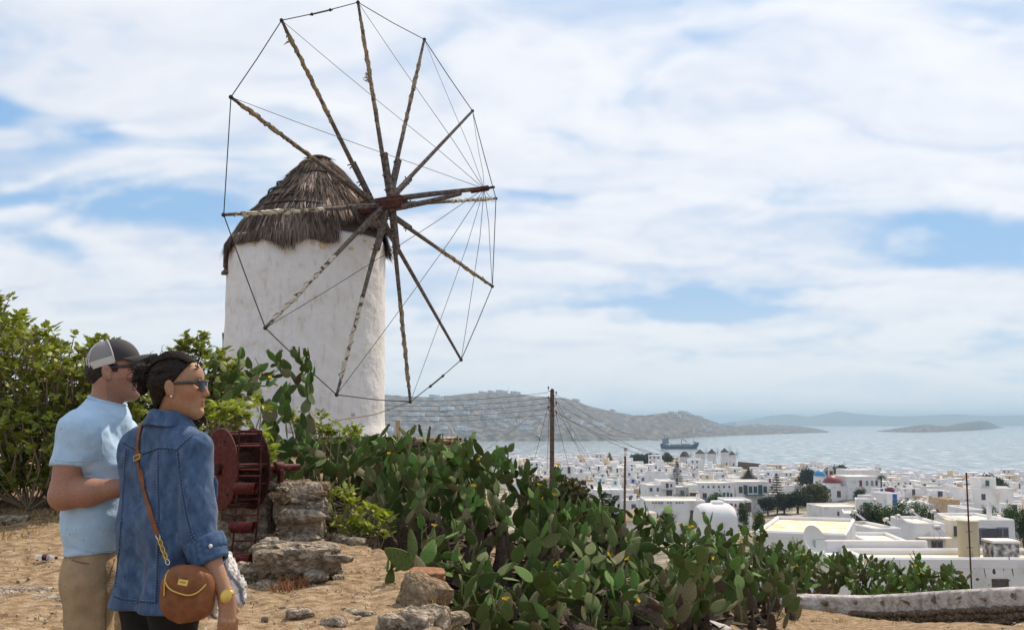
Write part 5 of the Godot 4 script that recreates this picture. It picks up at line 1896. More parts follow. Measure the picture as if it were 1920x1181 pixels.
func fig_shrub(label: String, blobs: Array, n_tips: int, singles: int, bright := 1.0, size := 0.13) -> void:
	var first := at(blobs[0][0], blobs[0][1], blobs[0][2])
	var g := ground_at(first.x, first.z)
	var t := thing("fig_shrub", label, "shrub", "fig shrubs", g)
	var leaf: Mesh = M.fig_leaf_mesh
	var total := 0.0
	for q in blobs:
		total += q[3] * q[4]
	var twigs := MB.new()
	var xfs := []
	var cols := []
	for q in blobs:
		var ce := at(q[0], q[1], q[2])
		var root := ground_at(ce.x, ce.z) - g + Vector3(rr(-0.15, 0.15), 0, rr(-0.15, 0.15))
		for k in int(n_tips * q[3] * q[4] / total):
			var dd := Vector3(rr(-1, 1), rr(-1, 1), rr(-1, 1))
			while dd.length() > 1.0 or dd.length() < 0.35:
				dd = Vector3(rr(-1, 1), rr(-1, 1), rr(-1, 1))
			dd *= rr(0.88, 1.22)
			var p := ce + dd * Vector3(q[3], q[4], q[5]) - g
			if p.y < 0.08:
				continue
			var out := (dd + Vector3(0, 0.9, 0) + Vector3(rr(-0.3, 0.3), 0, rr(-0.3, 0.3))).normalized()
			if rng.randf() < 0.55:
				var mid := root.lerp(p, 0.6) + Vector3(rr(-0.12, 0.12), -0.05, rr(-0.12, 0.12))
				if rng.randf() < 0.25 :
					twigs.tube([root, mid, p], [0.020, 0.013, 0.006], 4, false)
				else:
					twigs.tube([p - out * rr(0.25, 0.6) + Vector3(rr(-0.1, 0.1), -0.1, 0), p - out * 0.1, p], [0.011, 0.008, 0.005], 4, false)
			var tone := rr(0.75, 1.25) * bright
			for l in rng.randi_range(6, 10):
				var a := rng.randf() * TAU
				var e := (out * rr(0.1, 1.0) + Vector3(cos(a), rr(-0.25, 0.4), sin(a)) * 0.9).normalized()
				var nz := (Vector3.UP * rr(0.3, 1.0) + out * 0.4 + Vector3(rr(-0.5, 0.5), 0, rr(-0.5, 0.5)))
				nz = (nz - e * nz.dot(e)).normalized()
				var s := size * rr(0.6, 1.25)
				xfs.append(Transform3D(Basis(e.cross(nz), e, nz).scaled_local(Vector3.ONE * s), p + e * 0.02 + Vector3(rr(-0.04, 0.04), rr(-0.05, 0.05), rr(-0.04, 0.04))))
				var y := tone * rr(0.8, 1.2)
				cols.append(Color(0.20 * y, 0.235 * y, 0.042 * y).lerp(Color(0.32, 0.32, 0.07), rng.randf() * 0.4 * bright))
	part(t, "stems", twigs, M.twig).set_meta("kind", "stuff")
	var order := range(xfs.size())
	order.sort_custom(func(a, b): return xfs[a].origin.z > xfs[b].origin.z)
	var tints := []
	for k in 5:
		var m := vmat(0.5, 0.4, 0.8)
		var f := 0.8 + 0.12 * k
		m.albedo_color = lin(0.23 * f * bright, 0.265 * f * bright, 0.050 * f * bright)
		tints.append(m)
	var rest := []
	var rest_c := []
	for k in order.size():
		if k < singles:
			part(t, "leaf", leaf, tints[rng.randi() % 5], xfs[order[k]])
		else:
			rest.append(xfs[order[k]])
			rest_c.append(cols[order[k]])
	scatter(t, "foliage", leaf, M.leafy, rest, rest_c)


func make_shrubs() -> void:
	M.fig_leaf_mesh = fig_leaf()
	fig_shrub("tall dense fig shrub at the left edge, behind the man", [[-70, 700, 15.6, 0.95, 1.25, 0.9], [-25, 610, 15.5, 0.35, 0.5, 0.35], [30, 720, 15.2, 0.75, 0.95, 0.8], [115, 740, 14.8, 0.70, 0.98, 0.8], [190, 790, 15.0, 0.66, 0.98, 0.7], [50, 850, 14.4, 0.85, 0.65, 0.7], [-40, 880, 14.6, 0.8, 0.5, 0.7], [150, 890, 14.6, 0.6, 0.45, 0.5]], 1500, 260)
	fig_shrub("fig shrub with thin upper shoots behind the two people", [[300, 760, 16.4, 0.55, 0.75, 0.5], [370, 740, 16.8, 0.55, 0.70, 0.5], [425, 720, 17.2, 0.32, 0.48, 0.4], [270, 830, 16.2, 0.6, 0.6, 0.5], [345, 660, 16.9, 0.16, 0.3, 0.2], [380, 650, 17.0, 0.12, 0.22, 0.2]], 620, 170)
	fig_shrub("yellow green fig shoots over the red water wheel", [[440, 788, 13.6, 0.28, 0.16, 0.2], [400, 770, 13.8, 0.22, 0.16, 0.2], [497, 850, 13.5, 0.12, 0.3, 0.15], [470, 765, 14.0, 0.2, 0.14, 0.2]], 60, 130, 1.45, 0.12)
	fig_shrub("small fig growing at the foot of the mill wall", [[600, 800, 15.8, 0.32, 0.2, 0.25], [655, 812, 15.4, 0.16, 0.16, 0.15], [560, 785, 15.8, 0.2, 0.14, 0.2]], 46, 100, 1.2, 0.11)
	fig_shrub("small fig bush right of the stone pillar", [[640, 955, 12.9, 0.20, 0.26, 0.2], [700, 985, 12.8, 0.24, 0.18, 0.18], [660, 1000, 12.6, 0.25, 0.12, 0.15]], 50, 120, 1.25, 0.115)


# ------------------------------------------------------------------ stones, wall, well
func stone(label: String, px: float, py: float, size: Vector3, turn: float, sd: int, mat: Material, sink := 0.3, group := "", square := 4.0) -> void:
	var g := on_ground(px, py)
	var b := MB.new()
	b.rock(size, sd, 9, 0.10, square)
	var o := part(self, "stone", b, mat, Transform3D(Basis.from_euler(Vector3(0, turn, 0)), g + Vector3(0, size.y * (0.5 - sink), 0)))
	tag(o, label, "stone", group)


func stone_at(label: String, c: Vector3, size: Vector3, turn: Vector3, sd: int, mat: Material, square := 4.0) -> void:
	var b := MB.new()
	b.rock(size, sd, 9, 0.10, square)
	var o := part(self, "stone", b, mat, Transform3D(Basis.from_euler(turn), c))
	tag(o, label, "stone")


func make_stones() -> void:
	stone_at("flat brick red block lying on the edge of the drop", at(801, 1077, 9.3), Vector3(0.30, 0.115, 0.24), Vector3(0.05, 0.12, 0.04), 31, M.brick_red, 9.0)
	stone_at("big angular boulder below the red block, its front in shade", at(797, 1119, 8.75), Vector3(0.40, 0.32, 0.36), Vector3(0.1, 0.5, -0.35), 32, M.rock_warm, 5.0)
	stone_at("rounded boulder at the lower edge, right of two", at(815, 1172, 7.9), Vector3(0.24, 0.28, 0.30), Vector3(0, 0.2, 0), 33, M.rock)
	stone_at("pale upright boulder at the bottom edge, in the middle of three", at(779, 1174, 7.75), Vector3(0.20, 0.26, 0.26), Vector3(0, 0.9, 0.1), 34, M.rock)
	stone_at("smooth grey boulder at the bottom edge, left of three", at(738, 1176, 7.7), Vector3(0.19, 0.19, 0.24), Vector3(0, 1.9, 0), 35, M.rock)
	stone("pale flat topped rock at the foot of the cactus slope", 912, 1180, Vector3(0.34, 0.16, 0.26), 0.3, 36, M.rock, 0.2)
	stone("small grey stone lying in the dirt near the bottom edge", 625, 1172, Vector3(0.20, 0.09, 0.13), 0.4, 37, M.rock, 0.35)
	stone("low jagged stone in the dirt, left of the small grey one", 562, 1160, Vector3(0.22, 0.10, 0.16), 0.9, 38, M.rock, 0.3)
	stone("thin slab half sunk in the dirt path", 672, 1152, Vector3(0.30, 0.05, 0.12), -0.5, 39, M.rock, 0.45)
	stone("grey slab at the left edge below the fig shrub", 10, 980, Vector3(0.62, 0.14, 0.34), 0.1, 40, M.rock, 0.35)
	stone("pale bedrock showing through the dirt at the left edge", 8, 1112, Vector3(0.75, 0.10, 0.5), 0.3, 41, M.rock, 0.55)
	stone("bedrock streak in the dirt beside the man's leg", 110, 1125, Vector3(0.5, 0.06, 0.26), -0.3, 42, M.rock, 0.5)
	stone("lichened slab at the foot of the low plastered wall", 1716, 1160, Vector3(0.66, 0.12, 0.34), 0.0, 43, M.rock, 0.3)
	stone("small stones heap by the start of the low wall", 1478, 1142, Vector3(0.32, 0.12, 0.2), 0.2, 44, M.rock, 0.3)
	stone("reddish boulder in shadow under the prickly pears past the red block", 812, 1046, Vector3(0.40, 0.36, 0.32), 0.6, 45, M.rock_warm, 0.3)
	# slabs that edge the level ground
	var t := thing("stone_kerb", "old kerb of flat slabs along the edge of the dirt terrace", "kerb", "", ground_at(-1.2, -12.0))
	var run := [[612, 1012], [640, 1013], [668, 1016], [697, 1022], [725, 1028], [748, 1038], [770, 1050], [792, 1058], [818, 1066], [828, 1110], [834, 1140], [838, 1165]]
	for k in run.size():
		var g := on_ground(run[k][0], run[k][1] + 5)
		var b := MB.new()
		b.rock(Vector3(rr(0.22, 0.36), rr(0.10, 0.16), rr(0.24, 0.36)), 60 + k, 7, 0.10, 5.0)
		part(t, "slab", b, M.rock if k % 3 else M.rock_warm, Transform3D(Basis.from_euler(Vector3(rr(-0.1, 0.1), -0.5 + k * 0.1 + rr(-0.3, 0.3), rr(-0.1, 0.1))), g - t.position + Vector3(0, 0.03, 0)))
	# pebbles
	var pb := MB.new()
	pb.rock(Vector3.ONE, 5, 3, 0.15)
	var pm := pb.mesh()
	var xfs := []
	var cols := []
	for k in 6500:
		var px := rr(-100, 900)
		var d := rr(5.0, 13.0)
		if k % 4 == 0:
			px = rr(1200, 2050)
			d = rr(11.0, 20.0)
		var p := at(px, 1000, d)
		var q := ground_at(p.x, p.z)
		if edge_dist(p.x, p.z) < 0.1 and px < 1000:
			continue
		var s := 0.006 + 0.022 * pow(rng.randf(), 5.0)
		if rng.randf() < 0.025:
			s = rr(0.025, 0.06)
		xfs.append(Transform3D(Basis.from_euler(Vector3(rr(0, 3), rr(0, 3), 0)).scaled_local(Vector3(s, s * 0.6, s * rr(0.6, 1.0))), q + Vector3(0, s * 0.1, 0)))
		var v := rr(0.14, 0.5)
		cols.append(Color(v, v * 0.82, v * 0.62))
	scatter(self, "gravel", pm, M.vcol, xfs, cols)


func tufts(called: String, label: String, spots: Array, n: int, h: float, colr: Color, spread := 0.12) -> void:
	var b := MB.new()
	b.quad(Vector3(-0.006, 0, 0), Vector3(0.006, 0, 0), Vector3(0.005, 0.55, 0.03), Vector3(-0.004, 0.55, 0.03))
	b.quad(Vector3(-0.004, 0.55, 0.03), Vector3(0.005, 0.55, 0.03), Vector3(0.001, 1.0, 0.12), Vector3(-0.001, 1.0, 0.12))
	var m := b.mesh()
	var xfs := []
	var cols := []
	for q in spots:
		var g: Vector3 = q if q is Vector3 else on_ground(q[0], q[1])
		for k in n:
			var p := g + Vector3(rr(-1, 1) * spread, 0, rr(-1, 1) * spread)
			p.y = height(p.x, p.z) - 0.01
			var s := h * rr(0.4, 1.1)
			xfs.append(Transform3D(Basis.from_euler(Vector3(rr(-0.7, 0.7), rr(0, TAU), rr(-0.7, 0.7))).scaled_local(Vector3(1.0, s, s)), p))
			cols.append(Color(colr.r, colr.g, colr.b) * rr(0.6, 1.3))
	var o := scatter(self, called, m, M.vcol, xfs, cols)
	if label != "":
		o.set_meta("label", label)


func make_grass() -> void:
	var spots := []
	for k in 26:
		spots.append([rr(1345, 1900), 1136 + (rr(0, 34) if k % 2 else rr(2, 12))])
	tufts("dry_grass", "", spots, 26, 0.10, Color(0.42, 0.29, 0.13), 0.16)
	spots = []
	for k in 20:
		spots.append([rr(825, 905), rr(1150, 1185)])
	tufts("straw_grass", "", spots, 16, 0.16, Color(0.46, 0.30, 0.12), 0.1)
	tufts("red_weeds", "", [[548, 1100], [570, 1096], [528, 1106], [590, 1092], [610, 1085]], 60, 0.13, Color(0.26, 0.12, 0.055), 0.10)
	spots = []
	for k in 46:
		spots.append([rr(-20, 250), rr(955, 1010)])
	tufts("leaf_litter", "", spots, 24, 0.07, Color(0.42, 0.27, 0.10), 0.25)
	spots = []
	for k in 22:
		spots.append([rr(860, 1130), rr(1120, 1185)])
	tufts("tall_straw", "", spots, 4, 0.42, Color(0.45, 0.35, 0.18), 0.1)
	spots = []
	for k in 70:
		spots.append([rr(440, 760), rr(1010, 1180)])
	for k in 60:
		spots.append([rr(0, 300), rr(1010, 1180)])
	tufts("straw_bits", "", spots, 7, 0.035, Color(0.44, 0.31, 0.16), 0.3)


func make_walls() -> void:
	# low plastered wall with a dry stone foot
	var path := [[1464, 20.6, 1116, 1135], [1550, 20.3, 1119, 1142], [1640, 19.3, 1121, 1148], [1720, 18.1, 1117, 1146], [1800, 16.9, 1112, 1141], [1880, 15.9, 1108, 1137], [1990, 14.8, 1103, 1134]]
	var o := ground_at(at(1640, 1100, 19.3).x, at(1640, 1100, 19.3).z)
	var t := thing("low_wall", "low curved whitewashed wall with a dry stone foot, in front of the prickly pears", "wall", "", o)
	var b := MB.new()
	fn.seed = 31
	fn.frequency = 1.3
	var rows := []
	var pr := [[-0.20, -0.9], [-0.20, 0.02], [-0.19, 0.7], [-0.16, 0.93], [-0.09, 1.0], [0.10, 1.0], [0.17, 0.93], [0.2, 0.7], [0.2, -3.0]]
	var N := 70
	var feet := []
	for q in pr:
		rows.append(PackedVector3Array())
	for k in N + 1:
		var f := float(k) / N * (path.size() - 1.001)
		var i := int(f)
		var px: float = lerpf(path[i][0], path[i + 1][0], f - i)
		var d: float = lerpf(path[i][1], path[i + 1][1], f - i)
		var top := at(px, lerpf(path[i][2], path[i + 1][2], f - i), d)
		var bot := at(px, lerpf(path[i][3], path[i + 1][3], f - i), d)
		var hh := top.y - bot.y
		feet.append(bot)
		for j in pr.size():
			var p := bot + Vector3(0.25 * -pr[j][0] * 0.0, hh * pr[j][1], -(pr[j][0] + 0.2))
			p += Vector3(0.3, 0.25, 1.0) * fn.get_noise_3dv(p * 2.0) * 0.05
			rows[j].append(p - o)
	b.sheet(rows, false)
	part(t, "plaster", b, M.wallwash)
	for k in range(18, N):
		for lay in 5:
			var p: Vector3 = feet[k]
			var g := height(p.x, p.z)
			var y := p.y - 0.045 - lay * 0.09
			if y < g - 0.03:
				break
			var s := MB.new()
			s.rock(Vector3(rr(0.12, 0.24), rr(0.08, 0.13), 0.2), 200 + k * 7 + lay, 4, 0.12, 4.0)
			part(t, "stone", s, M.dark_stone, Transform3D(Basis.from_euler(Vector3(0, rr(-0.3, 0.3), rr(-0.2, 0.2))), Vector3(p.x + rr(-0.03, 0.03), y, p.z + 0.04) - o))
	for k in 9:                                     # chipped places in the plaster
		var p: Vector3 = feet[5 + k * 7]
		var s := MB.new()
		s.rock(Vector3(rr(0.06, 0.30), rr(0.03, 0.12), 0.016), 950 + k, 5, 0.3, 2.5)
		part(t, "chipped_patch", s, M.mortar, Transform3D(Basis.from_euler(Vector3(0, 0, rr(-0.5, 0.5))), p + Vector3(0, rr(0.03, 0.24), rr(0.0, 0.02)) - o))
	# its near end
	var e := at(1300, 1190, 13.0)
	t = thing("wall_stub", "pale squared end of the low wall at the bottom edge among prickly pears", "wall", "", e)
	b = MB.new()
	b.rock(Vector3(0.80, 0.42, 0.26), 91, 10, 0.03, 10.0, Transform3D(Basis.from_euler(Vector3(0, -0.35, -0.07)), Vector3(0.06, 0.02, 0)))
	part(t, "plaster", b, M.wallwash)
	# terrace wall that carries the mill
	var a := at(600, 822, 26.6)
	t = thing("terrace_wall", "dry stone terrace wall under the windmill", "wall", "", Vector3(a.x, 0.3, a.z))
	b = MB.new()
	b.box(Vector3(3.6, 0.9, 2.2), Transform3D(Basis.IDENTITY, Vector3(1.7, 0.32, -1.25)))
	part(t, "core", b, M.mortar)
	for lay in 5:
		var x := 0.1 + rr(0, 0.1)
		while x < 2.75:
			var wd := rr(0.16, 0.36)
			var s := MB.new()
			s.rock(Vector3(wd, 0.19, 0.3), 400 + lay * 40 + int(x * 10.0), 5, 0.10, 5.0)
			part(t, "stone", s, M.rock_warm if rng.randf() < 0.5 else M.dark_stone, Transform3D(Basis.from_euler(Vector3(0, rr(-0.15, 0.15), rr(-0.06, 0.06))), Vector3(x + wd * 0.5, -0.05 + lay * 0.175, -0.12 + rr(-0.03, 0.03))))
			x += wd * 0.96
	for k in 12:
		var s := MB.new()
		s.rock(Vector3(rr(0.2, 0.4), 0.1, 0.3), 500 + k, 5, 0.1, 5.0)
		part(t, "stone", s, M.rock, Transform3D(Basis.from_euler(Vector3(0, rr(-0.4, 0.4), 0)), Vector3(0.1 + k * 0.2, 0.80, -0.2 + rr(-0.1, 0.3))))
	# the end pier of thin flat stones
	var c := at(829, 845, 25.6)
	t = thing("stone_pier", "square pier of thin flat stones at the right end of the mill terrace", "pier", "", c)
	for lay in 14:
		var x := -0.38
		while x < 0.34:
			var wd := rr(0.10, 0.24)
			var s := MB.new()
			s.rock(Vector3(wd, 0.068, 0.5), 600 + lay * 20 + int((x + 1.0) * 10.0), 4, 0.08, 7.0)
			part(t, "stone", s, M.tan if rng.randf() < 0.6 else M.rock_warm, Transform3D(Basis.from_euler(Vector3(0, rr(-0.1, 0.1), rr(-0.03, 0.03))), Vector3(x + wd * 0.5, -0.50 + lay * 0.062, rr(-0.03, 0.03))))
			x += wd
	var pl := MB.new()
	var pp := at(746, 800, 24.6)
	pl.box(Vector3(0.11, 0.55, 0.05), Transform3D(Basis.from_euler(Vector3(0, 0.3, 0.03)), Vector3.ZERO), 0.005)
	var po := part(self, "plank", pl, M.tan, Transform3D(Basis.IDENTITY, pp + Vector3(0, -0.12, 0)))
	tag(po, "short light wooden plank standing among the prickly pears by the mill", "plank")


func masonry(t: Node3D, ce: Vector3, size: Vector3, turn: float, sd: int, nstones: int, mat: Material) -> void:
	var bs := Basis.from_euler(Vector3(0, turn, 0))
	var b := MB.new()
	b.rock(size, sd, 16, 0.045, 9.0, Transform3D(bs, ce))
	part(t, "mortar", b, M.mortar)
	var rn := RandomNumberGenerator.new()
	rn.seed = sd
	for k in nstones:
		var f := rn.randi() % 4
		var p := Vector3(rn.randf_range(-0.46, 0.46), rn.randf_range(-0.42, 0.44), 0.47)
		if f == 1:
			p = Vector3(0.47, rn.randf_range(-0.42, 0.44), rn.randf_range(-0.45, 0.45))
		elif f == 2:
			p = Vector3(rn.randf_range(-0.46, 0.46), 0.47, rn.randf_range(-0.45, 0.45))
		var s := MB.new()
		s.rock(Vector3(rn.randf_range(0.14, 0.30), rn.randf_range(0.06, 0.13), rn.randf_range(0.10, 0.18)), sd * 50 + k, 6, 0.12, 4.5)
		part(t, "stone", s, mat if rn.randf() < 0.6 else M.rock, Transform3D(bs * Basis.from_euler(Vector3(0, PI * 0.5 if f == 1 else rn.randf_range(-0.2, 0.2), rn.randf_range(-0.12, 0.12))), ce + bs * (p * size * 0.97)))


func make_well() -> void:
	var o := Vector3(at(560, 900, 12.5).x, 0, -12.5)
	var t := thing("stone_pillar", "rough masonry pillar that carries the red wheel axle", "pillar", "", o)
	masonry(t, Vector3(0, 0.36, -0.1), Vector3(0.60, 0.84, 0.62), 0.12, 71, 30, M.rock_warm)
	masonry(t, Vector3(-0.62, 0.18, -0.22), Vector3(0.74, 1.2, 0.4), 0.1, 72, 22, M.dark_stone)
	var lg := MB.new()
	lg.rock(Vector3(0.56, 0.17, 0.3), 74, 9, 0.1, 4.0, Transform3D(Basis.from_euler(Vector3(0, 0.1, -0.06)), Vector3(0.10, 0.40, 0.20)))
	part(t, "grey_boulder", lg, M.rock)
	lg = MB.new()
	lg.rock(Vector3(0.40, 0.15, 0.26), 75, 9, 0.1, 4.0, Transform3D(Basis.from_euler(Vector3(0, 0.1, 0.05)), Vector3(0.12, 0.12, 0.24)))
	part(t, "grey_boulder", lg, M.rock)
	o = on_ground(535, 1098)
	t = thing("well_rim", "low broken masonry rim in front of the well", "well rim", "", o)
	masonry(t, Vector3(0.02, 0.10, -0.42), Vector3(0.82, 0.42, 0.80), 0.22, 73, 22, M.rock)
	for k in 9:
		var s := MB.new()
		s.rock(Vector3(rr(0.16, 0.3), rr(0.08, 0.16), rr(0.16, 0.28)), 800 + k, 8, 0.13, 3.5)
		part(t, "stone", s, M.rock, Transform3D(Basis.from_euler(Vector3(rr(-0.2, 0.2), rr(0, 3), rr(-0.2, 0.2))), Vector3(-0.42 + k * 0.10, 0.24 + rr(-0.06, 0.05) - (0.1 if k < 2 else 0.0), -0.25 + rr(-0.3, 0.12))))
	# the red water wheel with its hanging chain of buckets
	var c := at(413, 880, 12.2)
	t = thing("bucket_elevator", "rusty red iron water wheel with a hanging ladder of buckets, behind the woman", "water lift", "", Vector3(c.x, 0, c.z))
	var ce := Vector3(0, c.y, 0)
	var ax := Vector3(0.777, 0, -0.629)
	var fw := Vector3(0.629, 0, 0.777)
	var bs := Basis(fw, Vector3.UP, ax) * Basis(Vector3.RIGHT, PI * 0.5)    # local y along the axle
	for k in 2:
		var b := MB.new()
		b.lathe([Vector2(0.0, -0.012), Vector2(0.47, -0.012), Vector2(0.482, -0.006), Vector2(0.482, 0.006), Vector2(0.47, 0.012), Vector2(0.0, 0.012)], 48, Transform3D(aim(ax), ce + ax * 0.40 * k))
		var dk := part(t, "disc", b, M.rust if k == 0 else M.rust_dark)
		var r := MB.new()
		r.lathe([Vector2(0.0, -0.03), Vector2(0.07, -0.03), Vector2(0.07, 0.03), Vector2(0.0, 0.03)], 16, Transform3D(aim(ax), ce + ax * (-0.03 + 0.46 * k)))
		part(dk, "boss", r, M.rust_dark)
		for q in 3:
			var bt := MB.new()
			var a := 1.2 + q * 2.1
			bt.ball(ce + ax * (0.40 * k - 0.015) + fw * cos(a) * 0.36 + Vector3.UP * sin(a) * 0.36, Vector3.ONE * 0.018, 5, 7)
			part(dk, "bolt", bt, M.iron)
	for k in 12:
		var b := MB.new()
		var a := TAU * k / 12 + 0.15
		var p := ce + fw * cos(a) * 0.44 + Vector3.UP * sin(a) * 0.44
		b.tube([p, p + ax * 0.4], 0.014, 6)
		part(t, "crossbar", b, M.rust)
		b = MB.new()
		b.box(Vector3(0.02, 0.38, 0.20), Transform3D(Basis(Vector3.UP.cross(ax).normalized() * sin(a) * -1.0 + Vector3.UP * cos(a), ax, fw * cos(a) + Vector3.UP * sin(a)).orthonormalized(), ce + ax * 0.2 + (fw * cos(a) + Vector3.UP * sin(a)) * 0.30))
		if k % 3 == 0:
			part(t, "paddle", b, M.rust_dark)
	var sh := MB.new()
	sh.tube([ce - ax * 0.06, ce + ax * 1.02], 0.042, 12)
	part(t, "axle", sh, M.rust)
	sh = MB.new()
	var pc := ce + ax * 0.74
	sh.lathe([Vector2(0.05, -0.05), Vector2(0.075, -0.05), Vector2(0.075, 0.05), Vector2(0.05, 0.05)], 14, Transform3D(aim(ax), pc))
	sh.box(Vector3(0.05, 0.22, 0.08), Transform3D(Basis(ax, Vector3.UP, fw), pc + Vector3(0, -0.13, 0) + fw * 0.06), 0.005)
	sh.box(Vector3(0.07, 0.24, 0.06), Transform3D(Basis(ax, Vector3.UP, fw), pc + Vector3(-0.12, -0.15, 0) - fw * 0.05), 0.005)
	part(t, "bearing", sh, M.rust)
	# chain: two rails, rungs, buckets, running over the near side of the drum
	var rails := [[], []]
	for k in 22:
		var f := k / 21.0
		for s in 2:
			var top := at(448 + 42 * s, 808, 11.86 - 0.16 * s)
			var bot := at(431 + 42 * s, 1062, 11.95 - 0.16 * s)
			rails[s].append(top.lerp(bot, f) - t.position + fw * 0.05 * sin(f * PI) + Vector3(rr(-0.003, 0.003), 0, 0))
	for s in 2:
		var b := MB.new()
		b.tube(rails[s], 0.011, 5)
		part(t, "chain_rail", b, M.rust_dark)
	for f in [0.02, 0.13, 0.30, 0.36, 0.47, 0.62, 0.84, 0.93]:
		var b := MB.new()
		var i := int(f * 21.0)
		b.tube([rails[0][i], rails[1][i]], 0.011, 5)
		part(t, "rung", b, M.rust)
	for f in [0.42, 0.68, 0.95]:
		var i := int(f * 21.0)
		var a: Vector3 = rails[0][i]
		var d: Vector3 = rails[1][i]
		var x := (d - a).normalized()
		var z := x.cross(Vector3.UP).normalized()
		if z.z < 0:
			z = -z
		var b := MB.new()
		var L := a.distance_to(d) + 0.02
		var rowsb := []
		for q in [[0.5, 0.0, 0.02], [0.5, 0.0, 0.12], [0.46, -0.06, 0.13], [0.40, -0.12, 0.10], [0.40, -0.13, 0.03], [0.5, 0.0, 0.02]]:
			var row := PackedVector3Array()
			for e in [-1.0, -0.9, 0.9, 1.0]:
				row.append(a.lerp(d, 0.5) + x * L * q[0] * e + Vector3.UP * (q[1] + 0.03 * 0.0) + z * q[2] * (1.0 if absf(e) < 1.0 else 0.7))
			rowsb.append(row)
		b.sheet(rowsb, false)
		part(t, "bucket", b, M.rust)
	# litter: an empty plastic bottle
	var g := on_ground(88, 1053)
	t = thing("plastic_bottle", "empty clear plastic bottle with a dark label lying in the shadow", "bottle", "", g)
	var d := Vector3(0.97, 0.0, 0.20).normalized()
	var xf := Transform3D(aim(d), Vector3(-0.13, 0.034, -0.02))
	var bb := MB.new()
	bb.lathe([Vector2(0.0, 0.0), Vector2(0.024, 0.0), Vector2(0.031, 0.008), Vector2(0.031, 0.03), Vector2(0.029, 0.036), Vector2(0.031, 0.042), Vector2(0.031, 0.15), Vector2(0.027, 0.175), Vector2(0.014, 0.215), Vector2(0.0125, 0.235)], 20, xf)
	var gl := StandardMaterial3D.new()
	gl.transparency = BaseMaterial3D.TRANSPARENCY_ALPHA
	gl.albedo_color = Color(0.92, 0.94, 0.95, 0.25)
	gl.roughness = 0.1
	part(t, "body", bb, gl)
	bb = MB.new()
	bb.lathe([Vector2(0.0315, 0.085), Vector2(0.0318, 0.086), Vector2(0.0318, 0.138), Vector2(0.0315, 0.139)], 20, xf)
	part(t, "label_band", bb, smat(0.012, 0.012, 0.016, 0.4))
	bb = MB.new()
	bb.ball(xf * Vector3(0, 0.112, 0) + Vector3(0, 0.012, 0.028), Vector3(0.008, 0.010, 0.006), 5, 8)
	part(t, "label_print", bb, smat(0.5, 0.03, 0.03, 0.4))
	bb = MB.new()
	bb.lathe([Vector2(0.0, 0.225), Vector2(0.0145, 0.225), Vector2(0.0145, 0.245), Vector2(0.0, 0.246)], 14, xf)
	part(t, "cap", bb, smat(0.01, 0.01, 0.01, 0.4))


func wire(t: Node3D, called: String, a: Vector3, b: Vector3, sag: float, r: float) -> void:
	var pts := []
	for k in 15:
		var f := k / 14.0
		pts.append(a.lerp(b, f) + Vector3(0, -sag * 4.0 * f * (1.0 - f), 0))
	var m := MB.new()
	m.tube(pts, r, 4, false)
	part(t, called, m, M.wire)


func make_poles() -> void:
	var top := at(1035.5, 729, 42)
	var g := ground_at(top.x, top.z)
	var t := thing("utility_pole", "brown wooden utility pole with many wires in front of the bay", "utility pole", "", Vector3(top.x, g.y - 0.5, top.z))
	var b := MB.new()
	var hh := top.y - t.position.y
	b.tube([Vector3(-0.07, 0, 0), Vector3(-0.03, hh * 0.6, 0), Vector3(0, hh - 0.1, 0), Vector3(0, hh, 0)], [0.118, 0.10, 0.088, 0.055], 10)
	part(t, "post", b, M.pole)
	for k in 6:
		b = MB.new()
		var y := hh - 0.1 - k * 0.2
		var s := 0.16 if k % 2 else -0.16
		b.tube([Vector3(0, y, 0.08), Vector3(s, y + 0.02, 0.1), Vector3(s, y + 0.12, 0.1)], 0.014, 5)
		b.ball(Vector3(s, y + 0.15, 0.1), Vector3(0.035, 0.05, 0.035), 5, 8)
		part(t, "insulator", b, M.iron)
	var o := t.position
	for k in 5:
		wire(t, "wire", Vector3(-0.15, hh - 0.15 - k * 0.22, 0.1), at(560, 737 + k * 9, 46) - o, 0.35, 0.0085)
	for q in [[930, 826, 30, 0.1], [900, 850, 31, 0.12], [1002, 862, 44, 0.05], [1026, 880, 40, 0.0]]:
		wire(t, "wire", Vector3(-0.1, hh - 0.35, 0.1), at(q[0], q[1], q[2]) - o, q[3], 0.008)
	for q in [[1250, 826, 60, 0.5], [1330, 858, 62, 0.6], [1350, 884, 62, 0.6], [1420, 912, 64, 0.7], [1068, 880, 50, 0.1], [1110, 870, 60, 0.1], [1140, 935, 46, 0.2], [1170, 952, 46, 0.2]]:
		wire(t, "wire", Vector3(0.12, hh - 0.1 - rng.randf() * 0.9, 0.1), at(q[0], q[1], q[2]) - o, q[3], 0.008)
	# thin lamp pole
	top = at(1174, 838, 58)
	g = ground_at(top.x, top.z)
	t = thing("lamp_pole", "thin rusty lamp pole with a small grey floodlight on top", "lamp pole", "", Vector3(top.x - 0.25, g.y, top.z))
	hh = top.y - t.position.y
	b = MB.new()
	b.tube([Vector3(0, 0, 0), Vector3(0.20, hh - 0.5, 0)], [0.09, 0.06], 8)
	part(t, "post", b, M.pole)
	b = MB.new()
	b.box(Vector3(0.17, 0.24, 0.16), Transform3D(Basis.from_euler(Vector3(0.3, 0.2, 0)), Vector3(0.22, hh - 0.12, 0)), 0.02)
	part(t, "floodlight", b, M.grey)
	b = MB.new()
	b.box(Vector3(0.13, 0.22, 0.12), Transform3D(Basis.IDENTITY, Vector3(0.21, hh - 0.42, 0)), 0.02)
	part(t, "junction_box", b, smat(0.6, 0.6, 0.6))


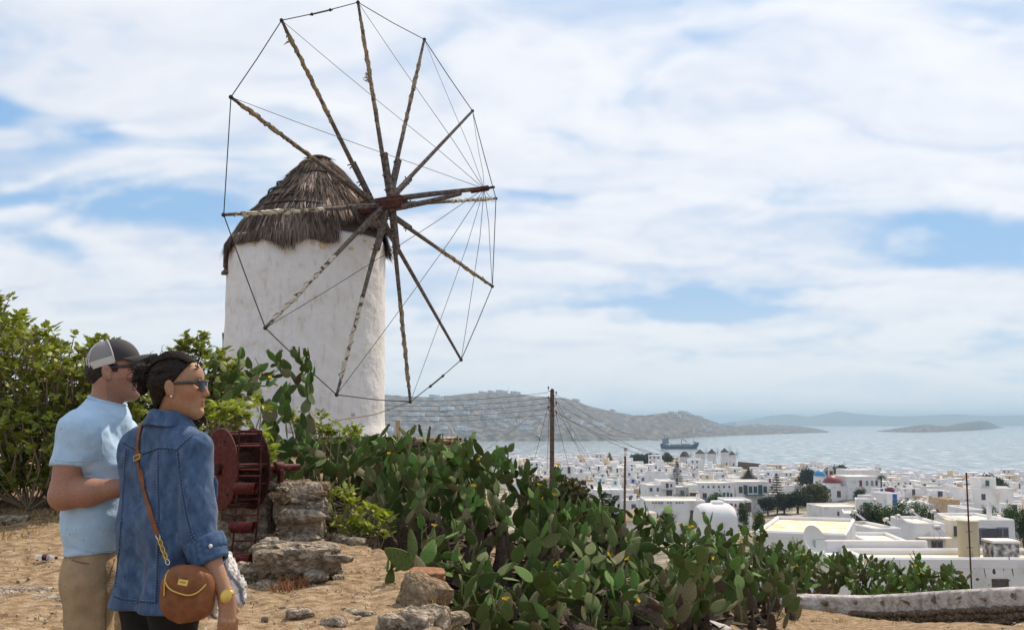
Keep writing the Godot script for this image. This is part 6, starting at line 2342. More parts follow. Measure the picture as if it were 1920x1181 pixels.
func make_near() -> void:
	M.wallwash = tmat(ntex(0.016, 5, [[0.1, 0.27, 0.22, 0.19], [0.35, 0.40, 0.365, 0.35], [0.6, 0.47, 0.44, 0.43], [0.9, 0.55, 0.53, 0.52]], 512, 52), 0.5, 0.95, M.grit, 3.0)
	make_walls()
	make_well()
	make_stones()
	make_cacti()
	make_shrubs()
	make_grass()
	make_poles()


# ------------------------------------------------------------------ people: smooth joined bodies
class Field:
	var kind := PackedInt32Array()
	var pa := PackedVector3Array()
	var pb := PackedVector3Array()
	var r1 := PackedFloat32Array()
	var r2 := PackedFloat32Array()
	var kk := PackedFloat32Array()
	var fl := PackedVector3Array()
	var ff := PackedFloat32Array()
	var bas: Array[Basis] = []
	var ce := PackedVector3Array()
	var br := PackedFloat32Array()
	var cn := PackedVector3Array()
	var cd := PackedFloat32Array()
	var planes := []
	var nz: FastNoiseLite
	var amp := 0.0
	var ns := Vector3.ONE
	var crease := false

	func _put(k: int, a: Vector3, b: Vector3, ra: float, rb: float, sm: float, f: Vector3, fs: float, bs: Basis, c: Vector3, r: float) -> void:
		kind.append(k); pa.append(a); pb.append(b); r1.append(ra); r2.append(rb); kk.append(sm)
		fl.append(f); ff.append(fs); bas.append(bs); ce.append(c); br.append(r); cn.append(Vector3.ZERO); cd.append(0.0)

	# tapered capsule; along the axis f the cross section is squeezed by fs
	func cone(a: Vector3, b: Vector3, ra: float, rb: float, sm := 0.03, f := Vector3.ZERO, fs := 1.0) -> Field:
		_put(0, a, b, ra, rb, sm, f, fs, Basis.IDENTITY, (a + b) * 0.5, a.distance_to(b) * 0.5 + maxf(ra, rb))
		return self

	func ell(c: Vector3, r: Vector3, sm := 0.03, bs := Basis.IDENTITY) -> Field:
		_put(1, c, r, 0.0, 0.0, sm, Vector3.ZERO, 1.0, bs.inverse(), c, maxf(r.x, maxf(r.y, r.z)))
		return self

	func dig(c: Vector3, r: Vector3, sm := 0.01, bs := Basis.IDENTITY) -> Field:
		_put(2, c, r, 0.0, 0.0, sm, Vector3.ZERO, 1.0, bs.inverse(), c, 1e3)
		return self

	func clip(n: Vector3, d: float) -> Field:        # cuts the last shape where n.p > d
		cn[-1] = n
		cd[-1] = d
		return self

	func eval(p: Vector3) -> float:
		var d := 1e2
		for i in kind.size():
			var t := kind[i]
			var k := kk[i]
			if t < 2 and p.distance_to(ce[i]) - br[i] > d + k:
				continue
			var e := 0.0
			if t == 0:
				var q := p - pa[i]
				var ab := pb[i] - pa[i]
				var u := clampf(q.dot(ab) / ab.length_squared(), 0.0, 1.0)
				q -= ab * u
				if ff[i] != 1.0:
					q += fl[i] * (q.dot(fl[i]) * (ff[i] - 1.0))
				e = q.length() - lerpf(r1[i], r2[i], u)
			else:
				var q := bas[i] * (p - pa[i])
				var r := pb[i]
				var k0 := (q / r).length()
				var k1 := (q / (r * r)).length()
				e = k0 * (k0 - 1.0) / k1 if k1 > 1e-6 else -minf(r.x, minf(r.y, r.z))
			if cn[i] != Vector3.ZERO:
				e = maxf(e, p.dot(cn[i]) - cd[i])
			if t == 2:
				var h := maxf(k - absf(d + e), 0.0) / k
				d = maxf(d, -e) + h * h * k * 0.25
			else:
				var h := maxf(k - absf(d - e), 0.0) / k
				d = minf(d, e) - h * h * k * 0.25
		if amp > 0.0 and absf(d) < 0.06:
			var q := nz.get_noise_3dv(p * ns)
			d += (absf(q) * 2.0 - 0.35) * amp if crease else q * amp
		for q in planes:
			d = maxf(d, p.dot(q[0]) - q[1])
		return d

	func build(lo: Vector3, hi: Vector3, h: float, mb: MB, xf := Transform3D.IDENTITY, tint = null) -> void:
		var B := 6
		var nb := Vector3i(((hi - lo) / (h * B)).ceil())
		var nn := nb * B + Vector3i.ONE
		var vals := PackedFloat32Array()
		vals.resize(nn.x * nn.y * nn.z)
		vals.fill(1e3)
		var cellv := PackedInt32Array()
		cellv.resize(nn.x * nn.y * nn.z)
		cellv.fill(-1)
		var sy := nn.x
		var sz := nn.x * nn.y
		var act := []
		var lim := B * h * 0.87 * 1.5 + 0.01
		for bz in nb.z:
			for by in nb.y:
				for bx in nb.x:
					var o := Vector3i(bx, by, bz) * B
					if absf(eval(lo + (Vector3(o) + Vector3.ONE * B * 0.5) * h)) > lim:
						continue
					act.append(o)
					for z in range(o.z, o.z + B + 1):
						for y in range(o.y, o.y + B + 1):
							for x in range(o.x, o.x + B + 1):
								var k := x + y * sy + z * sz
								if vals[k] > 999.0:
									vals[k] = eval(lo + Vector3(x, y, z) * h)
		var pos := PackedVector3Array()
		var cn8 := [0, 1, sy, sy + 1, sz, sz + 1, sz + sy, sz + sy + 1]
		var of8 := [Vector3(0, 0, 0), Vector3(1, 0, 0), Vector3(0, 1, 0), Vector3(1, 1, 0), Vector3(0, 0, 1), Vector3(1, 0, 1), Vector3(0, 1, 1), Vector3(1, 1, 1)]
		var eg := [[0, 1], [2, 3], [4, 5], [6, 7], [0, 2], [1, 3], [4, 6], [5, 7], [0, 4], [1, 5], [2, 6], [3, 7]]
		for o in act:
			for z in range(o.z, o.z + B):
				for y in range(o.y, o.y + B):
					for x in range(o.x, o.x + B):
						var k: int = x + y * sy + z * sz
						var neg := 0
						for c in 8:
							if vals[k + cn8[c]] < 0.0:
								neg += 1
						if neg == 0 or neg == 8:
							continue
						var s := Vector3.ZERO
						var m := 0
						for e in eg:
							var a := vals[k + cn8[e[0]]]
							var b := vals[k + cn8[e[1]]]
							if (a < 0.0) != (b < 0.0):
								s += of8[e[0]].lerp(of8[e[1]], a / (a - b))
								m += 1
						cellv[k] = pos.size()
						pos.append(lo + (Vector3(x, y, z) + s / m) * h)
		var nor := PackedVector3Array()
		nor.resize(pos.size())
		var tris := PackedInt32Array()
		var st := [1, sy, sz]
		for o in act:
			for z in range(o.z, o.z + B):
				for y in range(o.y, o.y + B):
					for x in range(o.x, o.x + B):
						var k: int = x + y * sy + z * sz
						if cellv[k] < 0:
							continue
						for ax in 3:
							var v0 := vals[k]
							var v1 := vals[k + st[ax]]
							if (v0 < 0.0) == (v1 < 0.0):
								continue
							var s1: int = st[(ax + 1) % 3]
							var s2: int = st[(ax + 2) % 3]
							var q := [cellv[k], cellv[k - s1] if k >= s1 else -1, cellv[k - s1 - s2] if k >= s1 + s2 else -1, cellv[k - s2] if k >= s2 else -1]
							if q[0] < 0 or q[1] < 0 or q[2] < 0 or q[3] < 0:
								continue
							var out := Vector3.ZERO
							out[ax] = 1.0 if v0 < 0.0 else -1.0
							for t in [[0, 1, 2], [0, 2, 3]]:
								var a: int = q[t[0]]
								var b: int = q[t[1]]
								var c: int = q[t[2]]
								var g := (pos[b] - pos[a]).cross(pos[c] - pos[a])
								if g.dot(out) > 0.0:
									tris.append_array([a, c, b])
								else:
									tris.append_array([a, b, c])
									g = -g
								nor[a] += g
								nor[b] += g
								nor[c] += g
		var base := mb.v.size()
		for i in pos.size():
			if tint != null:
				mb.col = tint.call(pos[i])
			mb.vert(xf * pos[i], (xf.basis * nor[i]).normalized(), Vector2(pos[i].x, pos[i].y))
		for i in tris:
			mb.ix.append(base + i)

	func hit(from: Vector3, dir: Vector3, far := 8.0) -> Vector3:
		var t := 2.0
		while t < far:
			var d := eval(from + dir * t)
			if d < 0.0008:
				return from + dir * t
			t += maxf(d * 0.6, 0.0008)
		return Vector3.INF

	func grad(p: Vector3) -> Vector3:
		var e := 0.004
		return Vector3(eval(p + Vector3(e, 0, 0)) - eval(p - Vector3(e, 0, 0)), eval(p + Vector3(0, e, 0)) - eval(p - Vector3(0, e, 0)), eval(p + Vector3(0, 0, e)) - eval(p - Vector3(0, 0, e))).normalized()


# a head looking along +x, its right ear towards +z, centre of the skull at the origin
func head_field(man: bool) -> Field:
	var f := Field.new()
	f.ell(Vector3(-0.014, 0.036, 0), Vector3(0.099, 0.098, 0.077), 0.03)
	f.ell(Vector3(0.036, -0.035, 0), Vector3(0.060, 0.086, 0.062), 0.04)
	f.ell(Vector3(0.060, 0.045, 0), Vector3(0.032, 0.045, 0.056), 0.03)
	for s in [-1.0, 1.0]:
		f.cone(Vector3(-0.008, -0.052, 0.050 * s), Vector3(0.066, -0.104, 0.016 * s), 0.021 if man else 0.017, 0.019, 0.035)
		f.ell(Vector3(0.056, -0.018, 0.042 * s), Vector3(0.030, 0.024, 0.024), 0.03)
		f.dig(Vector3(0.094, 0.012, 0.031 * s), Vector3(0.014, 0.011, 0.019), 0.02)
	f.ell(Vector3(0.076, -0.106, 0), Vector3(0.021, 0.018, 0.024), 0.025)
	f.ell(Vector3(0.078, -0.066, 0), Vector3(0.019, 0.026, 0.030), 0.02)
	f.cone(Vector3(0.090, 0.020, 0), Vector3(0.112, -0.030, 0), 0.008, 0.0125, 0.014)
	for s in [-1.0, 1.0]:
		f.ell(Vector3(0.101, -0.034, 0.012 * s), Vector3(0.012, 0.009, 0.008), 0.008)
	f.ell(Vector3(0.0945, -0.0605, 0), Vector3(0.0085, 0.0060, 0.020), 0.008)
	f.ell(Vector3(0.0930, -0.0735, 0), Vector3(0.0095, 0.0070, 0.018), 0.008)
	f.dig(Vector3(0.104, -0.0668, 0), Vector3(0.010, 0.0016, 0.020), 0.003)
	f.dig(Vector3(0.104, -0.085, 0), Vector3(0.010, 0.006, 0.018), 0.012)
	f.cone(Vector3(-0.030, -0.05, 0), Vector3(-0.052, -0.20, 0), 0.060 if man else 0.048, 0.066 if man else 0.052, 0.045)
	for s in [-1.0, 1.0]:
		var bs := Basis.from_euler(Vector3(0, 0.35 * s, 0.15))
		f.ell(Vector3(-0.012, -0.006, 0.085 * s), Vector3(0.020, 0.034, 0.0105), 0.008, bs)
		f.ell(Vector3(-0.004, -0.031, 0.081 * s), Vector3(0.010, 0.013, 0.008), 0.006, bs)
		f.dig(Vector3(-0.006, -0.003, 0.099 * s), Vector3(0.010, 0.018, 0.009), 0.005, bs)
	return f


func skin_tint(man: bool) -> Callable:
	var base := Color(0.38, 0.205, 0.148) if man else Color(0.375, 0.205, 0.122)
	return func(p: Vector3) -> Color:
		var c := base
		var lip := 1.0 - smoothstep(0.006, 0.013, Vector2((p.y + 0.067) * 1.0, 0.0).length())
		if p.x > 0.078 and absf(p.z) < 0.021:
			c = c.lerp(Color(0.36, 0.10, 0.09), lip * 0.8)
		if man and p.y < -0.035 and p.y > -0.15 and p.x > -0.02:
			c = c.lerp(Color(0.22, 0.125, 0.095), 0.45)
		if p.x > 0.03 and p.y > -0.05 and p.y < 0.0:
			c = c.lerp(Color(0.42, 0.15, 0.10), 0.25)
		return c


func hand_into(f: Field, wrist: Vector3, dirn: Vector3, palm: Vector3, thumb: Vector3, curl: float) -> void:
	# dirn wrist to fingers, palm the way the palm faces, thumb the side of the thumb
	var k := wrist + dirn * 0.085
	f.cone(wrist, k + thumb * 0.022, 0.024, 0.019, 0.02, palm, 1.5)
	f.cone(wrist, k - thumb * 0.024, 0.024, 0.018, 0.02, palm, 1.5)
	f.cone(wrist + dirn * 0.03, k, 0.026, 0.021, 0.02, palm, 1.45)
	var lens := [0.070, 0.079, 0.073, 0.058]
	for i in 4:
		var s := 0.030 - 0.020 * i
		var a := k + thumb * s + dirn * (0.004 - 0.006 * absf(i - 1.2))
		var d := (dirn + thumb * (0.10 - 0.07 * i)).normalized()
		var L: float = lens[i]
		var c := curl * (0.8 + 0.22 * i)
		var p1 := a + (d + palm * c * 0.35).normalized() * L * 0.46
		var p2 := p1 + (d + palm * c * 1.0).normalized() * L * 0.30
		var p3 := p2 + (d * 0.8 + palm * c * 1.7).normalized() * L * 0.24
		f.cone(a, p1, 0.0098, 0.0088, 0.006)
		f.cone(p1, p2, 0.0088, 0.0080, 0.004)
		f.cone(p2, p3, 0.0080, 0.0066, 0.004)
		f.ell(a - palm * 0.008, Vector3.ONE * 0.0105, 0.008)
	var t0 := wrist + dirn * 0.022 + thumb * 0.022 + palm * 0.008
	var t1 := t0 + (dirn * 0.62 + thumb * 0.62 + palm * 0.35).normalized() * 0.042
	var t2 := t1 + (dirn * 0.9 + thumb * 0.22 + palm * 0.3).normalized() * 0.032
	var t3 := t2 + (dirn * 0.95 + palm * 0.35).normalized() * 0.026
	f.cone(t0, t1, 0.015, 0.0115, 0.012)
	f.cone(t1, t2, 0.0112, 0.0100, 0.005)
	f.cone(t2, t3, 0.0100, 0.0078, 0.004)


func bounds_of(f: Field, grow_by := 0.03) -> Array:
	var lo := Vector3.ONE * 1e3
	var hi := -lo
	for i in f.kind.size():
		if f.kind[i] == 0:
			var r := Vector3.ONE * (maxf(f.r1[i], f.r2[i]) + grow_by)
			lo = lo.min(f.pa[i] - r).min(f.pb[i] - r)
			hi = hi.max(f.pa[i] + r).max(f.pb[i] + r)
		elif f.kind[i] == 1:
			var r := Vector3.ONE * (f.br[i] + grow_by)
			lo = lo.min(f.pa[i] - r)
			hi = hi.max(f.pa[i] + r)
	for q in f.planes:                              # level cuts trim the box
		if q[0] == Vector3.DOWN:
			lo.y = maxf(lo.y, -q[1] - 0.03)
		elif q[0] == Vector3.UP:
			hi.y = minf(hi.y, q[1] + 0.03)
	return [lo, hi]


func grid(f: Field, h: float, mb: MB, xf := Transform3D.IDENTITY, tint = null) -> void:
	var b := bounds_of(f)
	f.build(b[0], b[1], h, mb, xf, tint)


func folds(sd: int, freq: float) -> FastNoiseLite:
	var f := FastNoiseLite.new()
	f.seed = sd
	f.frequency = freq
	f.fractal_octaves = 2
	f.domain_warp_enabled = true
	f.domain_warp_amplitude = 0.12
	f.domain_warp_frequency = freq
	return f


func shoe(t: Node3D, p: Vector3, fwd: Vector3, mat: Material) -> void:
	var f := Field.new()
	f.cone(p + Vector3(0, 0.05, 0) - fwd * 0.04, p + Vector3(0, 0.03, 0) + fwd * 0.16, 0.048, 0.035, 0.03)
	f.cone(p + Vector3(0, 0.05, 0), p + Vector3(0, 0.11, 0), 0.045, 0.042, 0.03)
	f.planes.append([Vector3.DOWN, 0.0 - p.y])
	var b := MB.new()
	grid(f, 0.012, b)
	part(t, "shoe", b, mat)


func glasses(t: Node3D, xf: Transform3D, mat: Material, lens: Material) -> void:
	var fr := MB.new()
	for s in [-1.0, 1.0]:
		fr.tube([xf * Vector3(0.094, 0.016, 0.060 * s), xf * Vector3(0.06, 0.017, 0.074 * s), xf * Vector3(-0.006, 0.012, 0.081 * s)], [0.0062, 0.0058, 0.004], 6)
	fr.tube([xf * Vector3(0.096, 0.022, -0.06), xf * Vector3(0.108, 0.024, -0.03), xf * Vector3(0.111, 0.022, 0), xf * Vector3(0.108, 0.024, 0.03), xf * Vector3(0.096, 0.022, 0.06)], 0.0045, 6)
	var g := part(t, "sunglasses", fr, mat)
	for s in [-1.0, 1.0]:
		var l := MB.new()
		var rows := []
		for j in 7:
			var row := PackedVector3Array()
			for i in 9:
				var a := (i / 8.0 - 0.5) * 2.0
				var v := (j / 6.0 - 0.5) * 2.0
				var u := a * sqrt(maxf(0.0, 1.0 - pow(absf(v), 3.0) * 0.7))
				row.append(xf * Vector3(0.109 - 0.012 * pow(maxf(0.0, 0.5 + 0.5 * u), 2.0), 0.004 + 0.021 * v, (0.034 + 0.026 * u) * s))
			rows.append(row)
		l.sheet(rows, false, s > 0)
		part(g, "lens", l, lens)


func make_man() -> void:
	var o := Vector3(-1.635, 0, -4.15)
	var t := thing("person", "man in light blue T-shirt, khaki trousers and grey mesh cap, beside the woman", "person", "", o)
	M.skin = vmat(0.5, 0.4)
	M.skin.albedo_texture = ntex(0.06, 4, [[0.2, 0.80, 0.74, 0.70], [0.5, 0.95, 0.94, 0.93], [0.8, 1.0, 1.0, 1.0]], 256, 74)
	M.skin.uv1_triplanar = true
	M.skin.uv1_scale = Vector3.ONE * 6.0
	M.skin.heightmap_enabled = true
	M.skin.heightmap_texture = M.fine
	M.skin.heightmap_scale = 0.06
	M.skin.subsurf_scatter_enabled = true
	M.skin.subsurf_scatter_strength = 0.06
	var W := func(px: float, py: float, d: float) -> Vector3: return at(px, py, d) - o
	# skin: head and neck, trunk, arms and hands, legs, one mesh
	var mb := MB.new()
	var hx := Transform3D(Basis.from_euler(Vector3(0, 0.10, 0.05)).scaled_local(Vector3.ONE * 0.93), W.call(215, 696, 4.13))
	grid(head_field(true), 0.0038, mb, hx, skin_tint(true))
	mb.col = Color(0.375, 0.195, 0.13)
	var sk := Field.new()
	var S := Vector3(-0.045, 1.455, 0.195)
	var E: Vector3 = W.call(117, 930, 3.93)
	var Wr := E + Vector3(0.255, 0.035, -0.03)
	sk.cone(S, E, 0.060, 0.050, 0.03)
	sk.cone(E, E.lerp(Wr, 0.35), 0.047, 0.049, 0.03)
	sk.cone(E.lerp(Wr, 0.35), Wr, 0.049, 0.030, 0.03)
	hand_into(sk, Wr, Vector3(0.97, 0.1, -0.2).normalized(), Vector3(-0.1, 0.0, -1.0).normalized(), Vector3(0, 1, 0), 0.7)
	grid(sk, 0.006, mb)
	sk = Field.new()
	var S2 := Vector3(-0.03, 1.455, -0.195)
	var E2 := Vector3(-0.06, 1.17, -0.26)
	var Wr2 := E2 + Vector3(0.25, 0.05, 0.06)
	sk.cone(S2, E2, 0.056, 0.046, 0.03)
	sk.cone(E2, Wr2, 0.046, 0.029, 0.03)
	hand_into(sk, Wr2, Vector3(0.97, 0.1, 0.2).normalized(), Vector3(-0.1, 0.0, 1.0).normalized(), Vector3(0, 1, 0), 0.7)
	grid(sk, 0.008, mb)
	sk = Field.new()
	for s in [-1.0, 1.0]:
		sk.cone(Vector3(-0.02, 1.38, 0.08 * s), Vector3(-0.0, 0.95, 0.06 * s), 0.09, 0.09, 0.06)
		sk.cone(Vector3(-0.01, 0.9, 0.08 * s), Vector3(0.0, 0.5, 0.09 * s), 0.075, 0.05, 0.04)
		sk.cone(Vector3(0.0, 0.5, 0.09 * s), Vector3(-0.02, 0.08, 0.09 * s), 0.048, 0.035, 0.03)
		sk.cone(Vector3(-0.01, 1.50, 0), Vector3(-0.03, 1.45, 0.17 * s), 0.045, 0.045, 0.04)
	grid(sk, 0.016, mb)
	part(t, "body", mb, M.skin)
	# T-shirt
	var sh := Field.new()
	var dirn := (E - S).normalized()
	for s in [-1.0, 1.0]:
		sh.cone(Vector3(-0.012, 1.385, 0.085 * s), Vector3(0.0, 1.12, 0.075 * s), 0.114, 0.110, 0.08)
		sh.cone(Vector3(0.0, 1.12, 0.07 * s), Vector3(-0.005, 0.93, 0.075 * s), 0.110, 0.116, 0.06)
		sh.cone(Vector3(0.0, 1.500, 0.025 * s), Vector3(-0.02, 1.450, 0.165 * s), 0.082, 0.074, 0.06)
	for s in [-1.0, 1.0]:
		sh.cone(Vector3(-0.012, 1.545, 0.028 * s), Vector3(-0.03, 1.462, 0.15 * s), 0.062, 0.068, 0.05)
	sh.cone(Vector3(0.06, 1.36, -0.06), Vector3(0.06, 1.30, 0.06), 0.075, 0.075, 0.06)
	sh.cone(S + Vector3(0.01, 0.0, -0.015), S + dirn * 0.30, 0.080, 0.076, 0.05).clip(dirn, dirn.dot(S) + 0.128)
	var dir2 := (E2 - S2).normalized()
	sh.cone(S2, S2 + dir2 * 0.30, 0.078, 0.074, 0.05).clip(dir2, dir2.dot(S2) + 0.128)
	sh.planes = [[Vector3(0.10, -1, 0.0).normalized(), -0.988], [Vector3(0.27, 1.0, 0).normalized(), 1.530]]
	sh.nz = folds(21, 2.1)
	sh.amp = 0.017
	sh.crease = true
	sh.ns = Vector3(0.9, 1.3, 0.9)
	mb = MB.new()
	grid(sh, 0.0085, mb)
	M.tshirt = tmat(ntex(0.02, 3, [[0.0, 0.36, 0.52, 0.70], [1.0, 0.45, 0.62, 0.79]], 256, 71), 3.0, 0.85, M.fine, 0.12)
	M.tshirt.rim_enabled = true
	M.tshirt.rim = 0.3
	var tee := part(t, "t_shirt", mb, M.tshirt)
	var cl := MB.new()                              # neck band, hem and sleeve stitching
	var ring := []
	for k in 33:
		var a := TAU * k / 32
		var q := Vector3(0.0 + cos(a) * 0.070, 1.60, sin(a) * 0.080)
		var y := 1.584 - 0.27 * q.x
		while sh.eval(Vector3(q.x, y, q.z)) > 0.004 and y > 1.535:
			y -= 0.003
		ring.append(Vector3(q.x, y + 0.002, q.z))
	cl.tube(ring, 0.0065, 6, false)
	part(tee, "neck_band", cl, M.tshirt)
	for seam in [[[186, 800], [190, 830], [189, 866]], [[128, 1022], [160, 1032], [190, 1036], [222, 1035]], [[101, 862], [125, 866], [160, 864], [187, 860]]]:
		var m := surf_line(sh, o, seam, 0.0016, 0.001)
		if m:
			part(tee, "stitching", m, M.tshirt)
	# trousers
	var tr := Field.new()
	for s in [-1.0, 1.0]:
		tr.cone(Vector3(-0.008, 1.0, 0.07 * s), Vector3(-0.008, 0.88, 0.075 * s), 0.102, 0.110, 0.06)
		tr.cone(Vector3(-0.005, 0.88, 0.085 * s), Vector3(0.015, 0.50, 0.10 * s), 0.104, 0.083, 0.05)
		tr.cone(Vector3(0.015, 0.50, 0.10 * s), Vector3(-0.02, 0.07, 0.10 * s), 0.083, 0.070, 0.04)
	tr.ell(Vector3(-0.045, 0.90, 0.07), Vector3(0.070, 0.09, 0.075), 0.05)
	tr.ell(Vector3(-0.045, 0.90, -0.07), Vector3(0.070, 0.09, 0.075), 0.05)
	tr.nz = folds(23, 2.0)
	tr.amp = 0.014
	tr.crease = true
	tr.ns = Vector3(1.3, 0.8, 1.3)
	tr.planes = [[Vector3.UP, 1.02], [Vector3.DOWN, -0.05]]
	mb = MB.new()
	grid(tr, 0.0095, mb)
	M.khaki = tmat(ntex(0.02, 4, [[0.1, 0.30, 0.215, 0.128], [0.9, 0.40, 0.295, 0.18]], 256, 72), 2.0, 0.9, M.fine, 0.15)
	var pants := part(t, "trousers", mb, M.khaki)
	var dark := smat(0.20, 0.14, 0.08, 0.9)
	for seam in [[[196, 1056], [199, 1100], [198, 1140], [197, 1181]], [[214, 1048], [206, 1075], [198, 1096]], [[134, 1050], [150, 1055], [166, 1057]]]:
		var m := surf_line(tr, o, seam, 0.0026, 0.0006)
		if m:
			part(pants, "seam", m, dark)
	shoe(t, Vector3(-0.02, 0, 0.10), Vector3.RIGHT, smat(0.1, 0.07, 0.05))
	shoe(t, Vector3(-0.02, 0, -0.10), Vector3.RIGHT, smat(0.1, 0.07, 0.05))
	# hair below the cap
	var hf := Field.new()
	hf.ell(Vector3(-0.016, 0.030, 0), Vector3(0.106, 0.104, 0.083), 0.02)
	hf.cone(Vector3(-0.075, -0.01, 0.03), Vector3(-0.075, -0.01, -0.03), 0.040, 0.040, 0.03)
	hf.planes = [[Vector3(0.80, -0.60, 0).normalized(), -0.006], [Vector3.UP, 0.075]]
	hf.nz = folds(24, 30.0)
	hf.amp = 0.006
	hf.cone(Vector3(0.006, 0.03, 0.074), Vector3(0.012, 0.0, 0.073), 0.012, 0.009, 0.008)
	mb = MB.new()
	grid(hf, 0.0045, mb, hx)
	var hair := part(t, "hair", mb, smat(0.018, 0.012, 0.009, 0.55))
	mb = MB.new()
	mb.box(Vector3(0.022, 0.032, 0.006), hx * Transform3D(Basis.IDENTITY, Vector3(0.020, 0.010, 0.075)), 0.002)
	part(hair, "sideburn", mb, smat(0.018, 0.012, 0.009, 0.6))
	glasses(t, hx, smat(0.012, 0.01, 0.01, 0.25, 0.6), smat(0.02, 0.015, 0.015, 0.08, 0.8))
	# cap
	var cx := hx * Transform3D(Basis.from_euler(Vector3(0, 0, 0.24)), Vector3(-0.012, 0.032, 0))
	var dome := func(a0: float, a1: float, t0: float, t1: float, grow_by: float) -> MB:
		var m := MB.new()
		var rows := []
		for j in 13:
			var th: float = lerpf(t0, t1, j / 12.0)
			var row := PackedVector3Array()
			for i in 25:
				var a: float = lerpf(a0, a1, i / 24.0)
				var front := maxf(0.0, cos(a))
				var r := Vector3(0.108 + 0.011 * front, 0.106, 0.090) + Vector3.ONE * grow_by
				row.append(cx * Vector3(cos(a) * sin(th) * r.x, cos(th) * r.y * (1.0 + 0.07 * front * sin(th)), sin(a) * sin(th) * r.z))
			rows.append(row)
		m.sheet(rows, false)
		return m
	var cream := smat(0.52, 0.49, 0.47, 0.9)
	var meshm := tmat(ntex(0.2, 2, [[0.3, 0.19, 0.182, 0.18], [0.6, 0.31, 0.30, 0.295]], 256, 73), 6.0, 0.9, M.fine, 0.2)
	var black := smat(0.035, 0.033, 0.037, 0.8)
	var cap := part(t, "cap", dome.call(1.24, TAU - 1.24, 0.02, 1.62, 0.0), meshm)
	part(cap, "front_panel", dome.call(-1.26, 1.26, 0.02, 1.60, 0.001), black)
	part(cap, "band", dome.call(1.26, TAU - 1.26, 1.36, 1.66, 0.0015), cream)
	for a in [[1.26, 0.02, 1.62], [-1.26, 0.02, 1.62], [2.35, 0.25, 1.64], [2.52, 0.25, 1.64], [-2.35, 0.25, 1.64]]:
		var m := MB.new()
		var pts := []
		for k in 12:
			var th: float = lerpf(a[1], a[2], k / 11.0)
			var r := Vector3(0.110 + 0.011 * maxf(0.0, cos(a[0])), 0.108, 0.092)
			pts.append(cx * Vector3(cos(a[0]) * sin(th) * r.x, cos(th) * r.y * (1.0 + 0.07 * maxf(0.0, cos(a[0])) * sin(th)), sin(a[0]) * sin(th) * r.z))
		m.tube(pts, 0.0028, 5)
		part(cap, "piping", m, cream)
	var bm := MB.new()
	for side in [0.0, 0.005]:
		var rows := []
		for j in 7:
			var row := PackedVector3Array()
			for i in 17:
				var a := lerpf(-1.02, 1.02, i / 16.0)
				var w := j / 6.0
				var ext := 0.075 * w * pow(cos(a * 0.75), 0.8)
				row.append(cx * Vector3(cos(a) * 0.118 + ext, 0.002 - side - 0.028 * w * w * 0.4 - 0.03 * pow(absf(sin(a)), 2.0) * w, sin(a) * (0.091 + 0.006 * w)))
			rows.append(row)
		bm.sheet(rows, false)
	part(cap, "brim", bm, black)
	bm = MB.new()
	bm.ball(cx * Vector3(0, 0.110, 0), Vector3(0.008, 0.005, 0.008), 5, 8)
	part(cap, "button", bm, black)


# a ridge laid on a body's surface along points given as the eye sees them
func surf_line(f: Field, o: Vector3, px: Array, r: float, lift: float, step := 6.0) -> MB:
	var pts := surf_points(f, o, px, lift, step)
	if pts.size() < 2:
		return null
	var m := MB.new()
	m.tube(pts, r, 5)
	return m


func surf_points(f: Field, o: Vector3, px: Array, lift: float, step := 6.0) -> Array:
	var pts := []
	for k in px.size() - 1:
		var a := Vector2(px[k][0], px[k][1])
		var b := Vector2(px[k + 1][0], px[k + 1][1])
		var n := maxi(1, int(a.distance_to(b) / step))
		for i in n + (1 if k == px.size() - 2 else 0):
			var q := a.lerp(b, float(i) / n)
			var dirn := ray(q.x, q.y).normalized()
			var p := f.hit(CAM - o, dirn)
			if p != Vector3.INF:
				pts.append(p + f.grad(p) * lift)
	return pts


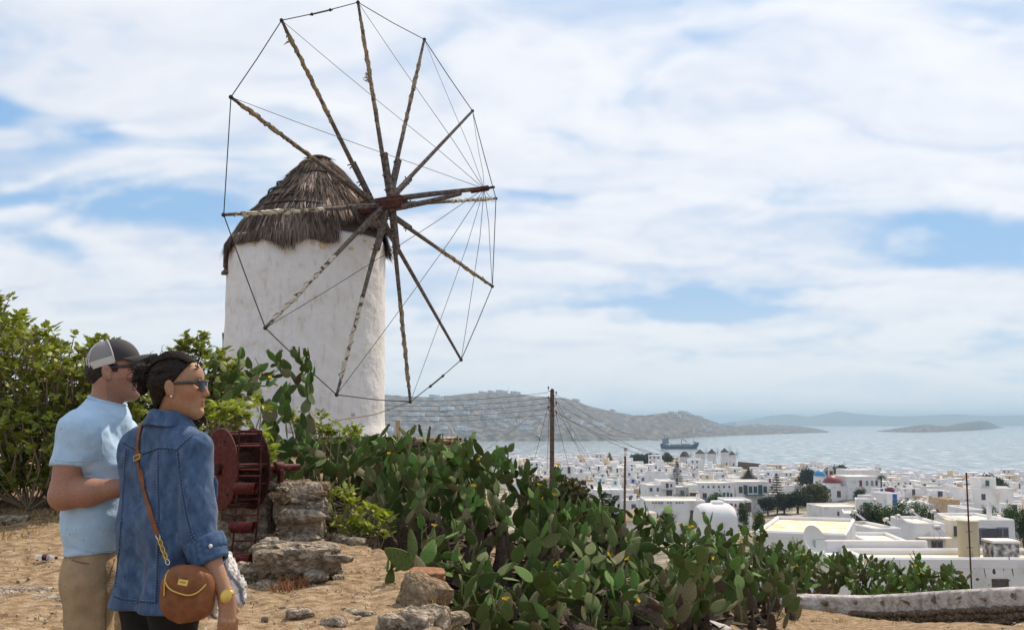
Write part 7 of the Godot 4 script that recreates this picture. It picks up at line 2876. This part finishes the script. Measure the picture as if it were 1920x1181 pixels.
func make_woman() -> void:
	var o := Vector3(-1.292, 0, -3.85)
	var t := thing("person", "woman in a blue denim shirt and black trousers, dark hair in a bun, looking right", "person", "", o)
	var W := func(px: float, py: float, d: float) -> Vector3: return at(px, py, d) - o
	var ph := deg_to_rad(36.0)
	var R := Vector3(cos(ph), 0, sin(ph))
	var Fw := Vector3(sin(ph), 0, -cos(ph))
	var P := func(r: float, y: float, f: float) -> Vector3: return R * r + Vector3(0, y, 0) + Fw * f
	var mb := MB.new()
	var hx := Transform3D(Basis.from_euler(Vector3(0, -0.02, 0.02)).scaled_local(Vector3.ONE * 0.905), W.call(336, 726, 3.835))
	grid(head_field(false), 0.004, mb, hx, skin_tint(false))
	mb.col = Color(0.375, 0.20, 0.118)
	var S: Vector3 = P.call(0.172, 1.40, 0.0)
	var E: Vector3 = P.call(0.226, 1.095, -0.01)
	var Wr: Vector3 = W.call(424, 1120, 3.66)
	var sk := Field.new()
	sk.cone(S, E, 0.050, 0.043, 0.03)
	sk.cone(E, E.lerp(Wr, 0.3), 0.041, 0.042, 0.03)
	sk.cone(E.lerp(Wr, 0.3), Wr, 0.042, 0.0255, 0.03)
	var hd := (Vector3(0.10, -1.0, 0.02)).normalized()
	var th := (Fw - hd * Fw.dot(hd)).normalized()
	hand_into(sk, Wr, hd, (-R + hd * R.dot(hd)).normalized(), th, 0.45)
	grid(sk, 0.0042, mb)
	var S2: Vector3 = P.call(-0.172, 1.40, 0.0)
	var E2: Vector3 = P.call(-0.20, 1.10, 0.02)
	var Wr2: Vector3 = P.call(-0.17, 0.93, 0.13)
	sk = Field.new()
	sk.cone(S2, E2, 0.048, 0.042, 0.03)
	sk.cone(E2, Wr2, 0.040, 0.025, 0.03)
	hand_into(sk, Wr2, (Vector3.DOWN * 0.8 + Fw * 0.5).normalized(), R, Fw, 0.5)
	grid(sk, 0.007, mb)
	sk = Field.new()
	for s in [-1.0, 1.0]:
		sk.cone(P.call(0.07 * s, 1.36, 0.0), P.call(0.05 * s, 1.05, 0.0), 0.080, 0.075, 0.06)
		sk.cone(P.call(0.05 * s, 1.05, 0.0), P.call(0.08 * s, 0.86, -0.01), 0.075, 0.085, 0.06)
		sk.cone(P.call(0.085 * s, 0.86, 0.0), P.call(0.085 * s, 0.48, 0.01), 0.078, 0.052, 0.04)
		sk.cone(P.call(0.085 * s, 0.48, 0.01), P.call(0.085 * s, 0.07, 0.0), 0.050, 0.034, 0.03)
		sk.cone(P.call(0.0, 1.47, 0.0), P.call(0.15 * s, 1.41, 0.0), 0.040, 0.042, 0.04)
	grid(sk, 0.016, mb)
	part(t, "body", mb, M.skin)
	# denim shirt
	var sh := Field.new()
	for s in [-1.0, 1.0]:
		sh.cone(P.call(0.088 * s, 1.34, 0.0), P.call(0.076 * s, 1.10, 0.0), 0.106, 0.102, 0.08)
		sh.cone(P.call(0.076 * s, 1.10, 0.0), P.call(0.102 * s, 0.80, -0.015), 0.102, 0.126, 0.08)
		sh.cone(P.call(0.03 * s, 1.462, -0.012), P.call(0.150 * s, 1.405, -0.008), 0.062, 0.066, 0.06)
	sh.cone(P.call(-0.06, 1.28, 0.075), P.call(0.06, 1.28, 0.075), 0.07, 0.07, 0.05)
	var du := (E - S).normalized()
	var dl := (Wr - E).normalized()
	sh.cone(S, E, 0.070, 0.062, 0.016)
	sh.cone(E, E + dl * 0.14, 0.061, 0.058, 0.014).clip(dl, dl.dot(E) + 0.075)
	sh.cone(S2, E2, 0.068, 0.060, 0.045)
	sh.cone(E2, E2 + (Wr2 - E2) * 0.5, 0.056, 0.050, 0.03)
	sh.planes = [[Vector3(0.03, -1, 0).normalized(), -0.825], [Vector3.UP, 1.53]]
	sh.nz = folds(33, 1.9)
	sh.amp = 0.016
	sh.crease = true
	sh.ns = Vector3(1.5, 0.85, 1.5)
	mb = MB.new()
	grid(sh, 0.008, mb)
	M.denim = tmat(ntex(0.018, 5, [[0.10, 0.034, 0.064, 0.128], [0.45, 0.056, 0.100, 0.188], [0.65, 0.068, 0.118, 0.214], [0.92, 0.110, 0.170, 0.275]], 1024, 81, FastNoiseLite.TYPE_SIMPLEX_SMOOTH, 20.0), 1.0, 0.9, ntex(0.25, 2, [], 512, 82), 0.10)
	M.denim.uv1_scale = Vector3(1.3, 0.8, 1.3)
	M.denim.rim_enabled = true
	M.denim.rim = 0.25
	var pale := smat(0.22, 0.30, 0.42, 0.9)
	var deep := smat(0.034, 0.062, 0.13, 0.9)
	var shirt := part(t, "denim_shirt", mb, M.denim)
	for seam in [[[230, 830], [248, 841], [268, 851], [282, 846], [296, 841], [312, 841], [330, 845], [345, 830], [360, 818]],
			[[296, 845], [296, 900], [297, 960], [296, 1030], [294, 1080], [292, 1128]], [[236, 842], [232, 900], [228, 960], [222, 1040], [215, 1100]],
			[[333, 848], [337, 890], [342, 926], [349, 965], [358, 1000], [370, 1020]], [[212, 1118], [230, 1124], [260, 1128], [292, 1130]]]:
		var m := surf_line(sh, o, seam, 0.0035, 0.0005)
		if m:
			part(shirt, "seam", m, deep)
		for off in [-0.0055, 0.0055]:
			var pts := surf_points(sh, o, seam, 0.0014, 2.6)
			var st := MB.new()
			for k in range(1, pts.size() - 1, 2):
				var d: Vector3 = pts[k + 1] - pts[k - 1]
				var sd: Vector3 = d.cross(sh.grad(pts[k])).normalized() * off
				st.tube([pts[k] - d * 0.22 + sd, pts[k] + d * 0.22 + sd], 0.0011, 4)
			if st.v.size():
				part(shirt, "stitching", st, pale).set_meta("kind", "stuff")
	# collar: folded band round the neck
	var co := MB.new()
	var rows := []
	var hb: Vector3 = hx.origin + Vector3(-0.030, 0, 0.0)
	for q in [[0.058, 1.490], [0.061, 1.538], [0.064, 1.546], [0.069, 1.540], [0.082, 1.512], [0.093, 1.492], [0.090, 1.487], [0.080, 1.490]]:
		var row := PackedVector3Array()
		for k in 41:
			var a := TAU * k / 40
			var d := R * cos(a) + Fw * sin(a)
			var front := maxf(0.0, sin(a))
			var c := Vector3(hb.x * 0.55, 0, hb.z * 0.9)
			row.append(c + Vector3(d.x * 1.04, 0, d.z) * (q[0] + 0.02 * front * (q[0] - 0.05) * 20.0) + Vector3(0, q[1] - 0.045 * front * front + 0.004 * sin(a * 3.0), 0))
		rows.append(row)
	co.sheet(rows, true)
	part(shirt, "collar", co, M.denim)
	# rolled cuff with its tab
	var cu := MB.new()
	var cc := E + dl * 0.03
	var bsc := aim(dl, -Vector3.FORWARD)
	cu.lathe([Vector2(0.050, 0.075), Vector2(0.058, 0.080), Vector2(0.066, 0.070), Vector2(0.071, 0.035), Vector2(0.070, 0.0), Vector2(0.066, -0.012), Vector2(0.058, -0.010)], 26, Transform3D(bsc, cc), fn, 0.02)
	cu.lathe([Vector2(0.060, 0.045), Vector2(0.070, 0.048), Vector2(0.075, 0.030), Vector2(0.074, -0.004), Vector2(0.064, -0.010)], 26, Transform3D(bsc * Basis.from_euler(Vector3(0.10, 0, 0.08)), cc + Vector3(0, 0.012, 0)), fn, 0.02)
	var lightden := tmat(M.denim.albedo_texture, 2.0, 0.9, M.fine, 0.1)
	lightden.albedo_color = Color(1.0, 1.0, 1.0)
	var cuff := part(shirt, "rolled_cuff", cu, lightden)
	var bt := MB.new()
	bt.ball(W.call(394, 1024, 3.58), Vector3.ONE * 0.007, 5, 8)
	part(cuff, "button", bt, smat(0.7, 0.65, 0.6, 0.3))
	# chest pocket corner that shows beyond the arm
	var pk := MB.new()
	pk.rock(Vector3(0.10, 0.13, 0.02), 5, 6, 0.03, 6.0, Transform3D(Basis(R, Vector3.UP, -Fw), P.call(0.10, 1.24, 0.120)))
	part(shirt, "chest_pocket", pk, M.denim)
	# trousers
	var tr := Field.new()
	for s in [-1.0, 1.0]:
		tr.cone(P.call(0.070 * s, 0.90, 0.0), P.call(0.085 * s, 0.84, 0.0), 0.085, 0.092, 0.05)
		tr.cone(P.call(0.088 * s, 0.84, -0.005), P.call(0.085 * s, 0.48, 0.01), 0.090, 0.062, 0.03)
		tr.cone(P.call(0.085 * s, 0.48, 0.01), P.call(0.085 * s, 0.08, 0.0), 0.062, 0.044, 0.03)
	tr.planes = [[Vector3.UP, 0.90]]
	mb = MB.new()
	grid(tr, 0.011, mb)
	part(t, "trousers", mb, smat(0.008, 0.008, 0.009, 0.8))
	shoe(t, P.call(0.085, 0, 0), Fw, smat(0.02, 0.02, 0.02))
	shoe(t, P.call(-0.085, 0, 0), Fw, smat(0.02, 0.02, 0.02))
	# hair
	var hf := Field.new()
	hf.ell(Vector3(-0.018, 0.038, 0), Vector3(0.109, 0.106, 0.086), 0.02)
	hf.cone(Vector3(-0.060, 0.0, 0.035), Vector3(-0.062, -0.075, 0.022), 0.052, 0.030, 0.04)
	hf.cone(Vector3(-0.060, 0.0, -0.035), Vector3(-0.062, -0.075, -0.022), 0.052, 0.030, 0.04)
	hf.planes = [[Vector3(0.80, -0.60, 0).normalized(), -0.010]]
	hf.nz = folds(44, 16.0)
	hf.amp = 0.010
	hf.ns = Vector3(1.0, 1.6, 1.6)
	mb = MB.new()
	grid(hf, 0.0042, mb, hx)
	M.hair = smat(0.016, 0.010, 0.008, 0.6, 0.3)
	var hair := part(t, "hair", mb, M.hair)
	hf = Field.new()                                # bun of curls
	var rn := RandomNumberGenerator.new()
	rn.seed = 9
	for k in 15:
		var d := Vector3(rn.randf_range(-1, 1), rn.randf_range(-1, 1), rn.randf_range(-1, 1)).normalized()
		hf.ell(Vector3(-0.152, 0.055, 0.005) + d * Vector3(0.026, 0.031, 0.031), Vector3.ONE * rn.randf_range(0.015, 0.024), 0.012)
	hf.ell(Vector3(-0.125, 0.050, 0), Vector3(0.034, 0.034, 0.034), 0.02)
	hf.ell(Vector3(-0.150, 0.000, 0.01), Vector3(0.020, 0.030, 0.02), 0.012)
	hf.nz = folds(45, 24.0)
	hf.amp = 0.010
	mb = MB.new()
	grid(hf, 0.0042, mb, hx)
	part(hair, "bun", mb, M.hair)
	var lo := MB.new()
	for k in 130:
		var d := Vector3(rn.randf_range(-1, 1), rn.randf_range(-1, 1), rn.randf_range(-1, 1)).normalized()
		var p := Vector3(-0.152, 0.045, 0.005) + d * Vector3(0.042, 0.048, 0.048)
		if k > 90:                                   # flyaways on the crown and nape
			var a := rn.randf_range(0.3, 3.0)
			p = Vector3(-0.018 + cos(a) * 0.113, 0.038 + sin(a) * 0.108, rn.randf_range(-0.05, 0.05))
			d = Vector3(-0.7, 0.5, rn.randf_range(-0.3, 0.3)).normalized()
		var e := d.cross(Vector3(rn.randf_range(-1, 1), rn.randf_range(-1, 1), rn.randf_range(-1, 1))).normalized()
		var s := 0.016 if k <= 90 else 0.022
		lo.tube([hx * p, hx * (p + d * s * 0.6 + e * s * 0.5), hx * (p + d * s * 0.9 + e * s * 1.4), hx * (p + d * s * 0.7 + e * s * 2.0)], [0.0018, 0.0014, 0.001, 0.0005], 4, false)
	part(hair, "loose_curls", lo, M.hair).set_meta("kind", "stuff")
	var wv := MB.new()                               # waves combed back over the side of the head
	for k in 34:
		var v := k / 33.0
		var pts := []
		for i in 12:
			var f := i / 11.0
			var a := lerpf(1.18 - v * 1.35, 2.9 - v * 0.2, f)
			var yy := 0.038 + sin(a) * 0.109 * (1.0 - 0.25 * v)
			var xx := -0.018 + cos(a) * 0.112
			var rest := 1.0 - pow((xx + 0.018) / 0.116, 2.0) - pow((yy - 0.038) / 0.112, 2.0)
			if rest < 0.0:
				rest = 0.0
			if xx * 0.80 - yy * 0.60 > -0.010:
				continue
			pts.append(hx * Vector3(xx, yy + 0.003 * sin(f * 20.0 + k * 2.0), sqrt(rest) * 0.091 + 0.003 + 0.002 * sin(f * 17.0 + k)))
		if pts.size() > 2:
			wv.tube(pts, 0.0030, 5, true)
	part(hair, "waves", wv, smat(0.022, 0.014, 0.011, 0.55, 0.3)).set_meta("kind", "stuff")
	glasses(t, hx, smat(0.010, 0.008, 0.014, 0.2, 0.7), smat(0.012, 0.005, 0.010, 0.12, 0.4))
	var er := MB.new()
	er.ball(hx * Vector3(-0.004, -0.040, 0.0875), Vector3.ONE * 0.0045, 6, 8)
	part(t, "earring", er, smat(0.8, 0.8, 0.78, 0.1, 0.9))
	# leaf shaped gold cuff
	var gold := smat(0.62, 0.42, 0.10, 0.32)
	gold.metallic = 0.85
	M.gold = gold
	var wa := MB.new()
	wa.lathe([Vector2(0.0275, -0.008), Vector2(0.031, -0.006), Vector2(0.031, 0.006), Vector2(0.0275, 0.008)], 22, Transform3D(aim((Wr - E)), Wr - dl * 0.004))
	var br := part(t, "bracelet", wa, gold)
	wa = MB.new()
	var lz := (CAM - o - Wr).normalized()
	var ly := (Vector3(0.35, 0.9, 0)).normalized()
	ly = (ly - lz * ly.dot(lz)).normalized()
	var lx := ly.cross(lz)
	rows = []
	for j in 9:
		var v := j / 8.0 * 2.0 - 1.0
		var hw := 0.019 * pow(maxf(0.0, 1.0 - v * v), 0.7)
		var row := PackedVector3Array()
		for i in 7:
			var u := i / 6.0 * 2.0 - 1.0
			row.append(Wr - dl * 0.004 + lx * u * hw + ly * v * 0.028 + lz * (0.034 - 0.004 * absf(u) - 0.003 * v * v))
		rows.append(row)
	wa.sheet(rows, false)
	part(br, "gold_leaf", wa, gold)
	make_bag(sh, o)
	make_scarf()


func make_bag(sh: Field, wo: Vector3) -> void:
	var c := at(351, 1112, 3.64)
	var t := thing("handbag", "tan leather shoulder bag with a rounded flap and gold chain, at the woman's hip", "handbag", "", c)
	M.leather = tmat(ntex(0.02, 4, [[0.1, 0.17, 0.062, 0.026], [0.9, 0.25, 0.098, 0.042]], 256, 91), 4.0, 0.45, ntex(0.2, 3, [], 256, 92), 0.15)
	var bs := Basis.from_euler(Vector3(0.0, -0.22, -0.02))
	var hw := func(y: float) -> float: return 0.099 * pow(maxf(0.0, 1.0 - pow(absf((y + 0.018) / 0.098), 3.4)), 0.42) * (1.0 - 0.9 * maxf(0.0, y))
	var ht := func(y: float) -> float: return 0.046 * pow(maxf(0.0, 1.0 - pow(absf((y + 0.045) / 0.13), 2.2)), 0.5) + 0.006
	var b := MB.new()
	var rows := []
	for j in 21:
		var y := lerpf(-0.1155, 0.0795, j / 20.0)
		var row := PackedVector3Array()
		for i in 28:
			var a := TAU * i / 28
			var cx := signf(cos(a)) * pow(absf(cos(a)), 0.7)
			var cz := signf(sin(a)) * pow(absf(sin(a)), 0.8)
			row.append(bs * Vector3(cx * hw.call(y), y + 0.02, cz * ht.call(y)))
		rows.append(row)
	b.sheet(rows, true)
	var body := part(t, "pouch", b, M.leather)
	var fl := MB.new()
	var edge_pts := []
	rows = []
	for j in 11:
		rows.append(PackedVector3Array())
	for i in 25:
		var u := i / 24.0 * 2.0 - 1.0
		var low := -0.008 + 0.062 * pow(absf(u), 3.2) - 0.022 * u
		for j in 11:
			var y := lerpf(0.078, low, j / 10.0)
			var x: float = u * (hw.call(y) * 0.93)
			rows[j].append(bs * Vector3(x, y + 0.02, ht.call(y) * pow(maxf(0.0, 1.0 - pow(absf(u), 2.6)), 0.5) + 0.008 + 0.004 * sin(PI * j / 10.0)))
		edge_pts.append(rows[10][i] + bs * Vector3(0, -0.003, 0.001))
	fl.sheet(rows, false)
	part(t, "flap", fl, M.leather)
	var zp := MB.new()
	zp.tube(edge_pts, 0.0034, 6)
	var zip := part(t, "zip", zp, M.gold)
	zp = MB.new()
	zp.tube([edge_pts[3], edge_pts[3] + Vector3(0, -0.008, 0.008)], 0.004, 6)
	zp.tube([edge_pts[3] + Vector3(0, -0.008, 0.008), edge_pts[3] + Vector3(0.001, -0.055, 0.010)], 0.0034, 6)
	part(zip, "zip_pull", zp, M.gold)
	var pl := MB.new()
	var pc := bs * Vector3(0.012, 0.045, 0.056)
	pl.box(Vector3(0.038, 0.022, 0.004), Transform3D(bs * Basis.from_euler(Vector3(-0.25, 0, -0.12)), pc), 0.0018)
	var plate := part(t, "name_plate", pl, M.gold)
	pl = MB.new()
	pl.box(Vector3(0.022, 0.006, 0.002), Transform3D(bs * Basis.from_euler(Vector3(-0.25, 0, -0.12)), pc + bs * Vector3(0, 0.001, 0.0022)), 0.0008)
	part(plate, "engraving", pl, smat(0.36, 0.22, 0.06, 0.5))
	# strap over the back, then links of chain
	var o := wo - c
	var pts := surf_points(sh, wo, [[266, 796], [262, 815], [259, 840], [260, 870], [268, 905], [279, 945], [288, 980], [296, 1003]], 0.006, 8.0)
	var up := []
	up.append(pts[0] + Vector3(0.10, -0.12, -0.18))
	up.append(pts[0] + Vector3(0.05, -0.01, -0.12))
	up.append(pts[0] + Vector3(0.015, 0.018, -0.05))
	var sp := MB.new()
	var all := up + pts
	rows = [PackedVector3Array(), PackedVector3Array(), PackedVector3Array(), PackedVector3Array()]
	for k in all.size():
		var d: Vector3 = (all[mini(k + 1, all.size() - 1)] - all[maxi(k - 1, 0)]).normalized()
		var n: Vector3 = sh.grad(all[k])
		var sd := d.cross(n).normalized() * 0.0095
		var q: Vector3 = all[k] + o
		rows[0].append(q - sd)
		rows[1].append(q - sd + n * 0.003)
		rows[2].append(q + sd + n * 0.003)
		rows[3].append(q + sd)
	sp.sheet(rows, false)
	var strap := part(t, "strap", sp, M.leather)
	var bk := MB.new()
	var bp: Vector3 = pts[int(pts.size() * 0.29)]
	var n := sh.grad(bp)
	var d: Vector3 = (pts[int(pts.size() * 0.29) + 1] - bp).normalized()
	var sdv: Vector3 = d.cross(n).normalized()
	bp += o + n * 0.005
	bk.tube([bp - sdv * 0.014 - d * 0.010, bp + sdv * 0.014 - d * 0.010, bp + sdv * 0.014 + d * 0.010, bp - sdv * 0.014 + d * 0.010, bp - sdv * 0.014 - d * 0.010], 0.0024, 5)
	part(strap, "buckle", bk, M.gold)
	var a: Vector3 = pts[-1] + o
	var e := bs * Vector3(-0.075, 0.098, 0.01)
	for k in 9:
		var m := MB.new()
		var p := a.lerp(e, (k + 0.5) / 9.0)
		var dd := (e - a).normalized()
		var side := dd.cross(Vector3(0.3, 0, 1)).normalized()
		var lift := side.cross(dd)
		var w := side if k % 2 == 0 else (side + lift).normalized()
		var ring := []
		for i in 13:
			var an := TAU * i / 12
			ring.append(p + dd * cos(an) * 0.0105 + w * sin(an) * 0.0065)
		m.tube(ring, 0.0022, 5, false)
		part(strap, "chain_link", m, M.gold if k > 0 and k < 8 else M.silver)


func make_scarf() -> void:
	var c := at(432, 1085, 3.80)
	var t := thing("scarf", "crumpled white and grey scarf hanging over the woman's arm", "scarf", "", c)
	var W := func(px: float, py: float, d: float) -> Vector3: return at(px, py, d) - c
	var f := Field.new()
	var strips := [[[414, 1036], [428, 1062], [444, 1092], [455, 1120]], [[410, 1042], [421, 1075], [433, 1105], [446, 1125]], [[408, 1050], [414, 1085], [424, 1115], [430, 1128]], [[417, 1044], [436, 1078], [447, 1110], [450, 1128]], [[400, 1095], [403, 1120], [400, 1140]], [[412, 1060], [405, 1090], [404, 1120], [398, 1150]]]
	var k := 0
	for s in strips:
		for i in s.size() - 1:
			f.cone(W.call(s[i][0], s[i][1], 3.80 - 0.02 * (k % 3)), W.call(s[i + 1][0], s[i + 1][1], 3.80 - 0.02 * (k % 3)), 0.020, 0.021, 0.012, Vector3(0.6, 0.2, 0.75).normalized(), 1.4)
		k += 1
	f.nz = folds(55, 9.0)
	f.amp = 0.022
	f.ns = Vector3(1.6, 0.7, 1.2)
	var mb := MB.new()
	grid(f, 0.005, mb, Transform3D.IDENTITY, func(p: Vector3) -> Color:
		var v := sin(p.x * 95.0 + p.y * 48.0 + 0.6 * sin(p.y * 60.0))
		return Color(0.20, 0.20, 0.235) if v > 0.78 else Color(0.70, 0.675, 0.645))
	part(t, "cloth", mb, M.vcol)
	var fr := MB.new()
	fr.col = Color(0.6, 0.58, 0.56)
	for i in 26:
		var p: Vector3 = W.call(rr(432, 458), rr(1116, 1128), 3.79)
		fr.tube([p, p + Vector3(rr(-0.004, 0.008), -0.012, 0), p + Vector3(rr(-0.006, 0.012), -0.024, 0)], [0.0018, 0.0014, 0.0008], 4, false)
	part(t, "fringe", fr, M.vcol).set_meta("kind", "stuff")


func make_people() -> void:
	M.silver = smat(0.62, 0.58, 0.50, 0.25)
	M.silver.metallic = 0.9
	make_man()
	make_woman()


func _ready() -> void:
	rng.seed = 12345
	make_materials()
	make_view()
	make_land()
	make_mill()
	make_far()
	make_town()
	make_near()
	make_people()
